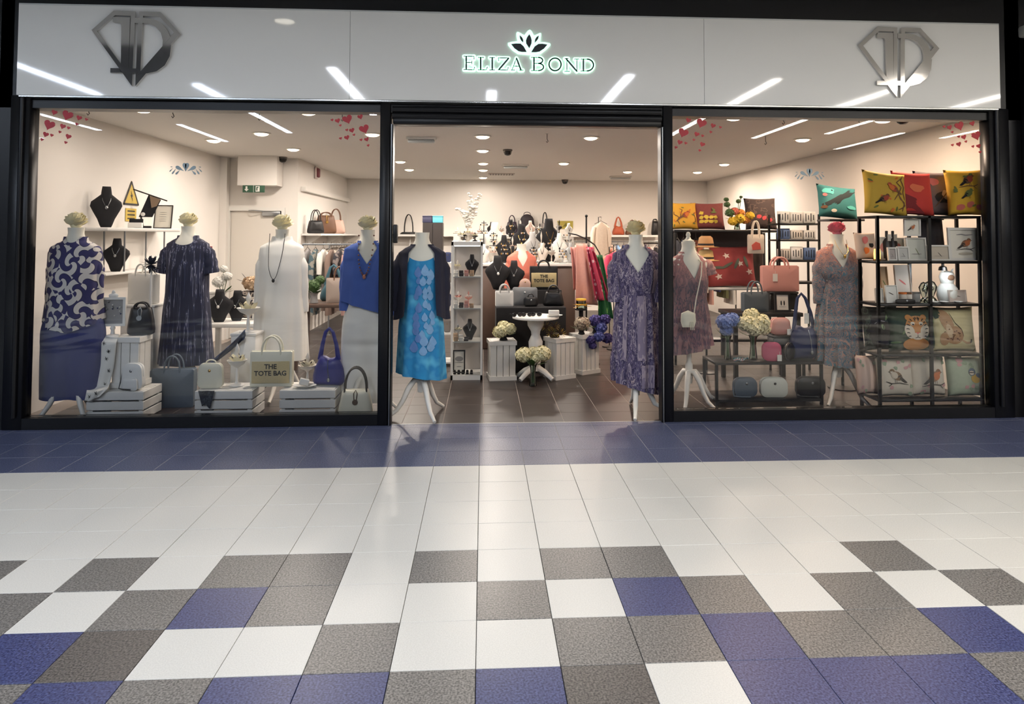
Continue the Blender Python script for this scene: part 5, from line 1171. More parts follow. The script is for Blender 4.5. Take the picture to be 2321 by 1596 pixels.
d_ = garment(t, 'dress', PURP, zt, [(0, .075, .065), (-.11, .095, .08), (-.135, .15, .09), (-.165, .20, .1), (-.25, .205, .125), (-.38, .19, .15), (-.5, .165, .13), (-.7, .19, .145), (-1.0, .20, .15), (-1.08, .212, .16), (-1.32, .205, .16)], -1.31, ('v', .24, .8), -.085, (12, .015, .09), label='long purple and mauve print dress with v neck', hemfn=lambda a: .06*math.sin(a)*-1, sleeves=[sleeve(-1, .38, -.01, .085, .08, .12), sleeve(1, .38, .0, .085, .08, .12)])
MAU = printed('mauve_panel', [(0, (128, 116, 136)), (.5, (160, 146, 156)), (.62, (104, 92, 118))], 26, 'noise', (1.4, 1.4, .3))
mb = MB()
for (a0, z0, z1, wd) in ((.16, -.52, -1.06, .07), (-.62, -.52, -1.06, .035), (.95, -.3, -.5, .07), (.35, -1.1, -1.29, .08), (1.0, -1.1, -1.29, .05)):
    pr = [(0, .075, .065), (-.11, .095, .08), (-.135, .15, .09), (-.165, .20, .1), (-.25, .205, .125), (-.38, .19, .15), (-.5, .165, .13), (-.7, .19, .145), (-1.0, .20, .15), (-1.08, .212, .16), (-1.32, .205, .16)]
    def fn(u, v):
        a = a0+(u-.5)*wd/.16; z = z0+(z1-z0)*v; rx, ry = lerp_table(pr, z); vv = max(0, min(1, (z+.1)/(-1.2)))**.8; k = 1+(.015+.075*vv*vv)*(math.sin(12*a)+.5*math.sin(20*a+3*vv)); return ((rx*k+.007)*math.sin(a), -(ry*k+.007)*math.cos(a), zt+z)
    mb.grid(fn, 6, 24, MAU)
o = mb.build('mauve_panels', MAU, d_); o['kind'] = 'stuff'
# ---- glass jewellery cabinet
gy = 2.64; x0, x1 = atx(1022, gy, 700), atx(1094, gy, 700); gh = atz(548, gy, 1058); w_ = x1-x0; dd = .34
t = thing('glass_cabinet', 'tall white framed glass jewellery cabinet left of the round table', 'cabinet', ((x0+x1)/2, gy+dd/2, 0))
for a in (-1, 1):
    for b in (-1, 1): mb = MB(); mb.box(a*(w_/2-.011), b*(dd/2-.011), gh/2, .022, .022, gh); mb.build('corner_post', WHITE, t, False)
mb = MB(); mb.box(0, 0, .025, w_, dd, .05); mb.build('base', WHITE, t, False); mb = MB(); mb.box(0, 0, gh-.02, w_, dd, .04); mb.build('top', WHITE, t, False)
mb = MB(); mb.box(0, -dd/2+.06, gh-.045, w_-.06, .03, .008); mb.build('light_bar', emit('cabinet_light', (255, 250, 240), 5), t, False)
SH = [atz(y, gy+.1, 1058) for y in (626, 697, 772)]
for z in SH: mb = MB(); mb.box(0, 0, z-.005, w_-.03, dd-.03, .010); mb.build('shelf', plain('shelf_white', (210, 212, 208), .3), t, False)
mb = MB(); mb.box(0, dd/2-.004, gh/2, w_-.02, .006, gh-.05); mb.build('back_panel', plain('cabinet_back', (196, 190, 184), .7), t, False)
mb = MB(); mb.box(0, -dd/2+.004, gh/2, w_-.03, .005, gh-.08); mb.build('glass_door', GLASS, t, False)
cx = (x0+x1)/2
bust('black necklace bust on the top shelf of the glass cabinet', cx+.05, gy+.14, SH[0]+.002, .15, .23, BLACKC, 0); bust('black necklace bust on the lower shelf of the glass cabinet', cx+.03, gy+.15, SH[2]+.002, .15, .22, BLACKC, .0)
rd = random.Random(11)
for (z, n, base_lab, gp) in ((SH[0], 4, 'jewellery box on the top cabinet shelf', 'boxes on top cabinet shelf'), (SH[1], 4, 'jewellery pad on the second cabinet shelf', 'pads on second cabinet shelf'), (SH[2], 3, 'ring box on the third cabinet shelf', 'boxes on third cabinet shelf')):
    for k in range(n):
        cn, cc = [('white', (222, 218, 210)), ('dark', (40, 34, 36)), ('rose', (190, 140, 130)), ('tan', (176, 148, 118))][(k+n) % 4]
        t = thing('jewellery_box', '%s %s' % (cn, base_lab), 'jewellery box', (x0+.05+.055*k, gy+.06, z+.002), rd.uniform(-.2, .2), gp); hh_ = rd.uniform(.04, .08)
        mb = MB(); mb.rbox(0, 0, hh_*.3, .046, .04, hh_*.6, .004); mb.build('base', plain('box_'+cn, cc, .5), t); mb = MB(); mb.rbox(0, .015, hh_*.8, .046, .012, hh_*.5, .003, None, 1, 0, 0, -.2); mb.build('lid', plain('box_'+cn, cc, .5), t)
for k in range(4): flower_stand('%s jewellery stand at the back of the %s cabinet shelf' % (['ivory', 'white', 'blush', 'silver'][k], ['top', 'second', 'second', 'third'][k]), x0+[.06, .07, .18, .07][k], gy+.2, [SH[0], SH[1], SH[1], SH[2]][k]+.002, .17, .045, [CREAMF, PINK, WHITEC, CREAMF][k], [plain('ivory_stand', (216, 208, 196), .5), WHITE, PINK, STEEL][k], 'stands in the cabinet', BLACKC if k % 2 else None, k)
picture('black framed fold out ring display at the bottom of the cabinet', x0+.085, gy+.12, .052, .13, .24, BLACKM, None, [(GREYP, line([(-.8, .25), (.8, .25)], .5)), (BLACKM, line([(-.9, -.1), (.9, -.1)], .04)), (GREYP, line([(-.5, -.5), (.5, -.5)], .06))], .012, -.08, 0, name='ring_display')
for k in range(5):
    t = thing('watch_stand', 'small dark ring holder, %s from the left at the foot of the cabinet' % ['first', 'second', 'third', 'fourth', 'fifth'][k], 'ring holder', (x0+.04+.045*k, gy+.055, .052), 0, 'ring holders in cabinet'); mb = MB(); mb.tube([(0, 0, .0), (0, 0, .02), (0, .01, .04)], [.016, .015, .012], 9); mb.build('cone', BLACKC, t); mb = MB(); mb.lathe([(.015, .018), (.018, .02), (.015, .022)], 12); mb.build('ring', STEEL, t)
# narrow white cabinet further back with mixed goods
wy = 3.25; x0, x1 = atx(996, wy, 650), atx(1024, wy, 650); wh = atz(545, wy, 1010)
t = thing('open_shelving', 'narrow white open shelving behind the glass cabinet', 'shelf', ((x0+x1)/2-.08, wy+.3, 0)); w_ = .34
mb = MB(); mb.box(w_/2-.012, 0, wh/2-.12, .024, .3, wh-.24); mb.build('side_panel', WHITE, t, False); mb = MB(); mb.box(-w_/2+.012, 0, wh/2-.12, .024, .3, wh-.24); mb.build('side_panel', WHITE, t, False)
oz = [.05, .38, .68, .95, 1.2]
for z in oz: mb = MB(); mb.box(0, 0, z-.01, w_-.05, .29, .02); mb.build('shelf', WHITE, t, False)
rd = random.Random(21); PC = [('pink', (214, 130, 128)), ('navy', (44, 54, 92)), ('cream', (226, 214, 190)), ('rust', (170, 82, 62)), ('grey', (140, 134, 130)), ('rose', (198, 112, 120))]
for j, z in enumerate(oz[1:]):
    for k in range(3):
        cn, cc = PC[(j*3+k*2) % 6]; boxbag('small %s purse on the narrow white shelving, shelf %s' % (cn, ['two', 'three', 'four', 'five'][j]), t.location.x-.09+.09*k, wy+.25, z+.002, .075, rd.uniform(.09, .16), .05, plain('purse_'+cn, cc, .6), .25, 0, GOLD, name='purse')
# ---- white plank boxes, round table, flowers
CRF = plain('cream_hydrangea', (236, 228, 184), .7); CRD = plain('cream_hydrangea_core', (196, 190, 140), .8)
by = 2.68; bx = atx(1131, 2.56, 830); bh = atz(775, 2.56, 1130)
plank_box('white plank box under the cream flowers beside the glass cabinet', bx+.03, 2.72, 0, .27, .24, bh, 4, .12, 3)
bouquet('bunch of cream hydrangeas in a low pot on the left plank box', bx+.05, 2.68, bh+.002, .05, .06, [(-.04, -.05, .095, .075, CRF, CRD), (.06, -.02, .12, .07, CRF, CRD), (.0, .05, .14, .065, CRF, CRD)], GREEN, BLACKC, 4)
rx_, ry_ = atx(1293, 2.75, 820), 2.80; bh2 = atz(768, 2.6, 1290)
plank_box('white plank box angled under the sunflowers, nearer the round table', atx(1265, 2.7, 820)+.02, 2.74, 0, .24, .22, bh2, 4, .5, 3); plank_box('white plank box angled behind the purple flowers', atx(1325, 3.0, 820), 3.0, 0, .24, .22, bh2, 4, .55, 3)
tx = atx(1214, 2.62, 760); ty_ = 2.62; tz_ = atz(716, 2.62, 1214); tr = .245
t = thing('round_table', 'white round pedestal table holding handbags in the doorway', 'table', (tx, ty_, 0))
mb = MB(); mb.lathe([(0, tz_-.03), (tr-.02, tz_-.03), (tr, tz_-.022), (tr, tz_-.008), (tr-.008, tz_), (0, tz_)], 40); mb.build('tabletop', WHITE, t)
mb = MB(); mb.lathe([(.09, tz_-.03), (.085, tz_-.1), (.05, tz_-.16), (.045, tz_-.2), (.075, tz_-.27), (.07, tz_-.36), (.05, .16), (.06, .10), (0, .09)], 24); mb.build('pedestal', WHITE, t)
for a in (-2.5, -.65, 1.2, 2.6): mb = MB(); mb.tube([(.03*math.cos(a), .03*math.sin(a), .13), (.12*math.cos(a), .12*math.sin(a), .09), (.21*math.cos(a), .21*math.sin(a), .026)], [.032, .03, .024], 8); mb.build('foot', WHITE, t)
bouquet('glass vase of cream hydrangeas on the floor in front of the round table', atx(1208, 2.34, 840), 2.335, 0, .22, .05, [(-.09, 0, .315, .085, CRF, CRD), (.09, 0, .325, .09, CRF, CRD), (.0, .02, .34, .06, CRF, CRD), (0.02, -.03, .28, .05, CRF, CRD)], GREEN, VASEG, 5)
# tiered display behind the table
tz2 = tz_+.05; T2Y = 3.12
t = thing('tiered_stand', 'black clothed tiered display stand behind the round table', 'display stand', (tx-.02, 3.25, 0)); H3 = atz(657, 3.45, 1214)
mb = MB(); mb.rbox(0, -.06, tz2/2, .78, .40, tz2, .01); mb.build('lower_tier', BLACKC, t); mb = MB(); mb.rbox(0, .29, H3/2, .78, .28, H3, .01); mb.build('upper_tier', BLACKC, t)
SLV = plain('silver_leather', (172, 172, 170), .4); z2 = tz2+.002; z3 = H3+.002
tote('small white mini tote on the tiered stand', atx(1143, 3.08, 690), 3.10, z2, .20, .17, plain('white_leather', (230, 230, 226)), SLV, .09, .08, .1, hw=.5)
boxbag('grey rectangular handbag in the middle of the tiered stand', atx(1190, 3.2, 680), 3.23, z2, .28, .20, .08, plain('grey_leather', (132, 134, 136), .5), .12, -.1, STEEL, None, None)
dome_bag('black glossy handbag with top handle on the tiered stand', atx(1255, 3.12, 670), 3.14, z2, .24, .16, BLACKL, BLACKL, -.1, .08, .1); boxbag('small black flap bag in front of the grey handbag', atx(1203, 3.08, 690), 3.085, z2, .16, .10, .06, BLACKL, .3, .1, STEEL, None, .04)
tote('black bag lettered THE TOTE BAG on the upper tier', atx(1233, 3.45, 630), 3.5, z3, .33, .27, BLACKC, BLACKC, .1, .08, 0, NAT, ('THE', 'TOTE BAG'), hw=.4, tz=.52)
bust('large black necklace bust on the upper tier at the left', atx(1128, 3.5, 640), 3.5, z3, .30, .40, BLACKC, .1, True, -.05, STEEL, pend=WHITE); bust('second black necklace bust on the upper tier beside the lettered bag', atx(1165, 3.55, 640), 3.56, z3, .26, .34, BLACKC, -.1, True, -.05)
boxbag('pale pink dome purse on the upper tier', atx(1190, 3.42, 640), 3.42, z3, .13, .13, .07, plain('blush_leather', (206, 172, 156), .5), .48, 0, GOLD)
# on the round table
x = atx(1256, 2.55, 705); t = thing('display_plate', 'white oval plate with a white box on the round table', 'plate', (x, 2.53, tz_+.001)); mb = MB(); mb.lathe([(0, 0), (.05, 0), (.085, .016), (.088, .019), (.05, .006), (0, .005)], 28, sx=1, sy=.6); mb.build('plate', WHITE, t); mb = MB(); mb.rbox(-.005, .0, .04, .11, .04, .055, .004, None, 1); mb.build('box', WHITE, t)
for k, (p, lab) in enumerate(((1168, 'black sunglasses at the left edge of the round table'), (1190, 'black sunglasses second from the left on the round table'), (1212, 'black sunglasses beside the plate on the round table'))):
    t = thing('sunglasses', lab, 'sunglasses', (atx(p, 2.5, 705)+.02, 2.52+.02*k, tz_+.002), .3-.2*k); mb = MB()
    for s_ in (-1, 1): mb.tube([(s_*.032+.024*math.cos(a), 0, .022+.02*math.sin(a)) for a in [i*PI/6 for i in range(12)]], .003, 5, None, True)
    mb.tube([(-.01, 0, .026), (.01, 0, .026)], .003, 5); mb.build('frame', BLACKM, t)
    for s_ in (-1, 1):
        mb = MB(); mb.ball((s_*.032, 0, .022), .022, None, 10, 6, (1, .1, .85)); mb.build('lens', DOME, t); mb = MB(); mb.tube([(s_*.056, 0, .028), (s_*.056, .07, .026), (s_*.056, .1, .006)], .0025, 5); mb.build('temple', BLACKM, t)
# sunflowers and purple flowers on the right boxes
SUNY = plain('sunflower_petal', (204, 166, 60), .7); SUND = plain('sunflower_heart', (58, 40, 26), .9)
x = atx(1258, 2.66, 745); t = thing('sunflower_bunch', 'bunch of dried sunflowers on the angled plank box', 'flowers', (x, 2.70, bh2+.002))
mb = MB(); mb.rbox(0, .02, .02, .1, .08, .04, .008); mb.build('holder', BLACKC, t)
for k, (dx, dz) in enumerate(((-.10, .125), (-.01, .13), (.055, .055), (-.045, .06))):
    mb = MB()
    for i in range(16): a = 2*PI*i/16; mb.petal((dx+.016*math.cos(a), -.10, dz+.016*math.sin(a)), (math.cos(a), -.15, math.sin(a)), .044, .022, SUNY, .1)
    mb.ball((dx, -.102, dz), .020, SUND, 10, 6, (1, .4, 1)); mb.build('sunflower', None, t); mb = MB(); mb.tube([(0, 0, .03), (dx*.6, -.03, dz*.6), (dx, -.095, dz)], .004, 5); mb.build('stem', GREEN, t)
bouquet('round ball of mottled hydrangea beside the sunflowers', atx(1319, 2.9, 735), 2.93, bh2+.002, .05, .05, [(0, -.03, .12, .085, printed('mottled_petal', [(0, (150, 128, 112)), (.5, (206, 196, 170)), (.6, (104, 92, 84))], 60, 'noise'))], GREEN, BLACKC, 2)
PUR = plain('purple_bloom', (78, 70, 130), .8); PUR2 = plain('violet_bloom', (92, 100, 164), .8)
bouquet('trailing bunch of purple and blue flowers over the right plank box', atx(1352, 2.92, 750), 2.99, bh2+.002, .06, .05, [(0, -.03, .14, .06, PUR), (.05, -.07, .07, .055, PUR2), (.02, -.12, -.02, .05, PUR2), (-.07, -.12, -.06, .045, PUR), (.10, -.05, .16, .05, PUR), (.12, -.06, -.05, .05, PUR), (-.05, -.13, -.12, .035, PUR)], GREEN, BLACKC, 10, stems=False, sz=.75, n=34, ck=.45)
x = atx(1317, 3.28, 690); t = thing('ribbon_jar', 'glass candle jar tied with a yellow ribbon beside the scarves', 'candle jar', (x, 3.28, bh2*0)); YR = plain('yellow_ribbon', (216, 168, 62), .6); jz = atz(700, 3.28, 1318)
mb = MB(); mb.lathe([(0, 0), (.05, 0), (.05, .015), (.03, .03), (.025, jz-.02), (.07, jz-.015), (.07, jz), (0, jz)], 18); mb.build('pedestal', BLACKC, t)
mb = MB(); vase(mb, .055, .11, [(1, 0), (1, .5), (1, 1)]); mb.v = [(a, b, c+jz+.001) for a, b, c in mb.v]; mb.build('jar', VASEG, t); mb = MB(); mb.lathe([(.056, jz+.095), (.062, jz+.10), (.06, jz+.115), (.04, jz+.118), (0, jz+.12)], 18); mb.build('lid', YR, t)
mb = MB(); mb.tube([(.058*math.cos(a), .058*math.sin(a), jz+.05) for a in [i*PI/8 for i in range(16)]], .008, 6, None, True)
for d in ((-1, -.4, -.1), (1, -.5, -.35), (.8, -.3, .1), (-.8, -.4, -.4)): mb.petal((0, -.06, jz+.05), d, .12, .04, None, .2)
o = mb.build('ribbon_bow', YR, t); o['kind'] = 'stuff'
# scarf stand
sy_ = 3.5; sx_ = atx(1329, sy_, 520); sh_ = atz(492, sy_, 1329)
t = thing('scarf_stand', 'tall black pole stand with curved arms carrying scarves', 'stand', (sx_, sy_, 0))
mb = MB(); mb.tube([(0, 0, .01), (0, 0, sh_)], .010, 8); mb.build('pole', BLACKM, t); mb = MB(); mb.lathe([(0, 0), (.16, 0), (.16, .01), (.03, .03), (0, .03)], 24); mb.build('base', BLACKM, t); mb = MB(); mb.ball((0, 0, sh_+.012), .018, None, 10, 6); mb.build('finial', BLACKM, t)
az = atz(555, sy_, 1329)
for a0, a1 in ((-.2, .23),): mb = MB(); mb.tube([(-.22, 0, az+.14), (-.12, 0, az+.12), (0, 0, az+.07), (.10, 0, az), (.16, 0, az-.1), (.18, 0, az-.2)], .008, 8); mb.build('arm', BLACKM, t)
for k, (p0, p1, y0, y1, yy, mat, lab, bw) in enumerate(((1318, 1330, 552, 690, 3.42, plain('blush_silk', (214, 156, 142), .6, var=.08), 'blush pink silk scarf on the black pole stand', .24), (1300, 1316, 560, 655, 3.50, plain('rose_silk', (208, 150, 140), .6, var=.08), 'pale rose scarf at the back of the black pole stand', .15),
        (1336, 1366, 560, 680, 3.34, printed('magenta_dot_print', [(0, (226, 184, 188)), (.28, (186, 62, 90))], 15, 'voronoi'), 'magenta scarf with pale dots on the black pole stand', .15), (1357, 1374, 578, 720, 3.38, printed('green_silk_print', [(0, (36, 92, 52)), (.6, (52, 120, 66)), (.68, (150, 186, 120))], 14, 'noise', rough=.5), 'emerald green scarf on the black pole stand', .15))):
    A_ = at(p0, y0, yy); Bq = at(p1, y1, yy); v_ = Bq-A_
    cloth_obj('scarf', lab, 'scarf', lambda u, v, v_=v_, bw=bw, k=k: (v_.x*v+(u-.5)*bw*(.55+.6*v), -.02*math.cos(3*PI*(u-.5))-.012*math.sin(12*u+k)-.03*math.sin(PI*v), v_.z*v-.03*abs(u-.5)*v), 16, 16, mat, tuple(A_))
    knot = MB()
# ---- counter with jewellery, behind
cy_ = 4.55; x0, x1 = atx(1090, cy_, 590), atx(1305, cy_, 590); cz_ = atz(597, cy_, 1200)
t = thing('shop_counter', 'white topped brown counter across the middle of the shop', 'counter', ((x0+x1)/2, cy_+.3, 0)); w_ = x1-x0
mb = MB(); mb.rbox(0, 0, cz_-.02, w_+.1, .64, .04, .006); mb.build('worktop', WHITE, t)
for k in range(4): mb = MB(); mb.rbox(-w_/2+(k+.5)*w_/4, -.27, (cz_-.04)/2, w_/4-.012, .03, cz_-.05, .004, None, 1); mb.build('front_panel', plain('counter_brown', (96, 76, 66), .5, var=.12, scale=6), t)
mb = MB(); mb.box(0, .03, (cz_-.04)/2, w_-.02, .5, cz_-.05); mb.build('carcass', plain('counter_brown', (96, 76, 66)), t, False)
rd = random.Random(31); IV = plain('ivory_stand', (216, 208, 196), .5); PKB = plain('blush_linen', (216, 190, 176), .8)
names = ['white', 'black', 'ivory', 'blush', 'silver']; mats_ = [WHITEC, BLACKC, IV, PKB, SLV]; ords = ['far left', 'second', 'third', 'fourth', 'fifth', 'sixth', 'seventh', 'eighth', 'ninth', 'far right']
rows = [(cy_+.08, .24), (cy_+.30, .40), (cy_+.52, .54)]
for r, (yy, hb) in enumerate(rows):
    for k in range(10):
        x = x0+.05+(w_-.1)*k/9+rd.uniform(-.015, .015); m_i = rd.choice([0, 1, 1, 1, 2, 3, 4]); hh_ = hb*rd.uniform(.75, 1.15); wh_ = ['front', 'middle', 'back'][r]
        lab = '%s %%s on the counter, %s of the %s row' % (names[m_i], ords[k], wh_)
        if (k+r) % 3 == 0: bust(lab % 'necklace bust', x, yy, cz_+.002, hh_*.62, hh_, mats_[m_i], rd.uniform(-.3, .3), True, -.05, GOLD if m_i == 1 else BLACKM, group='jewellery on the counter')
        elif (k+r) % 3 == 1: flower_stand(lab % 'flower jewellery stand', x, yy, cz_+.002, hh_, .06, mats_[rd.choice([0, 2, 3])], mats_[m_i], 'jewellery on the counter', BLACKC if k % 2 else None, k+r)
        else:
            t = thing('earring_tree', lab % 'earring tree', 'jewellery stand', (x, yy, cz_+.002), rd.uniform(-.4, .4), 'jewellery on the counter'); mb = MB(); mb.lathe([(0, 0), (.05, 0), (.05, .008), (.008, .014), (.006, hh_)], 14)
            for q in range(3): mb.tube([(-.06+.012*q, 0, hh_*(.55+.2*q)), (.06-.012*q, 0, hh_*(.55+.2*q))], .005, 6)
            mb.build('tree', mats_[m_i], t); mb = MB()
            for q in range(3):
                for e in range(5): mb.ball((-.045+.0225*e, -.004, hh_*(.55+.2*q)-.026), .009, [GOLD, STEEL, BLACKC, PKB][(q+e) % 4], 6, 4, (1, .6, 1.5))
            o = mb.build('earrings', None, t); o['kind'] = 'stuff'
# coral jacket on a form before the counter
t, zt = mannequin('coral jacket on a slim dress form before the counter', 1182, 4.22, 553, .1, top=None, name='jacket_form')
garment(t, 'jacket', plain('coral_cloth', (214, 122, 102), .85, var=.1), zt, infl(BODY, .012), -.55, ('v', .2, .6), -.09, (8, .01, .05), sleeves=[sleeve(-1, .4, .0, .06, .05, .12), sleeve(1, .4, .0, .06, .05, .12)], label='coral jacket')
# white blossom branches in a vase
vx = atx(1062, 5.5, 520); vz = atz(545, 5.5, 1062)
plinth('tall white column under the vase of blossom branches', vx, 5.62, 0, .46, .34, vz-.002)
t = thing('blossom_vase', 'pale vase of tall white blossom branches near the back', 'flowers', (vx, 5.60, vz)); mb = MB(); vase(mb, .07, .2, [(.7, 0), (1, .3), (1, .6), (.6, .9), (.75, 1)]); mb.build('vase', IV, t)
rd = random.Random(8)
for k in range(16):
    a = rd.uniform(0, 2*PI); L = rd.uniform(.35, .62); ex, ey = .17*math.cos(a)*rd.uniform(.4, 1.2), .08*math.sin(a); mb = MB(); mb.tube([(0, 0, .1), (ex*.4, ey*.4, .1+L*.5), (ex, ey, .1+L)], [.005, .004, .002], 5); b_ = mb.build('branch', IV, t); mb = MB()
    for q in range(9):
        f = rd.uniform(.3, 1.0); mb.ball((ex*f*f+rd.uniform(-.02, .02), ey*f*f+rd.uniform(-.02, .02), .1+L*f), rd.uniform(.016, .032), None, 6, 4, (1, 1, .7))
    o = mb.build('blossoms', WHITEC, b_); o['kind'] = 'stuff'
for k, (dx, lab) in enumerate(((-.17, 'white ornament box left of the blossom vase'), (.16, 'white ornament box right of the blossom vase'))):
    t = thing('ornament_box', lab, 'box', (vx+dx, 5.55, vz)); mb = MB(); mb.rbox(0, 0, .05, .11, .09, .1, .006); mb.build('base', WHITE, t); mb = MB(); mb.rbox(0, 0, .108, .118, .098, .016, .004, None, 1); mb.build('lid', IV, t)
# more stands around the blossom vase and on a rack behind the counter
rd = random.Random(51)
for k in range(4):
    flower_stand('%s flower jewellery stand on the column beside the blossom vase' % ['white', 'black', 'ivory', 'blush'][k], vx+[-.17, -.06, .06, .17][k], 5.49 if k in (1, 2) else 5.70, vz+.002, [.2, .14, .16, .24][k], .05, [WHITEC, CREAMF, PKB, WHITEC][k], [WHITE, BLACKC, IV, PKB][k], 'stands round the blossom vase', BLACKC if k % 2 else None, k)
ry = 5.55; rx0, rx1 = atx(1105, ry, 530), atx(1300, ry, 530); rz_ = [atz(575, ry, 1200), atz(538, ry, 1200)]
t = thing('jewellery_rack', 'white two tier jewellery rack behind the counter', 'shelf', ((rx0+rx1)/2, ry+.1, 0))
for z in rz_: mb = MB(); mb.box(0, 0, z-.01, rx1-rx0, .2, .02); mb.build('shelf', WHITE, t, False)
for s_ in (-1, 1): mb = MB(); mb.box(s_*((rx1-rx0)/2-.012), 0, rz_[1]/2-.012, .024, .18, rz_[1]-.024); mb.build('side_panel', WHITE, t, False)
for r in range(2):
    for k in range(9):
        x = rx0+.06+(rx1-rx0-.12)*k/8; m_i = rd.choice([0, 1, 1, 1, 2, 3]); hh_ = rd.uniform(.13, .2) if r == 0 else rd.uniform(.16, .27)
        lab = '%s %%s on the %s rack shelf behind the counter, %s from the left' % (names[m_i], ['lower', 'upper'][r], ['first', 'second', 'third', 'fourth', 'fifth', 'sixth', 'seventh', 'eighth', 'ninth'][k])
        if (k+r) % 2: bust(lab % 'necklace bust', x, ry+.08, rz_[r]+.002, hh_*.6, hh_, mats_[m_i], rd.uniform(-.3, .3), True, -.05, GOLD if m_i == 1 else BLACKM, group='jewellery on the rack')
        else: flower_stand(lab % 'flower jewellery stand', x, ry+.09, rz_[r]+.002, hh_, .05, mats_[rd.choice([0, 2, 3])], mats_[m_i], 'jewellery on the rack', BLACKC, k+r)
# small things on top of the glass cabinet
for k in range(3): flower_stand('%s flower stand on top of the glass cabinet' % ['white', 'ivory', 'black'][k], cx-.08+.08*k, gy+.18, gh+.002, [.12, .16, .1][k], .038, CREAMF, [WHITE, IV, BLACKC][k], 'stands on the glass cabinet', None, k)
# ---- back wall bag shelf
bs = atz(532, BWY-.25, 1150); x0, x1 = atx(893, BWY-.25, 540), atx(1492, BWY-.25, 540)
t = thing('bag_shelf', 'long white shelf of bags on the back wall', 'shelf', ((x0+x1)/2, BWY-.155, bs)); mb = MB(); mb.box(0, 0, -.02, x1-x0, .3, .04); mb.build('board', WHITE, t, False)
for k in range(6): mb = MB(); mb.box(-(x1-x0)/2+.3+k*(x1-x0-.6)/5, .1, -.15, .03, .08, .22); mb.build('bracket', WHITE, t, False)
def P8(x0, x1, y0): q = B(x0, y0, x1, 532, BWY-.25); return q[0], BWY-.2, bs+.002, q[2], q[3]
for fnn, a, kw in (('d', (906, 945, 530, 'black slouchy bag with one tall loop handle at the left end of the back shelf', BLACKL, BLACKL), .35), ('d', (1147, 1174, 503, 'small dark purple bag with ring handles on the back shelf', plain('aubergine', (44, 32, 48), .5), plain('aubergine', (44, 32, 48)), ), .14), ('d', (1226, 1245, 505, 'white and black bag with long handles on the back shelf', plain('monochrome_weave', (150, 144, 140), .7), BLACKL), .22), ('d', (1478, 1494, 500, 'black bag at the right end of the back shelf', BLACKL, BLACKL), .05)):
    x, y, z, w_, h_ = P8(*a[:3]); dome_bag(a[3], x, y, z, w_, h_*(1 if a[2] < 525 else 2.5), a[4], a[5], 0, kw, .16)
x, y, z, w_, h_ = P8(1176, 1214, 486); boxbag('large black rucksack in the middle of the back shelf', x, y, z, w_, h_, .2, plain('black_nylon', (34, 26, 32), .6), .4, 0, None, BLACKL, .05, name='rucksack', top=.8, pocket=True, tag_=True)
x, y, z, w_, h_ = P8(1391, 1414, 520); hobo('rust orange hobo bag on the back shelf', x, y, z, w_*1.15, .36, plain('rust_leather', (176, 84, 52), .55), 0, None, False, .16); x, y, z, w_, h_ = P8(1418, 1446, 520); hobo('brown hobo bag beside the rust one on the back shelf', x+.02, y, z, w_*1.1, .30, BROWN, 0, None, False, .16)
for p0, p1, y0, y1, cn, cc in ((957, 979, 489, 505, 'dark navy', (40, 40, 66)), (980, 1003, 489, 505, 'teal blue', (84, 166, 182))):
    x, _, w_, h_ = B(p0, y0, p1, y1, 7.6); zz = atz(505, 7.6, 980)
    t = thing('storage_box', '%s box on top of the dark cabinet at the back left' % cn, 'box', (x, 7.75, zz+.002)); mb = MB(); mb.rbox(0, 0, h_*.4, w_, .22, h_*.8, .006); mb.build('base', plain('box_'+cn.replace(' ', '_'), cc, .6), t); mb = MB(); mb.rbox(0, 0, h_*.9, w_*1.02, .225, h_*.18, .005, None, 1); mb.build('lid', plain('box_'+cn.replace(' ', '_'), cc), t)
zz = atz(505, 7.6, 980); x0_, x1_ = atx(958, 7.6, 520), atx(1003, 7.6, 520); t = thing('dark_cabinet', 'dark tall cabinet under the navy and teal boxes at the back left', 'cabinet', ((x0_+x1_)/2, 7.78, 0)); mb = MB(); mb.box(0, 0, zz/2, x1_-x0_, .36, zz); mb.build('body', plain('espresso', (42, 36, 34), .5), t, False)
for s_ in (-1, 1):
    mb = MB(); mb.box(s_*(x1_-x0_)/4, -.188, zz/2, (x1_-x0_)/2-.01, .014, zz-.04); d = mb.build('door', plain('espresso', (42, 36, 34)), t, False); mb = MB(); mb.tube([(s_*.03, -.205, zz*.5), (s_*.03, -.205, zz*.6)], .006, 6); mb.build('handle', STEEL, d)
# rail under the back shelf on the right, scarves hanging, notice
q = at(1281, 512, Y=BWY-.01); t = thing('notice_board', 'yellow green notice panel on the back wall', 'sign', (q.x, BWY-.004, q.z-.06)); mb = MB(); mb.box(0, -.008, .08, .32, .014, .16); mb.build('panel', plain('olive_notice', (170, 156, 70), .7), t, False); mb = MB(); mb.prism([(-.05, .04), (.02, .13), (.03, .05)], -.018, -.014); mb.build('mark', plain('olive_dark', (110, 104, 44), .7), t, False)
rail('steel clothes rail at the back right of the doorway view', atx(1300, 7.2, 560), 7.2, atx(1490, 7.2, 560), 7.2, 1.42)
rcol = [('cream lace', (226, 214, 196)), ('ivory', (214, 206, 190)), ('black', (36, 32, 34)), ('coral', (222, 120, 100)), ('hot pink', (226, 86, 120)), ('orange', (216, 130, 70)), ('blush', (226, 180, 160)), ('sky blue', (130, 168, 206)), ('navy', (44, 50, 84)), ('white', (230, 226, 218)), ('lime', (170, 180, 92)), ('wine', (110, 44, 58))]
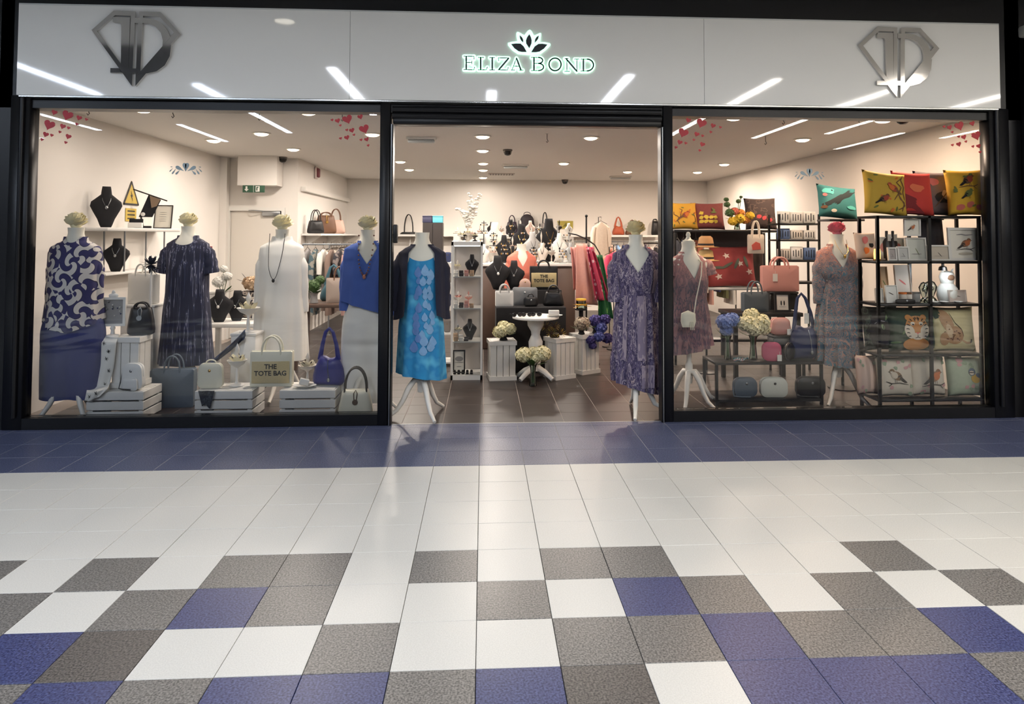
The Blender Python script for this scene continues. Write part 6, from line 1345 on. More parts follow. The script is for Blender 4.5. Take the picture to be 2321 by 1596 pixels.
for k, (cn, cc) in enumerate(rcol): hang_garment('%s garment on the back right clothes rail' % cn, atx(1306, 7.2, 560)+k*.105, 7.2, 1.445, .44, .7+.15*(k % 3), plain('cloth_'+cn.replace(' ', '_'), cc, .85, var=.1, scale=12), PI/2, 'clothes on the back right rail', True, .09, seed=40+k)
for k, (p, lab, cc, yy, zy) in enumerate(((1362, 'long cream lace coat hanging by the back wall', (218, 200, 180), 6.6, 492), (1398, 'hot pink top hanging beside the purple dress', (232, 84, 116), 4.4, 555), (1388, 'peach blouse hanging behind the purple dress', (238, 182, 150), 4.6, 560))):
    zz = atz(zy, yy, p); t = hang_garment(lab, atx(p, yy, zy), yy, zz, .3, .62 if k else .9, plain('single_cloth_%d' % k, cc, .85, var=.1), .3, None, True, .1, seed=60+k)
    zf = t.location.z; mb = MB(); mb.tube([(0, .09, .02-zf), (0, .09, zz-zf), (0, .0, zz-zf)], .008, 6); mb.build('stand_pole', BLACKM, t); mb = MB(); mb.lathe([(0, -zf), (.1, -zf), (.1, .012-zf), (.012, .022-zf), (0, .022-zf)], 14, 0, .09); mb.build('stand_base', BLACKM, t)
# =================================================================== RIGHT WINDOW
OMB = printed('ombre_dress_print', [(0, (84, 84, 98)), (.42, (160, 120, 124)), (.5, (74, 86, 100)), (.56, (186, 140, 138))], 24, 'noise', (1.2, 1.2, .3), 1.0, detail=4, zramp=(.75, 1.42, [(0, (104, 74, 80)), (.45, (100, 92, 98)), (.75, (190, 136, 124)), (1, (232, 158, 138))], .55))
t, zt = mannequin('dress form in pink and grey ombre dress at the left of the right window', 1560, 1.5, 548, .1, top='knob', legs=(-2.1, -1.1, .1, 2.0), hub=.27, reach=.30)
garment(t, 'dress', OMB, zt, [(0, .07, .06), (-.11, .09, .07), (-.14, .14, .085), (-.175, .175, .095), (-.25, .175, .12), (-.36, .178, .145), (-.5, .16, .125), (-.7, .185, .145), (-1.05, .215, .17)], -.97, ('v', .24, .75), -.09, (11, .01, .08), label='pink to grey ombre sleeveless dress', hemfn=lambda a: .04*math.sin(a), sleeves=[sleeve(-1, .1, .02, .07, .08, .12), sleeve(1, .1, .02, .07, .08, .12)])
MX = t.location.x
t = thing('crossbody_bag', 'small cream crossbody bag hanging on the ombre dress', 'handbag', (MX-.07, 1.5-.215, atz(742, 1.28, 1550))); bz_ = t.location.z
mb = MB(); mb.pillow([(-.05, 0), (.05, 0), (.065, .05), (.06, .12), (.0, .145), (-.06, .12), (-.065, .05)], .05, CREAM, 5); mb.build('body', CREAM, t); mb = MB(); mb.tube([(.05, 0, .11), (.07, -.005, .25), (.13, .04, .45), (.16, .11, zt-.18-bz_), (.10, .2, zt-.12-bz_)], .005, 6); mb.build('strap', CREAM, t)
for k in range(3): mb = MB(); mb.tube([(.01+.012*k, -.03, .05), (.012+.014*k, -.034, -.02)], .004, 5); mb.build('tassel', CREAM, t)
PAIS = printed('paisley_dress_print', [(0, (56, 96, 116)), (.38, (164, 130, 118)), (.45, (54, 98, 118)), (.50, (204, 142, 118)), (.55, (84, 134, 148)), (.62, (136, 116, 122))], 15, 'noise', (1, 1, .8), 1.6, detail=3, warp=.2, zramp=(1.0, 1.42, [(0, (96, 118, 130)), (.55, (120, 122, 128)), (.9, (230, 146, 120))], .40))
t, zt = mannequin('dress form in long blue and coral paisley dress before the black shelving', 1896, 1.56, 531, -.08, top='flower', capmat=plain('pink_petal', (222, 122, 138), .7), legs=(-2.3, -.85, 1.4), hub=.30, reach=.28, cr=.07)
garment(t, 'dress', PAIS, zt, [(0, .075, .065), (-.11, .09, .075), (-.135, .14, .09), (-.165, .185, .1), (-.25, .19, .125), (-.36, .18, .145), (-.44, .145, .12), (-.5, .16, .135), (-.8, .195, .16), (-1.22, .218, .18)], -1.20, ('v', .22, .7), -.09, (14, .015, .09), label='long blue and coral paisley dress', hemfn=lambda a: -.02*math.sin(a), sleeves=[sleeve(-1, .44, -.01, .068, .062, .115), sleeve(1, .46, .0, .068, .06, .115)])
necklace(t.location.x, 1.55, zt-.05, 'fine gold necklace on the paisley dress form', .14, .055, GOLD, True, .002, -.125)
# ---- low two tier bench
ly = 1.46; x0, x1 = atx(1622, ly, 860), atx(1866, ly, 860); lt_ = atz(821, ly, 1750); lb = atz(905, ly, 1750); w_ = x1-x0; ld = .36
t = thing('low_bench', 'low black metal two tier bench full of handbags', 'bench', ((x0+x1)/2, ly+ld/2, 0))
for z, nm_ in ((lt_, 'upper_shelf'), (lb, 'lower_shelf')): mb = MB(); mb.rbox(0, 0, z-.012, w_, ld, .024, .003, None, 1); mb.build(nm_, BLACKM, t)
for a in (-1, 1):
    for b in (-1, 1): mb = MB(); mb.box(a*(w_/2-.012), b*(ld/2-.012), lt_/2-.012, .024, .024, lt_-.024); mb.build('leg', BLACKM, t, False)
zb_ = lb+.001; zu = lt_+.001
boxbag('slate blue camera bag, left of three on the lower bench shelf', atx(1690, ly+.1, 885), ly+.12, zb_, .215, .17, .09, SLATE, .38, .05, STEEL, SLATE)
QUI = printed('quilted_white', [(0, (206, 208, 196)), (.5, (226, 228, 216))], 40, 'wave', (1, 1, 1), 0, .5, rot=(0, .78, 0))
boxbag('white quilted camera bag in the middle of the lower bench shelf', atx(1756, ly+.06, 885), ly+.09, zb_, .245, .175, .09, QUI, .38, -.05, BLACKM, None); boxbag('black camera bag at the right of the lower bench shelf', atx(1840, ly+.08, 890), ly+.11, zb_, .26, .175, .10, BLACKL, .38, 0, STEEL, BLACKL)
# upper shelf
BLH = plain('blue_hydrangea', (112, 134, 190), .75); 
bouquet('blue hydrangeas in a slim glass vase on the bench', atx(1650, ly+.12, 760), ly+.13, zu, .22, .045, [(-.025, -.01, .345, .08, BLH), (.05, .03, .36, .075, BLH), (-.01, .0, .27, .06, BLH)], GREEN, VASEG, 2)
bouquet('large cream hydrangeas in a glass vase on the bench', atx(1713, ly+.08, 760), ly+.14, zu, .22, .05, [(-.06, -.02, .33, .09, CRF, CRD), (.06, -.02, .34, .09, CRF, CRD), (.0, -.05, .29, .08, CRF, CRD), (0, .03, .40, .075, CRF, CRD), (.11, .02, .27, .06, CRF, CRD)], GREEN, VASEG, 2)
t = thing('necklace_pile', 'teal and pink bead necklaces heaped at the foot of the vases', 'necklaces', (atx(1672, ly+.04, 810), ly+.045, zu)); 
for k in range(4):
    mb = MB(); pts = [((.03+.012*k)*math.cos(a)+.01*k, .022*math.sin(a), .008+.006*k+.006*math.sin(3*a+k)) for a in [i*PI/9 for i in range(18)]]
    for p in pts: mb.ball(p, .0065, None, 6, 4)
    o = mb.build('bead_string', [plain('teal_bead', (60, 112, 122), .3), plain('pink_bead', (206, 150, 150), .3), plain('ice_bead', (190, 206, 206), .2)][k % 3], t); o['kind'] = 'stuff'
boxbag('rose pink crossbody bag with tag on the bench', atx(1750, ly+.05, 795), ly+.065, zu, .165, .165, .07, plain('rose_leather', (200, 92, 118), .5), .3, -.1, None, None, None, tag_=True)
t = thing('round_bag', 'round black bag standing on edge beside the rose pink bag', 'handbag', (atx(1790, ly+.06, 795), ly+.07, zu), .7); mb = MB(); n = 20; mb.pillow([(.08*math.cos(2*PI*i/n), .082+.08*math.sin(2*PI*i/n)) for i in range(n)], .07, BLACKL, 5); mb.build('body', BLACKL, t); mb = MB(); mb.tube([(.081*math.cos(2*PI*i/20), 0, .082+.081*math.sin(2*PI*i/20)) for i in range(20)], .005, 5, None, True); mb.build('zip', STEEL, t)
plinth('small black riser on the bench under the dusty pink bag', atx(1772, ly+.22, 790), ly+.24, zu, .2, .14, atz(760, ly+.2, 1772)-zu, BLACKM)
boxbag('dusty pink handbag on the black riser', atx(1772, ly+.2, 740), ly+.24, atz(760, ly+.2, 1772)+.002, .19, .155, .09, plain('dusty_pink_leather', (196, 142, 132), .5), .3, 0, None, None, None, tag_=True, top=.9)
NAVYL = plain('navy_leather', (38, 48, 84), .5, bump=.1, scale=200)
hobo('large navy hobo bag with silver charm on the bench', atx(1833, ly+.1, 740), ly+.16, zu, .315, .60, NAVYL, 0, None, True, .13, -.12, True)
# ---- table of handbags behind the bench
hy = 2.35; hz_ = atz(708, hy, 1720)
t = thing('handbag_table', 'dark table of handbags behind the bench', 'table', (atx(1735, hy, 720), hy+.15, 0)); mb = MB(); mb.rbox(0, 0, hz_-.02, .74, .44, .04, .005); mb.build('tabletop', BLACKM, t)
for a in (-1, 1):
    for b in (-1, 1): mb = MB(); mb.box(a*.33, b*.18, hz_/2-.02, .04, .04, hz_-.04); mb.build('leg', BLACKM, t, False)
tote('slate green handbag with looped handles behind the cream flowers', atx(1715, hy, 680), hy+.05, hz_+.002, .27, .20, plain('slate_green_leather', (76, 86, 92), .5), plain('slate_green_leather', (76, 86, 92)), .11, .12, .1, hw=.45)
picture('black framed print of dark jars behind the dusty pink bag', atx(1776, hy-.02, 690), hy, hz_+.002, .165, .20, BLACKM, None, [(BLACKM, blob((-.2, -.1), .12, .35, 8)), (BLACKM, blob((.3, -.1), .12, .35, 8)), (GREYP, line([(-.6, -.6), (.6, -.6)], .06))], .022, -.1, -.1)
plinth('tall black riser under the pink tote', atx(1773, hy+.25, 680), hy+.27, hz_+.002, .30, .14, atz(662, hy+.2, 1773)-hz_, BLACKM)
tote('blush pink structured tote with white tag above the hydrangeas', atx(1773, hy+.2, 630), hy+.27, atz(662, hy+.2, 1773)+.005, .39, .27, PINK, PINK, .12, .10, -.05, tag_=True, hw=.42, hr=.011)
# ---- cushion fixture further back
ky = 3.35; kz = atz(521, ky, 1640); x0, x1 = atx(1528, ky, 560), atx(1765, ky, 560); kz2 = atz(652, ky, 1660); w_ = x1-x0
t = thing('cushion_shelving', 'black shelving with cushions and flowers at the middle of the right window', 'shelf', ((x0+x1)/2, ky+.2, 0))
for z in (kz, kz2, .3): mb = MB(); mb.rbox(0, 0, z-.015, w_, .42, .03, .003, None, 1); mb.build('shelf', BLACKM if z != kz2 else plain('shelf_white', (210, 212, 208)), t)
for a in (-1, 1):
    for b in (-1, 1): mb = MB(); mb.box(a*(w_/2-.012), b*.195, kz/2-.016, .024, .024, kz-.034); mb.build('post', BLACKM, t, False)
mb = MB(); mb.box(0, .20, (kz2+kz)/2, w_-.06, .012, kz-kz2-.05); mb.build('back_panel', plain('fixture_dark', (70, 58, 54), .8), t, False)
YC = plain('mustard_velvet', (226, 170, 58), .8, var=.08, scale=6); LB = plain('branch_brown', (112, 78, 50), .8); LR = plain('bird_red', (170, 74, 52), .8); LG = plain('leaf_print_green', (110, 120, 62), .8); OR_ = plain('orange_print', (214, 118, 52), .8); PKP = plain('pink_print', (214, 120, 116), .8)
def branchy(seed, m1, m2, m3):
    rd = random.Random(seed); d = []
    for k in range(4):
        x = rd.uniform(-.8, .8); z = rd.uniform(-.9, -.2); p = [(x, z)]
        for q in range(4): x += rd.uniform(-.25, .35); z += rd.uniform(.1, .35); p.append((max(-.9, min(.9, x)), max(-.9, min(.9, z))))
        d.append((m1, line(p, .06)))
    for k in range(12): a = rd.uniform(0, PI); c = (rd.uniform(-.85, .85), rd.uniform(-.85, .85)); d.append((m2 if k % 2 else m3, blob(c, .11, .045, 10, 0, 0, a)))
    return d
def s_at(p0, p1, y0, Y, zbase): q = B(p0, y0, p1, 520, Y); return q[0], q[2], at((p0+p1)/2, y0, Y).z-zbase
z0 = kz+.002
x, w_, h_ = s_at(1528, 1580, 470, ky+.1, z0); cushion('mustard cushion with bird print at the left of the black cushion shelving', x, ky+.14, z0, .37, .34, .13, YC, branchy(1, LB, OR_, LG)+bird(0, 0, .9, LR, OR_, LB), -.25, .15)
x, w_, h_ = s_at(1580, 1640, 475, ky+.12, z0); cushion('burgundy and yellow floral cushion second on the black cushion shelving', x, ky+.18, z0, .40, .34, .13, plain('burgundy_velvet', (128, 62, 58), .8, var=.15), [(plain('print_yellow', (220, 188, 70), .8), blob((-.5+.3*(k % 4), -.5+.32*(k//4)), .15, .14, 10, .25, k)) for k in range(9)]+[(LG, blob((.3, .2+.1*k), .2, .06, 10, 0, 0, k)) for k in range(3)], -.25, -.05)
x, w_, h_ = s_at(1703, 1756, 460, ky+.1, z0); cushion('dark brown cushion with red flowers at the right of the cushion shelving', x, ky+.15, z0, .38, .40, .13, printed('dark_floral', [(0, (62, 48, 44)), (.55, (92, 74, 66)), (.62, (56, 44, 40))], 14, 'noise'), [(plain('print_rose', (196, 74, 76), .8), blob((-.2+.35*k, -.25-.1*k), .16, .14, 10, .2, k)) for k in range(3)], -.22, -.1)
YF = plain('yellow_flower', (228, 188, 50), .7); OF = plain('amber_flower', (206, 132, 44), .7)
bouquet('yellow and orange flower arrangement with tall green stems on the cushion shelving', atx(1672, ky, 500), ky+.02, z0, .12, .05, [(-.06, -.02, .10, .055, YF), (.02, -.03, .13, .06, YF), (.10, 0, .12, .055, OF), (.15, -.02, .17, .05, YF), (.05, .02, .20, .05, OF), (-.02, .02, .22, .05, plain('salmon_flower', (220, 120, 96), .7)), (-.12, 0, .30, .035, GREEN), (-.13, 0, .36, .028, GREEN), (.02, 0, .34, .028, GREEN), (.05, 0, .39, .018, GREEN), (-.10, -.03, .2, .05, GREEN)], GREEN, VASEG, 10, n=36, sz=.45)
z0 = kz2+.002
RT_ = plain('red_tropical', (150, 60, 60), .8, var=.2, scale=9); cushion('dark red tropical cushion with pale lilies on the white shelf', atx(1665, ky-.05, 610), ky+.05, z0, .62, .50, .14, RT_, [(plain('lily_white', (214, 196, 184), .8), ('b', [(cx_+.16*math.cos(a)*(1 if i % 2 else .45), cz__+.17*math.sin(a)*(1 if i % 2 else .45)) for i, a in enumerate([PI*j/5 for j in range(10)])])) for cx_, cz__ in ((-.55, -.55), (.35, .1), (-.2, .5), (.72, -.3))]+[(plain('tropic_leaf', (84, 92, 78), .8), blob((-.6+.4*k, .1*k-.1), .3, .07, 10, 0, 0, .6*k)) for k in range(4)], -.2, 0)
for k, (p, zz, lab) in enumerate(((1598, 0, 'straw trilby with dark band on the black stand, lower of two'), (1598, .13, 'tan brimmed hat stacked on the straw trilby'))):
    pass
hx = atx(1600, ky-.42, 590); hzb = atz(592, ky-.45, 1600)
t = thing('hat_stand', 'slim black hat stand behind the ombre dress', 'stand', (hx, ky-.42, 0)); mb = MB(); mb.lathe([(0, 0), (.12, 0), (.12, .01), (.012, .025), (.01, hzb-.01), (.06, hzb-.008), (.06, hzb-.001), (0, hzb-.001)], 18); mb.build('stand', BLACKM, t)
for k, (lab, cc) in enumerate((('straw hat with dark band, lower one on the hat stand', (206, 172, 112)), ('tan felt hat with dark crown band, upper one on the hat stand', (176, 132, 86)))):
    t = thing('hat', lab, 'hat', (hx, ky-.42, hzb+.001+k*.15)); mb = MB(); mb.lathe([(0, .0), (.14, -.0), (.15, .006), (.09, .012), (.085, .05), (.075, .11), (.05, .13), (0, .12)], 24); mb.build('crown_and_brim', plain('hat_%d' % k, cc, .8, var=.08, scale=60), t); mb = MB(); mb.lathe([(.0885, .02), (.088, .045)], 24); mb.build('band', BLACKC, t)
tote('cream cotton shopper with red print hanging at the cushion shelving', atx(1716, ky-.1, 550), ky-.06, atz(575, ky-.1, 1716), .19, .22, plain('calico', (222, 208, 190), .85), plain('calico', (222, 208, 190)), .05, .17, 0, hw=.45, name='cotton_shopper')
sb_ = bpy.data.objects['cotton_shopper']; mb = MB(); mb.prism([(-.05, .04), (.05, .05), (.04, .12), (-.01, .14), (-.06, .1)], -.032, -.026); mb.build('red_print', plain('print_coral', (204, 92, 80), .8), sb_, False)
mb = MB(); hk = atz(575, ky-.1, 1716)+.22+.155; mb.tube([(0, 0, .36), (0, .04, .38), (0, .10, .375), (0, .12, .36)], .004, 6); mb.build('hook', BLACKM, sb_)
for k in range(5): hang_garment('%s garment hanging under the mustard cushion' % ['charcoal', 'denim', 'khaki', 'rust', 'cream'][k], atx(1534, ky+.15, 560)+.075*k, ky+.12, kz-.035, .3, .62, plain('under_%d' % k, [(54, 52, 56), (78, 96, 124), (128, 120, 96), (160, 92, 70), (216, 204, 186)][k], .85, var=.1), PI/2, 'clothes under the mustard cushion', True, .07, seed=80+k)
rail('black clothes rail in the right corner of the shop', 2.6, 6.2, 4.1, 6.2, 1.40, BLACKM)
for k in range(12): hang_garment('%s garment on the black corner rail' % ['red', 'black', 'floral', 'cream', 'teal', 'mustard', 'wine', 'grey', 'blush', 'navy', 'olive', 'white'][k], 2.68+.12*k, 6.2, 1.425, .42, .7+.1*(k % 3), plain('corner_%d' % k, [(150, 44, 48), (34, 32, 34), (150, 104, 100), (222, 210, 190), (60, 118, 122), (196, 152, 60), (104, 40, 54), (130, 128, 126), (218, 170, 156), (42, 50, 84), (106, 106, 70), (228, 224, 216)][k], .85, var=.12), PI/2, 'clothes on the black corner rail', True, .08, seed=90+k)
# ---- narrow black shelving of signs
ny = 2.75; x0, x1 = atx(1765, ny, 560), atx(1860, ny, 560); w_ = x1-x0; nzs = [atz(y, ny, 1810) for y in (506, 543, 590, 640)]
t = thing('sign_shelving', 'narrow black shelving of lettered signs behind the pink tote', 'shelf', ((x0+x1)/2, ny+.14, 0))
for z in nzs+[.35]: mb = MB(); mb.rbox(0, 0, z-.01, w_, .28, .02, .002, None, 1); mb.build('shelf', BLACKM, t)
for a in (-1, 1):
    for b in (-1, 1): mb = MB(); mb.box(a*(w_/2-.01), b*.13, nzs[0]/2+.05, .02, .02, nzs[0]+.1); mb.build('post', BLACKM, t, False)
rd = random.Random(77)
for r, z in enumerate(nzs[:3]):
    for k in range(3):
        wd = w_*.28; hh_ = [.14, .125, .15][r]*rd.uniform(.8, 1.0)
        t = thing('wooden_sign', 'white block sign with dark lettering marks, %s on the %s sign shelf' % (['left', 'middle', 'right'][k], ['top', 'second', 'third'][r]), 'sign', ((x0+x1)/2-w_*.31+k*w_*.31, ny+.08, z+.002)); mb = MB(); mb.rbox(0, 0, hh_/2, wd, .04, hh_, .004, None, 1); mb.build('block', [WHITE, plain('sign_blue', (96, 118, 158), .6), IV][(r+k) % 3] if r else WHITE, t)
        mb = MB()
        for q in range(4): mb.box(-wd*.33+q*wd*.22, -.021, hh_*.5, wd*.06, .003, hh_*rd.uniform(.4, .75))
        o = mb.build('lettering', BLACKM, t, False); o['kind'] = 'stuff'
# ---- big black shelving unit
uy = 1.11; X0, X1 = atx(1988, uy, 600), 4.345; yoff_ = 0; w_ = X1-X0; uc = (X0+X1)/2; US = [atz(y, uy, 2110) for y in (489, 592, 689, 803, 905)]; ud = .30
t = thing('black_shelving', 'tall black metal shelving unit at the right wall', 'shelf', (uc, uy+ud/2, 0))
for k, z in enumerate(US): mb = MB(); mb.rbox(0, 0, z-.011, w_, ud, .022, .002, None, 1); mb.build('shelf', BLACKM, t)
for px_ in (1993, 2111, None):
    xx = atx(px_, uy, 700) if px_ else X1-.012
    for b in (-1, 1): mb = MB(); mb.box(xx-uc, b*(ud/2-.011), US[0]/2, .024, .022, US[0]); mb.build('post', BLACKM, t, False)
for b in (-1, 1): mb = MB(); mb.box(-w_/2+.012, b*(ud/2-.011), US[0]/2, .022, .022, US[0]); mb.build('post', BLACKM, t, False)
# cushions on top
def C(p0, p1, y0, zb, Y): q = B(p0, y0, p1, 500, Y); return q[0], q[2], at((p0+p1)/2, y0, Y).z-zb
TEAL = plain('teal_velvet', (46, 118, 116), .7, var=.25, scale=7); z0 = US[0]+.002; yy = uy+.14
TL2 = plain('teal_dark_print', (34, 44, 44), .8); TL3 = plain('aqua_print', (92, 190, 178), .8)
YC2 = plain('ochre_velvet', (204, 168, 62), .8, var=.1, scale=6)
x, w_, h_ = C(1945, 2052, 394, z0, yy); cushion('large ochre cushion with bird and branch print on the tall black shelving', x, yy-.06, z0, .43, .40, .13, YC2, branchy(5, LB, LG, OR_)+bird(.2, .2, .8, LR, OR_, LB, None, -1)+bird(-.3, -.35, .7, LB, LR, BLACKC), -.2, .12, .10)
cushion('red velvet cushion second on the tall black shelving', atx(2073, yy+.03, 440), yy+.03, z0, .40, .41, .12, plain('red_velvet', (204, 60, 52), .7, var=.15, scale=5), [(plain('red_dark', (126, 36, 40), .8), ('b', [(-.95, -.95), (.4, -.95), (-.1, -.3), (-.6, -.1), (-.9, .1)])), (plain('orange_glow', (232, 120, 82), .8), blob((.0, .2), .35, .2, 12, .2, 2))], -.2, .10, .06)
cushion('grey and dusky pink patterned cushion third on the tall black shelving', atx(2126, yy+.1, 440), yy+.11, z0, .40, .42, .11, plain('dusk_velvet', (110, 96, 96), .8, var=.2, scale=8), [(PKP, blob((-.2, .5), .3, .18, 10, .2, 3)), (BLACKC, blob((.2, -.2), .4, .3, 12, .2, 4)), (plain('stone_print', (168, 156, 148), .8), blob((.3, -.1), .16, .2, 10, .2, 5)), (LB, line([(-.3, -.7), (.1, -.3), (.5, .1)], .06))], -.18, .08, .03)
cushion('yellow cushion with parrot print nearest the right wall on the tall black shelving', atx(2186, yy-.01, 440), yy-.05, z0, .345, .42, .13, plain('yellow_velvet', (224, 176, 52), .8, var=.08), [(plain('petal_coral', (206, 108, 92), .8), blob((-.5+.5*k, -.7+.1*(k % 2)), .2, .14, 10, .2, k)) for k in range(3)]+bird(.0, .55, .9, LB, LR, BLACKC, LB)+branchy(9, LB, LG, LG)[4:12]+bird(-.1, -.1, .7, LG, LG, BLACKC), -.16, -.1)
# teal cushion on the sign shelving side
zt_ = atz(497, 2.05, 1905); t = thing('cushion_stand', 'slim black stand under the teal cushions', 'stand', (atx(1905, 2.1, 500), 2.1, 0)); mb = MB(); mb.lathe([(0, 0), (.14, 0), (.14, .01), (.014, .03), (.012, zt_-.03), (.03, zt_-.02)], 16); mb.build('pole', BLACKM, t); mb = MB(); mb.rbox(0, 0, zt_-.01, .36, .26, .02, .003, None, 1); mb.build('tray', BLACKM, t)
cushion('teal jungle print cushion left of the ochre cushion', atx(1905, 2.05, 455), 2.09, zt_+.002, .44, .36, .16, TEAL, [(TL2, ('b', [(-.9, -.6), (-.2, -.3), (.5, .3), (.9, .7), (.5, .75), (-.1, .3), (-.6, -.1), (-.95, -.3)])), (TL3, blob((-.6, .5), .28, .2, 12, .25, 1)), (PKP, blob((-.8, .25), .1, .1, 10)), (TL3, blob((.5, -.4), .25, .12, 10, .2, 6)), (BLACKC, blob((-.45, .55), .05, .05, 8)), (CREAM, blob((-.4, -.7), .14, .1, 10)), (LB, blob((-.85, -.5), .14, .1, 10))], -.3, .1, .12)
# second shelf: frames
z0 = US[1]+.002; y2 = uy+.1
ROB = plain('robin_brown', (150, 112, 86), .8); ROBR = plain('robin_red', (206, 122, 76), .8); INK = plain('ink', (70, 64, 60), .8); WF = plain('white_frame', (226, 224, 218), .5)
fr_ = B(2148, 515, 2222, 590, y2); picture('large white framed robin picture at the right end of the second shelf', fr_[0], y2-.02, z0, fr_[2], .29, WF, None, [(GREYP, line([(-.55, .66), (-.2, .70), (.1, .64), (.6, .68)], .09))]+bird(.05, .05, 1.15, ROB, ROBR, INK, INK)+[(plain('pale_shadow', (196, 188, 172), .8), blob((0, -.68), .5, .1, 12))], .022, -.08, 0)
for k, (p0, p1, y0, yo, lab, cc, lift) in enumerate(((2098, 2146, 555, -.04, 'low white framed print beside the robin picture', (196, 186, 170), 0), (2052, 2098, 538, -.02, 'white framed green leaf print on the second shelf', (206, 208, 198), 0), (2026, 2054, 558, -.05, 'small white framed tree print on the second shelf', (196, 196, 192), 0), (2003, 2024, 560, -.06, 'small framed print with black edge on the second shelf', (176, 168, 164), 0))):
    f_ = B(p0, y0, p1, 590, y2); picture(lab, f_[0], y2+yo, z0, f_[2], f_[3], WF, None, [(GREYP if k else plain('stone_print', (168, 156, 148)), line([(-.6, -.5), (.6, -.5)], .1)), (LG if k == 1 else INK, line([(.3, -.6), (-.1, .1)], .07))], .013, -.1, .05*k, plain('paper_%d' % k, cc, .7))
for k, (p0, p1, y0, lab, cc) in enumerate(((1992, 2026, 538, 'pink petal card standing behind the small prints', (222, 150, 138)), (2026, 2052, 540, 'coral petal card standing behind the tree print', (226, 140, 124)))):
    f_ = B(p0, y0, p1, 590, y2+.12); picture(lab, f_[0], y2+.13, z0, f_[2], f_[3], WF, None, [(plain('petal_print_%d' % k, cc, .8), blob((-.1, .1), .7, .5, 12, .1, k))], .012, -.08, 0, name='greeting_card')
f_ = B(2033, 497, 2069, 535, y2+.05); t = picture('small white framed bird sketch hanging from the top shelf', f_[0], uy+.05, f_[1], f_[2], f_[3], WF, None, bird(0, 0, 1.3, plain('sketch_tan', (190, 160, 140), .8), ROBR, INK), .012, 0, 0); mb = MB(); mb.tube([(0, 0, f_[3]), (0, 0, US[0]-.022-f_[1])], .002, 4); mb.build('cord', BLACKM, t)
t = thing('hanging_banner', 'dark grey cloth banner hanging behind the frames on the second shelf', 'banner', (atx(2108, uy+.27, 520), uy+.27, US[1]+.06)); mb = MB(); mb.grid(lambda u, v: ((u-.5)*.24+.02*v, .008*math.sin(8*u), (US[0]-.03-US[1]-.06)*(1-v*(1-.2*u))), 10, 8); o = mb.build('cloth', plain('charcoal_cloth', (46, 44, 50), .85), t); o.modifiers.new('s', 'SOLIDIFY').thickness = .006; mb = MB(); mb.tube([(-.13, 0, US[0]-.026-US[1]-.06), (.13, 0, US[0]-.026-US[1]-.06)], .005, 6); mb.build('rod', BLACKM, t)
for k, (p, lab) in enumerate(((2010, 'black bottle with white tag, left on the second shelf back row'), (2024, 'dark grey bottle with white tag, right on the second shelf back row'))):
    t = thing('bottle', lab, 'bottle', (atx(p, y2+.14, 540), y2+.145, z0)); mb = MB(); mb.lathe([(0, 0), (.035, 0), (.038, .02), (.038, .16), (.012, .2), (.012, .26), (0, .262)], 16); mb.build('bottle', plain('bottle_dark', (50, 46, 44), .4), t); put_tag(t, 0, -.041, .2, .03, .06, None, 0)
t = thing('amber_lamp', 'small amber glowing candle lamp at the left of the second shelf', 'lamp', (atx(1985, y2+.02, 580), y2+.0, z0)); mb = MB(); mb.lathe([(0, 0), (.03, 0), (.03, .012), (0, .013)], 14); mb.build('base', GOLD, t); mb = MB(); mb.lathe([(.026, .013), (.028, .06), (.024, .10), (0, .105)], 14); mb.build('glow_shade', emit('amber_glow', (255, 190, 110), 2.2), t)
cushion('small pastel floral cushion at the left end of the second shelf', atx(1968, y2+.1, 560), y2+.12, z0, .20, .25, .09, plain('pastel_cloth', (206, 184, 166), .8), [(PKP, blob((-.2, .4), .3, .3, 10, .2, 1)), (BLACKC, blob((.3, 0), .2, .2, 10, .3, 2)), (OR_, blob((-.2, -.4), .3, .25, 10, .2, 3))], -.2)
# third shelf: lit gifts
z0 = US[2]+.002
t = thing('spot_lamp', 'bright cool white spotlight clipped under the second shelf', 'lamp', (atx(2128, uy+.1, 600), uy+.05, US[1]-.023)); mb = MB(); mb.lathe([(.012, 0), (.012, -.02), (.03, -.03), (.036, -.06), (.03, -.06)], 16); mb.build('shade', STEEL, t); mb = MB(); mb.lathe([(0, -.058), (.03, -.058), (.03, -.05)], 16); mb.build('bulb', emit('cool_bulb', (225, 240, 255), 30, False), t)
ld_ = bpy.data.lights.new('spot_lamp_light', 'POINT'); ld_.energy = 1.8; ld_.color = (.82, .92, 1); ld_.shadow_soft_size = .03; lo = bpy.data.objects.new('spot_lamp_light', ld_); COL.objects.link(lo); lo.parent = t; lo.location = (0, 0, -.085)
for k, (p0, p1, y0, yo, cc, lab) in enumerate(((1985, 2003, 655, .02, (214, 212, 204), 'white card standing at the left of the lit shelf'), (2008, 2036, 648, .0, (226, 226, 220), 'white folded card with green print on the lit shelf'), (2032, 2068, 606, .16, (214, 200, 186), 'large cream card at the back of the lit shelf'), (2000, 2016, 610, .18, (196, 160, 120), 'tan card at the back left of the lit shelf'), (2150, 2192, 660, .03, (206, 190, 178), 'pale box of soaps at the right of the lit shelf'))):
    f_ = B(p0, y0, p1, 688, uy+.08+yo); picture(lab, f_[0], uy+.08+yo, z0, f_[2], f_[3], plain('card_%d' % k, cc, .6), None, [([LG, INK, PKP][k % 3], line([(-.5, .2), (.4, -.1)], .12))], .006, -.12, .1, plain('card_%d' % k, cc), name='greeting_card')
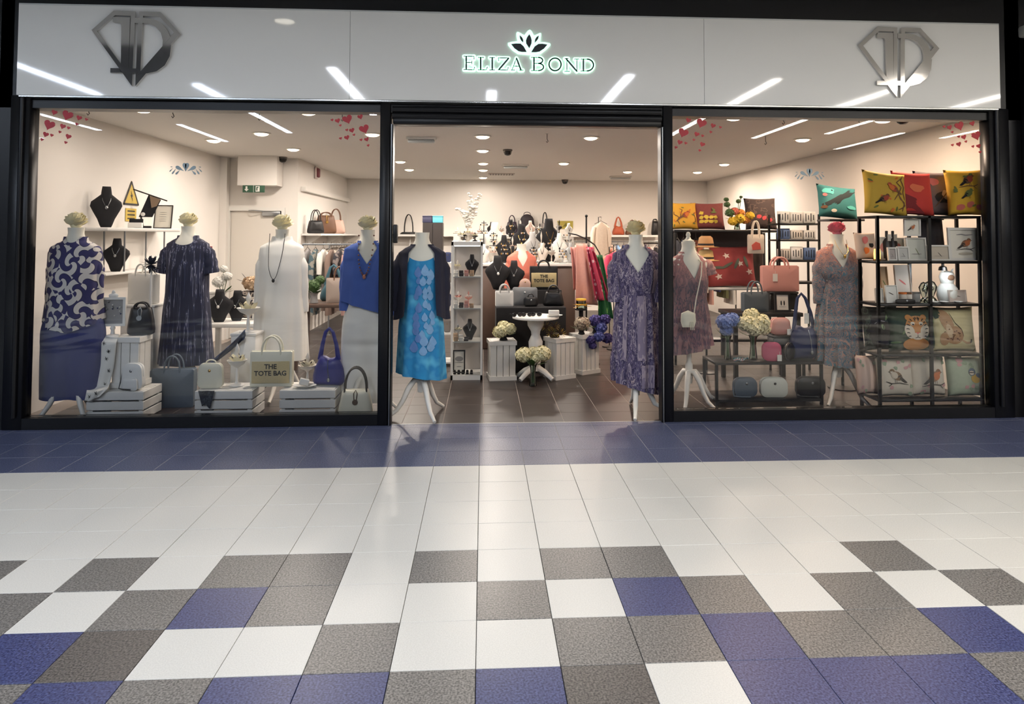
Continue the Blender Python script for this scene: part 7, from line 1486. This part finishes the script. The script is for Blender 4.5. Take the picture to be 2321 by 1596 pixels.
for k in range(4):
    t = thing('gift_tin', '%s gift tin on the lit shelf' % ['amber topped cream', 'brown topped cream', 'silver', 'blush'][k], 'tin', (atx([2046, 2058, 2085, 2160][k], uy+.1, 670), uy+.10+.05*(k > 1), z0)); mb = MB(); mb.lathe([(0, 0), (.03, 0), (.032, .004), (.032, .07), (.03, .074), (0, .075)], 16); mb.build('tin', [IV, IV, SLV, PKB][k], t); mb = MB(); mb.lathe([(.033, .075), (.033, .09), (0, .092)], 16); mb.build('lid', [OR_, LB, STEEL, PKP][k], t)
for k in range(3):
    t = thing('glass_ornament', '%s clear glass ornament under the spotlight' % ['left', 'middle', 'right'][k], 'ornament', (atx(2090+20*k, uy+.14, 660), uy+.12+.06*k, z0)); mb = MB(); mb.lathe([(0, 0), (.04, 0), (.03, .02), (.012, .04), (.03, .09), (.04, .13), (.02, .17), (0, .18)], 16); mb.build('glass', VASEG, t); mb = MB(); mb.ball((0, 0, .11), .018, None, 8, 6); mb.build('crystal', CHROME, t)
t = thing('soft_toy', 'white soft owl shaped toy with brown face on the lit shelf', 'toy', (atx(2150, uy+.17, 640), uy+.19, z0)); mb = MB(); mb.lathe([(0, 0), (.07, 0), (.085, .05), (.08, .12), (.05, .16), (.055, .18), (.065, .22), (.05, .26), (0, .275)], 20); mb.build('body', WHITEC, t); mb = MB(); mb.ball((0, -.05, .215), .035, None, 10, 6, (1, .5, .8)); mb.build('face', ROB, t)
for s_ in (-1, 1): mb = MB(); mb.petal((s_*.035, 0, .25), (s_*.4, 0, 1), .05, .035, None, .1); mb.build('ear', WHITEC, t)
boxbag('black sunglasses case lying at the front of the lit shelf', atx(2052, uy+.03, 685), uy+.03, z0, .16, .035, .05, BLACKL, .45, 0, STEEL, name='glasses_case')
for k, p in enumerate((2118, 2140, 2172)): 
    t = thing('dish', 'small white dish, %s of three at the front of the lit shelf' % ['left', 'middle', 'right'][k], 'dish', (atx(p, uy+.04, 688), uy+.04, z0)); mb = MB(); mb.lathe([(0, 0), (.018, 0), (.035, .014), (.036, .016), (.018, .005), (0, .004)], 16); mb.build('bowl', WHITE, t); mb = MB(); mb.ball((0, 0, .009), .006, None, 6, 4); mb.build('bead', PKB, t)
# fourth shelf: animal cushions
z0 = US[3]+.002; y4 = uy+.10
TO = plain('tiger_orange', (190, 132, 72), .8); TWh = plain('tiger_white', (214, 204, 186), .8); TK = plain('tiger_black', (34, 32, 30), .8); JG = plain('jungle_green', (46, 66, 50), .8, var=.35, scale=12); JL = plain('jungle_leaf', (98, 122, 84), .8)
tig = [(JL, blob((-.8+.33*k, -.6+.5*((k*7) % 3)), .2, .05, 10, 0, 0, k)) for k in range(6)]+[(TO, blob((.0, -.7), .55, .3, 14)), (TO, blob((-.28, .52), .14, .14, 12)), (TO, blob((.36, .52), .14, .14, 12)), (TO, blob((.04, .05), .5, .56, 20)), (TWh, blob((-.28, -.12), .2, .34, 14, 0, 0, .3)), (TWh, blob((.36, -.12), .2, .34, 14, 0, 0, -.3)), (TWh, blob((-.14, .24), .10, .09, 10)), (TWh, blob((.22, .24), .10, .09, 10)),
       (TO, blob((.04, .0), .14, .34, 14)), (TWh, blob((.04, -.34), .26, .17, 14)), (PKP, ('b', [(-.05, -.16), (.13, -.16), (.04, -.26)])), (TK, blob((-.13, .2), .045, .035, 8)), (TK, blob((.21, .2), .045, .035, 8)), (TK, line([(.04, -.26), (.04, -.38), (-.08, -.42)], .03)), (TK, line([(.04, -.38), (.16, -.42)], .03))]
for s_ in (-1, 1):
    for (a, b) in (((.12, .52), (.06, .36)), ((.3, .46), (.2, .36)), ((.45, .2), (.3, .14)), ((.48, 0), (.33, -.02)), ((.46, -.18), (.32, -.2)), ((.4, -.36), (.28, -.34)), ((.06, .56), (.03, .44)), ((.38, .32), (.28, .28))): tig.append((TK, line([(.04+s_*a[0], a[1]), (.04+s_*(a[0]+b[0])/2, (a[1]+b[1])/2+.02), (.04+s_*b[0], b[1])], .045)))
cushion('dark jungle cushion with tiger face print on the fourth shelf', atx(2072, y4, 750), y4+.02, z0, .44, .395, .15, JG, tig, -.13, 0)
pan = [(JL, blob((.2, .6), .3, .07, 10, 0, 0, 1.0)), (JL, blob((.5, .3), .3, .07, 10, 0, 0, .6)), (TWh, blob((.45, .55), .2, .08, 10, 0, 0, 1.3)), (TK, blob((-.3, -.2), .55, .7, 16, .05)), (TK, blob((-.3, .55), .35, .28, 14)), (JL, blob((-.15, .05), .09, .14, 10, 0, 0, .4)), (BLACKC, blob((-.12, .04), .03, .1, 8)), (GREYP, line([(-.6, .2), (-.3, .35), (0, .3)], .05)), (JL, blob((.6, -.6), .3, .08, 10, 0, 0, .5))]
cushion('black panther print cushion at the left of the fourth shelf', atx(2003, y4+.06, 750), y4+.08, z0, .34, .395, .14, printed('night_jungle', [(0, (30, 36, 32)), (.55, (58, 70, 58)), (.62, (26, 30, 28))], 14, 'noise'), pan, -.13, .05)
LEO = plain('leopard_tan', (176, 140, 104), .8); SAND = plain('sand_linen', (206, 196, 152), .8, var=.06)
leo = [(JG, blob((-.8, .75), .18, .3, 10, .15, 3)), (LEO, blob((-.42, .35), .26, .56, 16, .02, 1, .28)), (LEO, blob((-.12, -.28), .40, .42, 18, .02, 2)), (LEO, blob((-.55, -.45), .2, .3, 14)), (plain('leopard_pale', (206, 182, 150), .8), blob((-.34, -.1), .14, .34, 12, 0, 0, .2)), (LEO, line([(.2, -.5), (.42, -.62), (.6, -.62), (.66, -.5)], .10)), (TK, line([(.6, -.62), (.67, -.55), (.66, -.46)], .08)), (TK, line([(-.25, .75), (-.08, .3), (.2, .0), (.29, -.35)], .025))]
rd = random.Random(4)
for k in range(22): u = rd.uniform(-.6, .16); leo.append((LB, blob((u, rd.uniform(-.55, .55-1.0*(u+.6))), .035, .03, 7, .2, k)))
cushion('sand coloured cushion with sitting leopard print at the right of the fourth shelf', atx(2168, y4-.04, 750), y4-.0, z0, .40, .395, .15, SAND, leo, -.12, -.05)
# bottom shelf: bird cushions
z0 = US[4]+.002; PALE = plain('pale_linen', (216, 208, 192), .8, var=.05); BLP = plain('pale_blossom', (206, 160, 160), .8); SAGE = plain('sage_print', (150, 168, 142), .8)
def blossom(seed, n=10):
    rd = random.Random(seed); return [([BLP, SAGE][k % 2], blob((rd.uniform(-.85, .85), rd.choice([rd.uniform(-.9, -.45), rd.uniform(.45, .9)])), .12, .10, 9, .3, k)) for k in range(n)]
cushion('pale cushion with song thrush print, left on the bottom shelf', atx(2030, y4, 855), y4, z0, .33, .345, .13, PALE, blossom(1)+bird(-.1, .05, 1.1, plain('thrush_brown', (138, 112, 84), .8), TWh, INK, INK, -1), -.12, 0)
cushion('pale cushion with robin print, middle on the bottom shelf', atx(2106, y4, 855), y4+.02, z0, .33, .35, .13, PALE, blossom(2)+bird(.2, -.05, 1.2, ROB, ROBR, INK, INK), -.12, 0)
BT = plain('tit_blue', (84, 104, 124), .8); cushion('green and pink cushion with blue tit print, right on the bottom shelf', atx(2186, y4, 855), y4-.02, z0, .34, .345, .13, plain('mint_linen', (176, 190, 166), .8, var=.1), blossom(3, 14)+[(SUNY, blob((.35, -.1), .28, .24, 14)), (BT, blob((.55, .05), .22, .12, 12, 0, 0, -.3)), (BT, blob((.15, .25), .2, .2, 14)), (TWh, blob((.12, .2), .14, .11, 12)), (TK, line([(-.06, .2), (.12, .22), (.3, .2)], .05)), (TK, blob((.08, .22), .03, .03, 8))], -.12, 0)
cushion('narrow pink cushion behind the paisley dress at the left of the bottom shelf', atx(1972, y4+.05, 855), y4+.08, z0, .2, .345, .1, plain('blush_linen', (216, 190, 176)), blossom(4), -.12, 0)
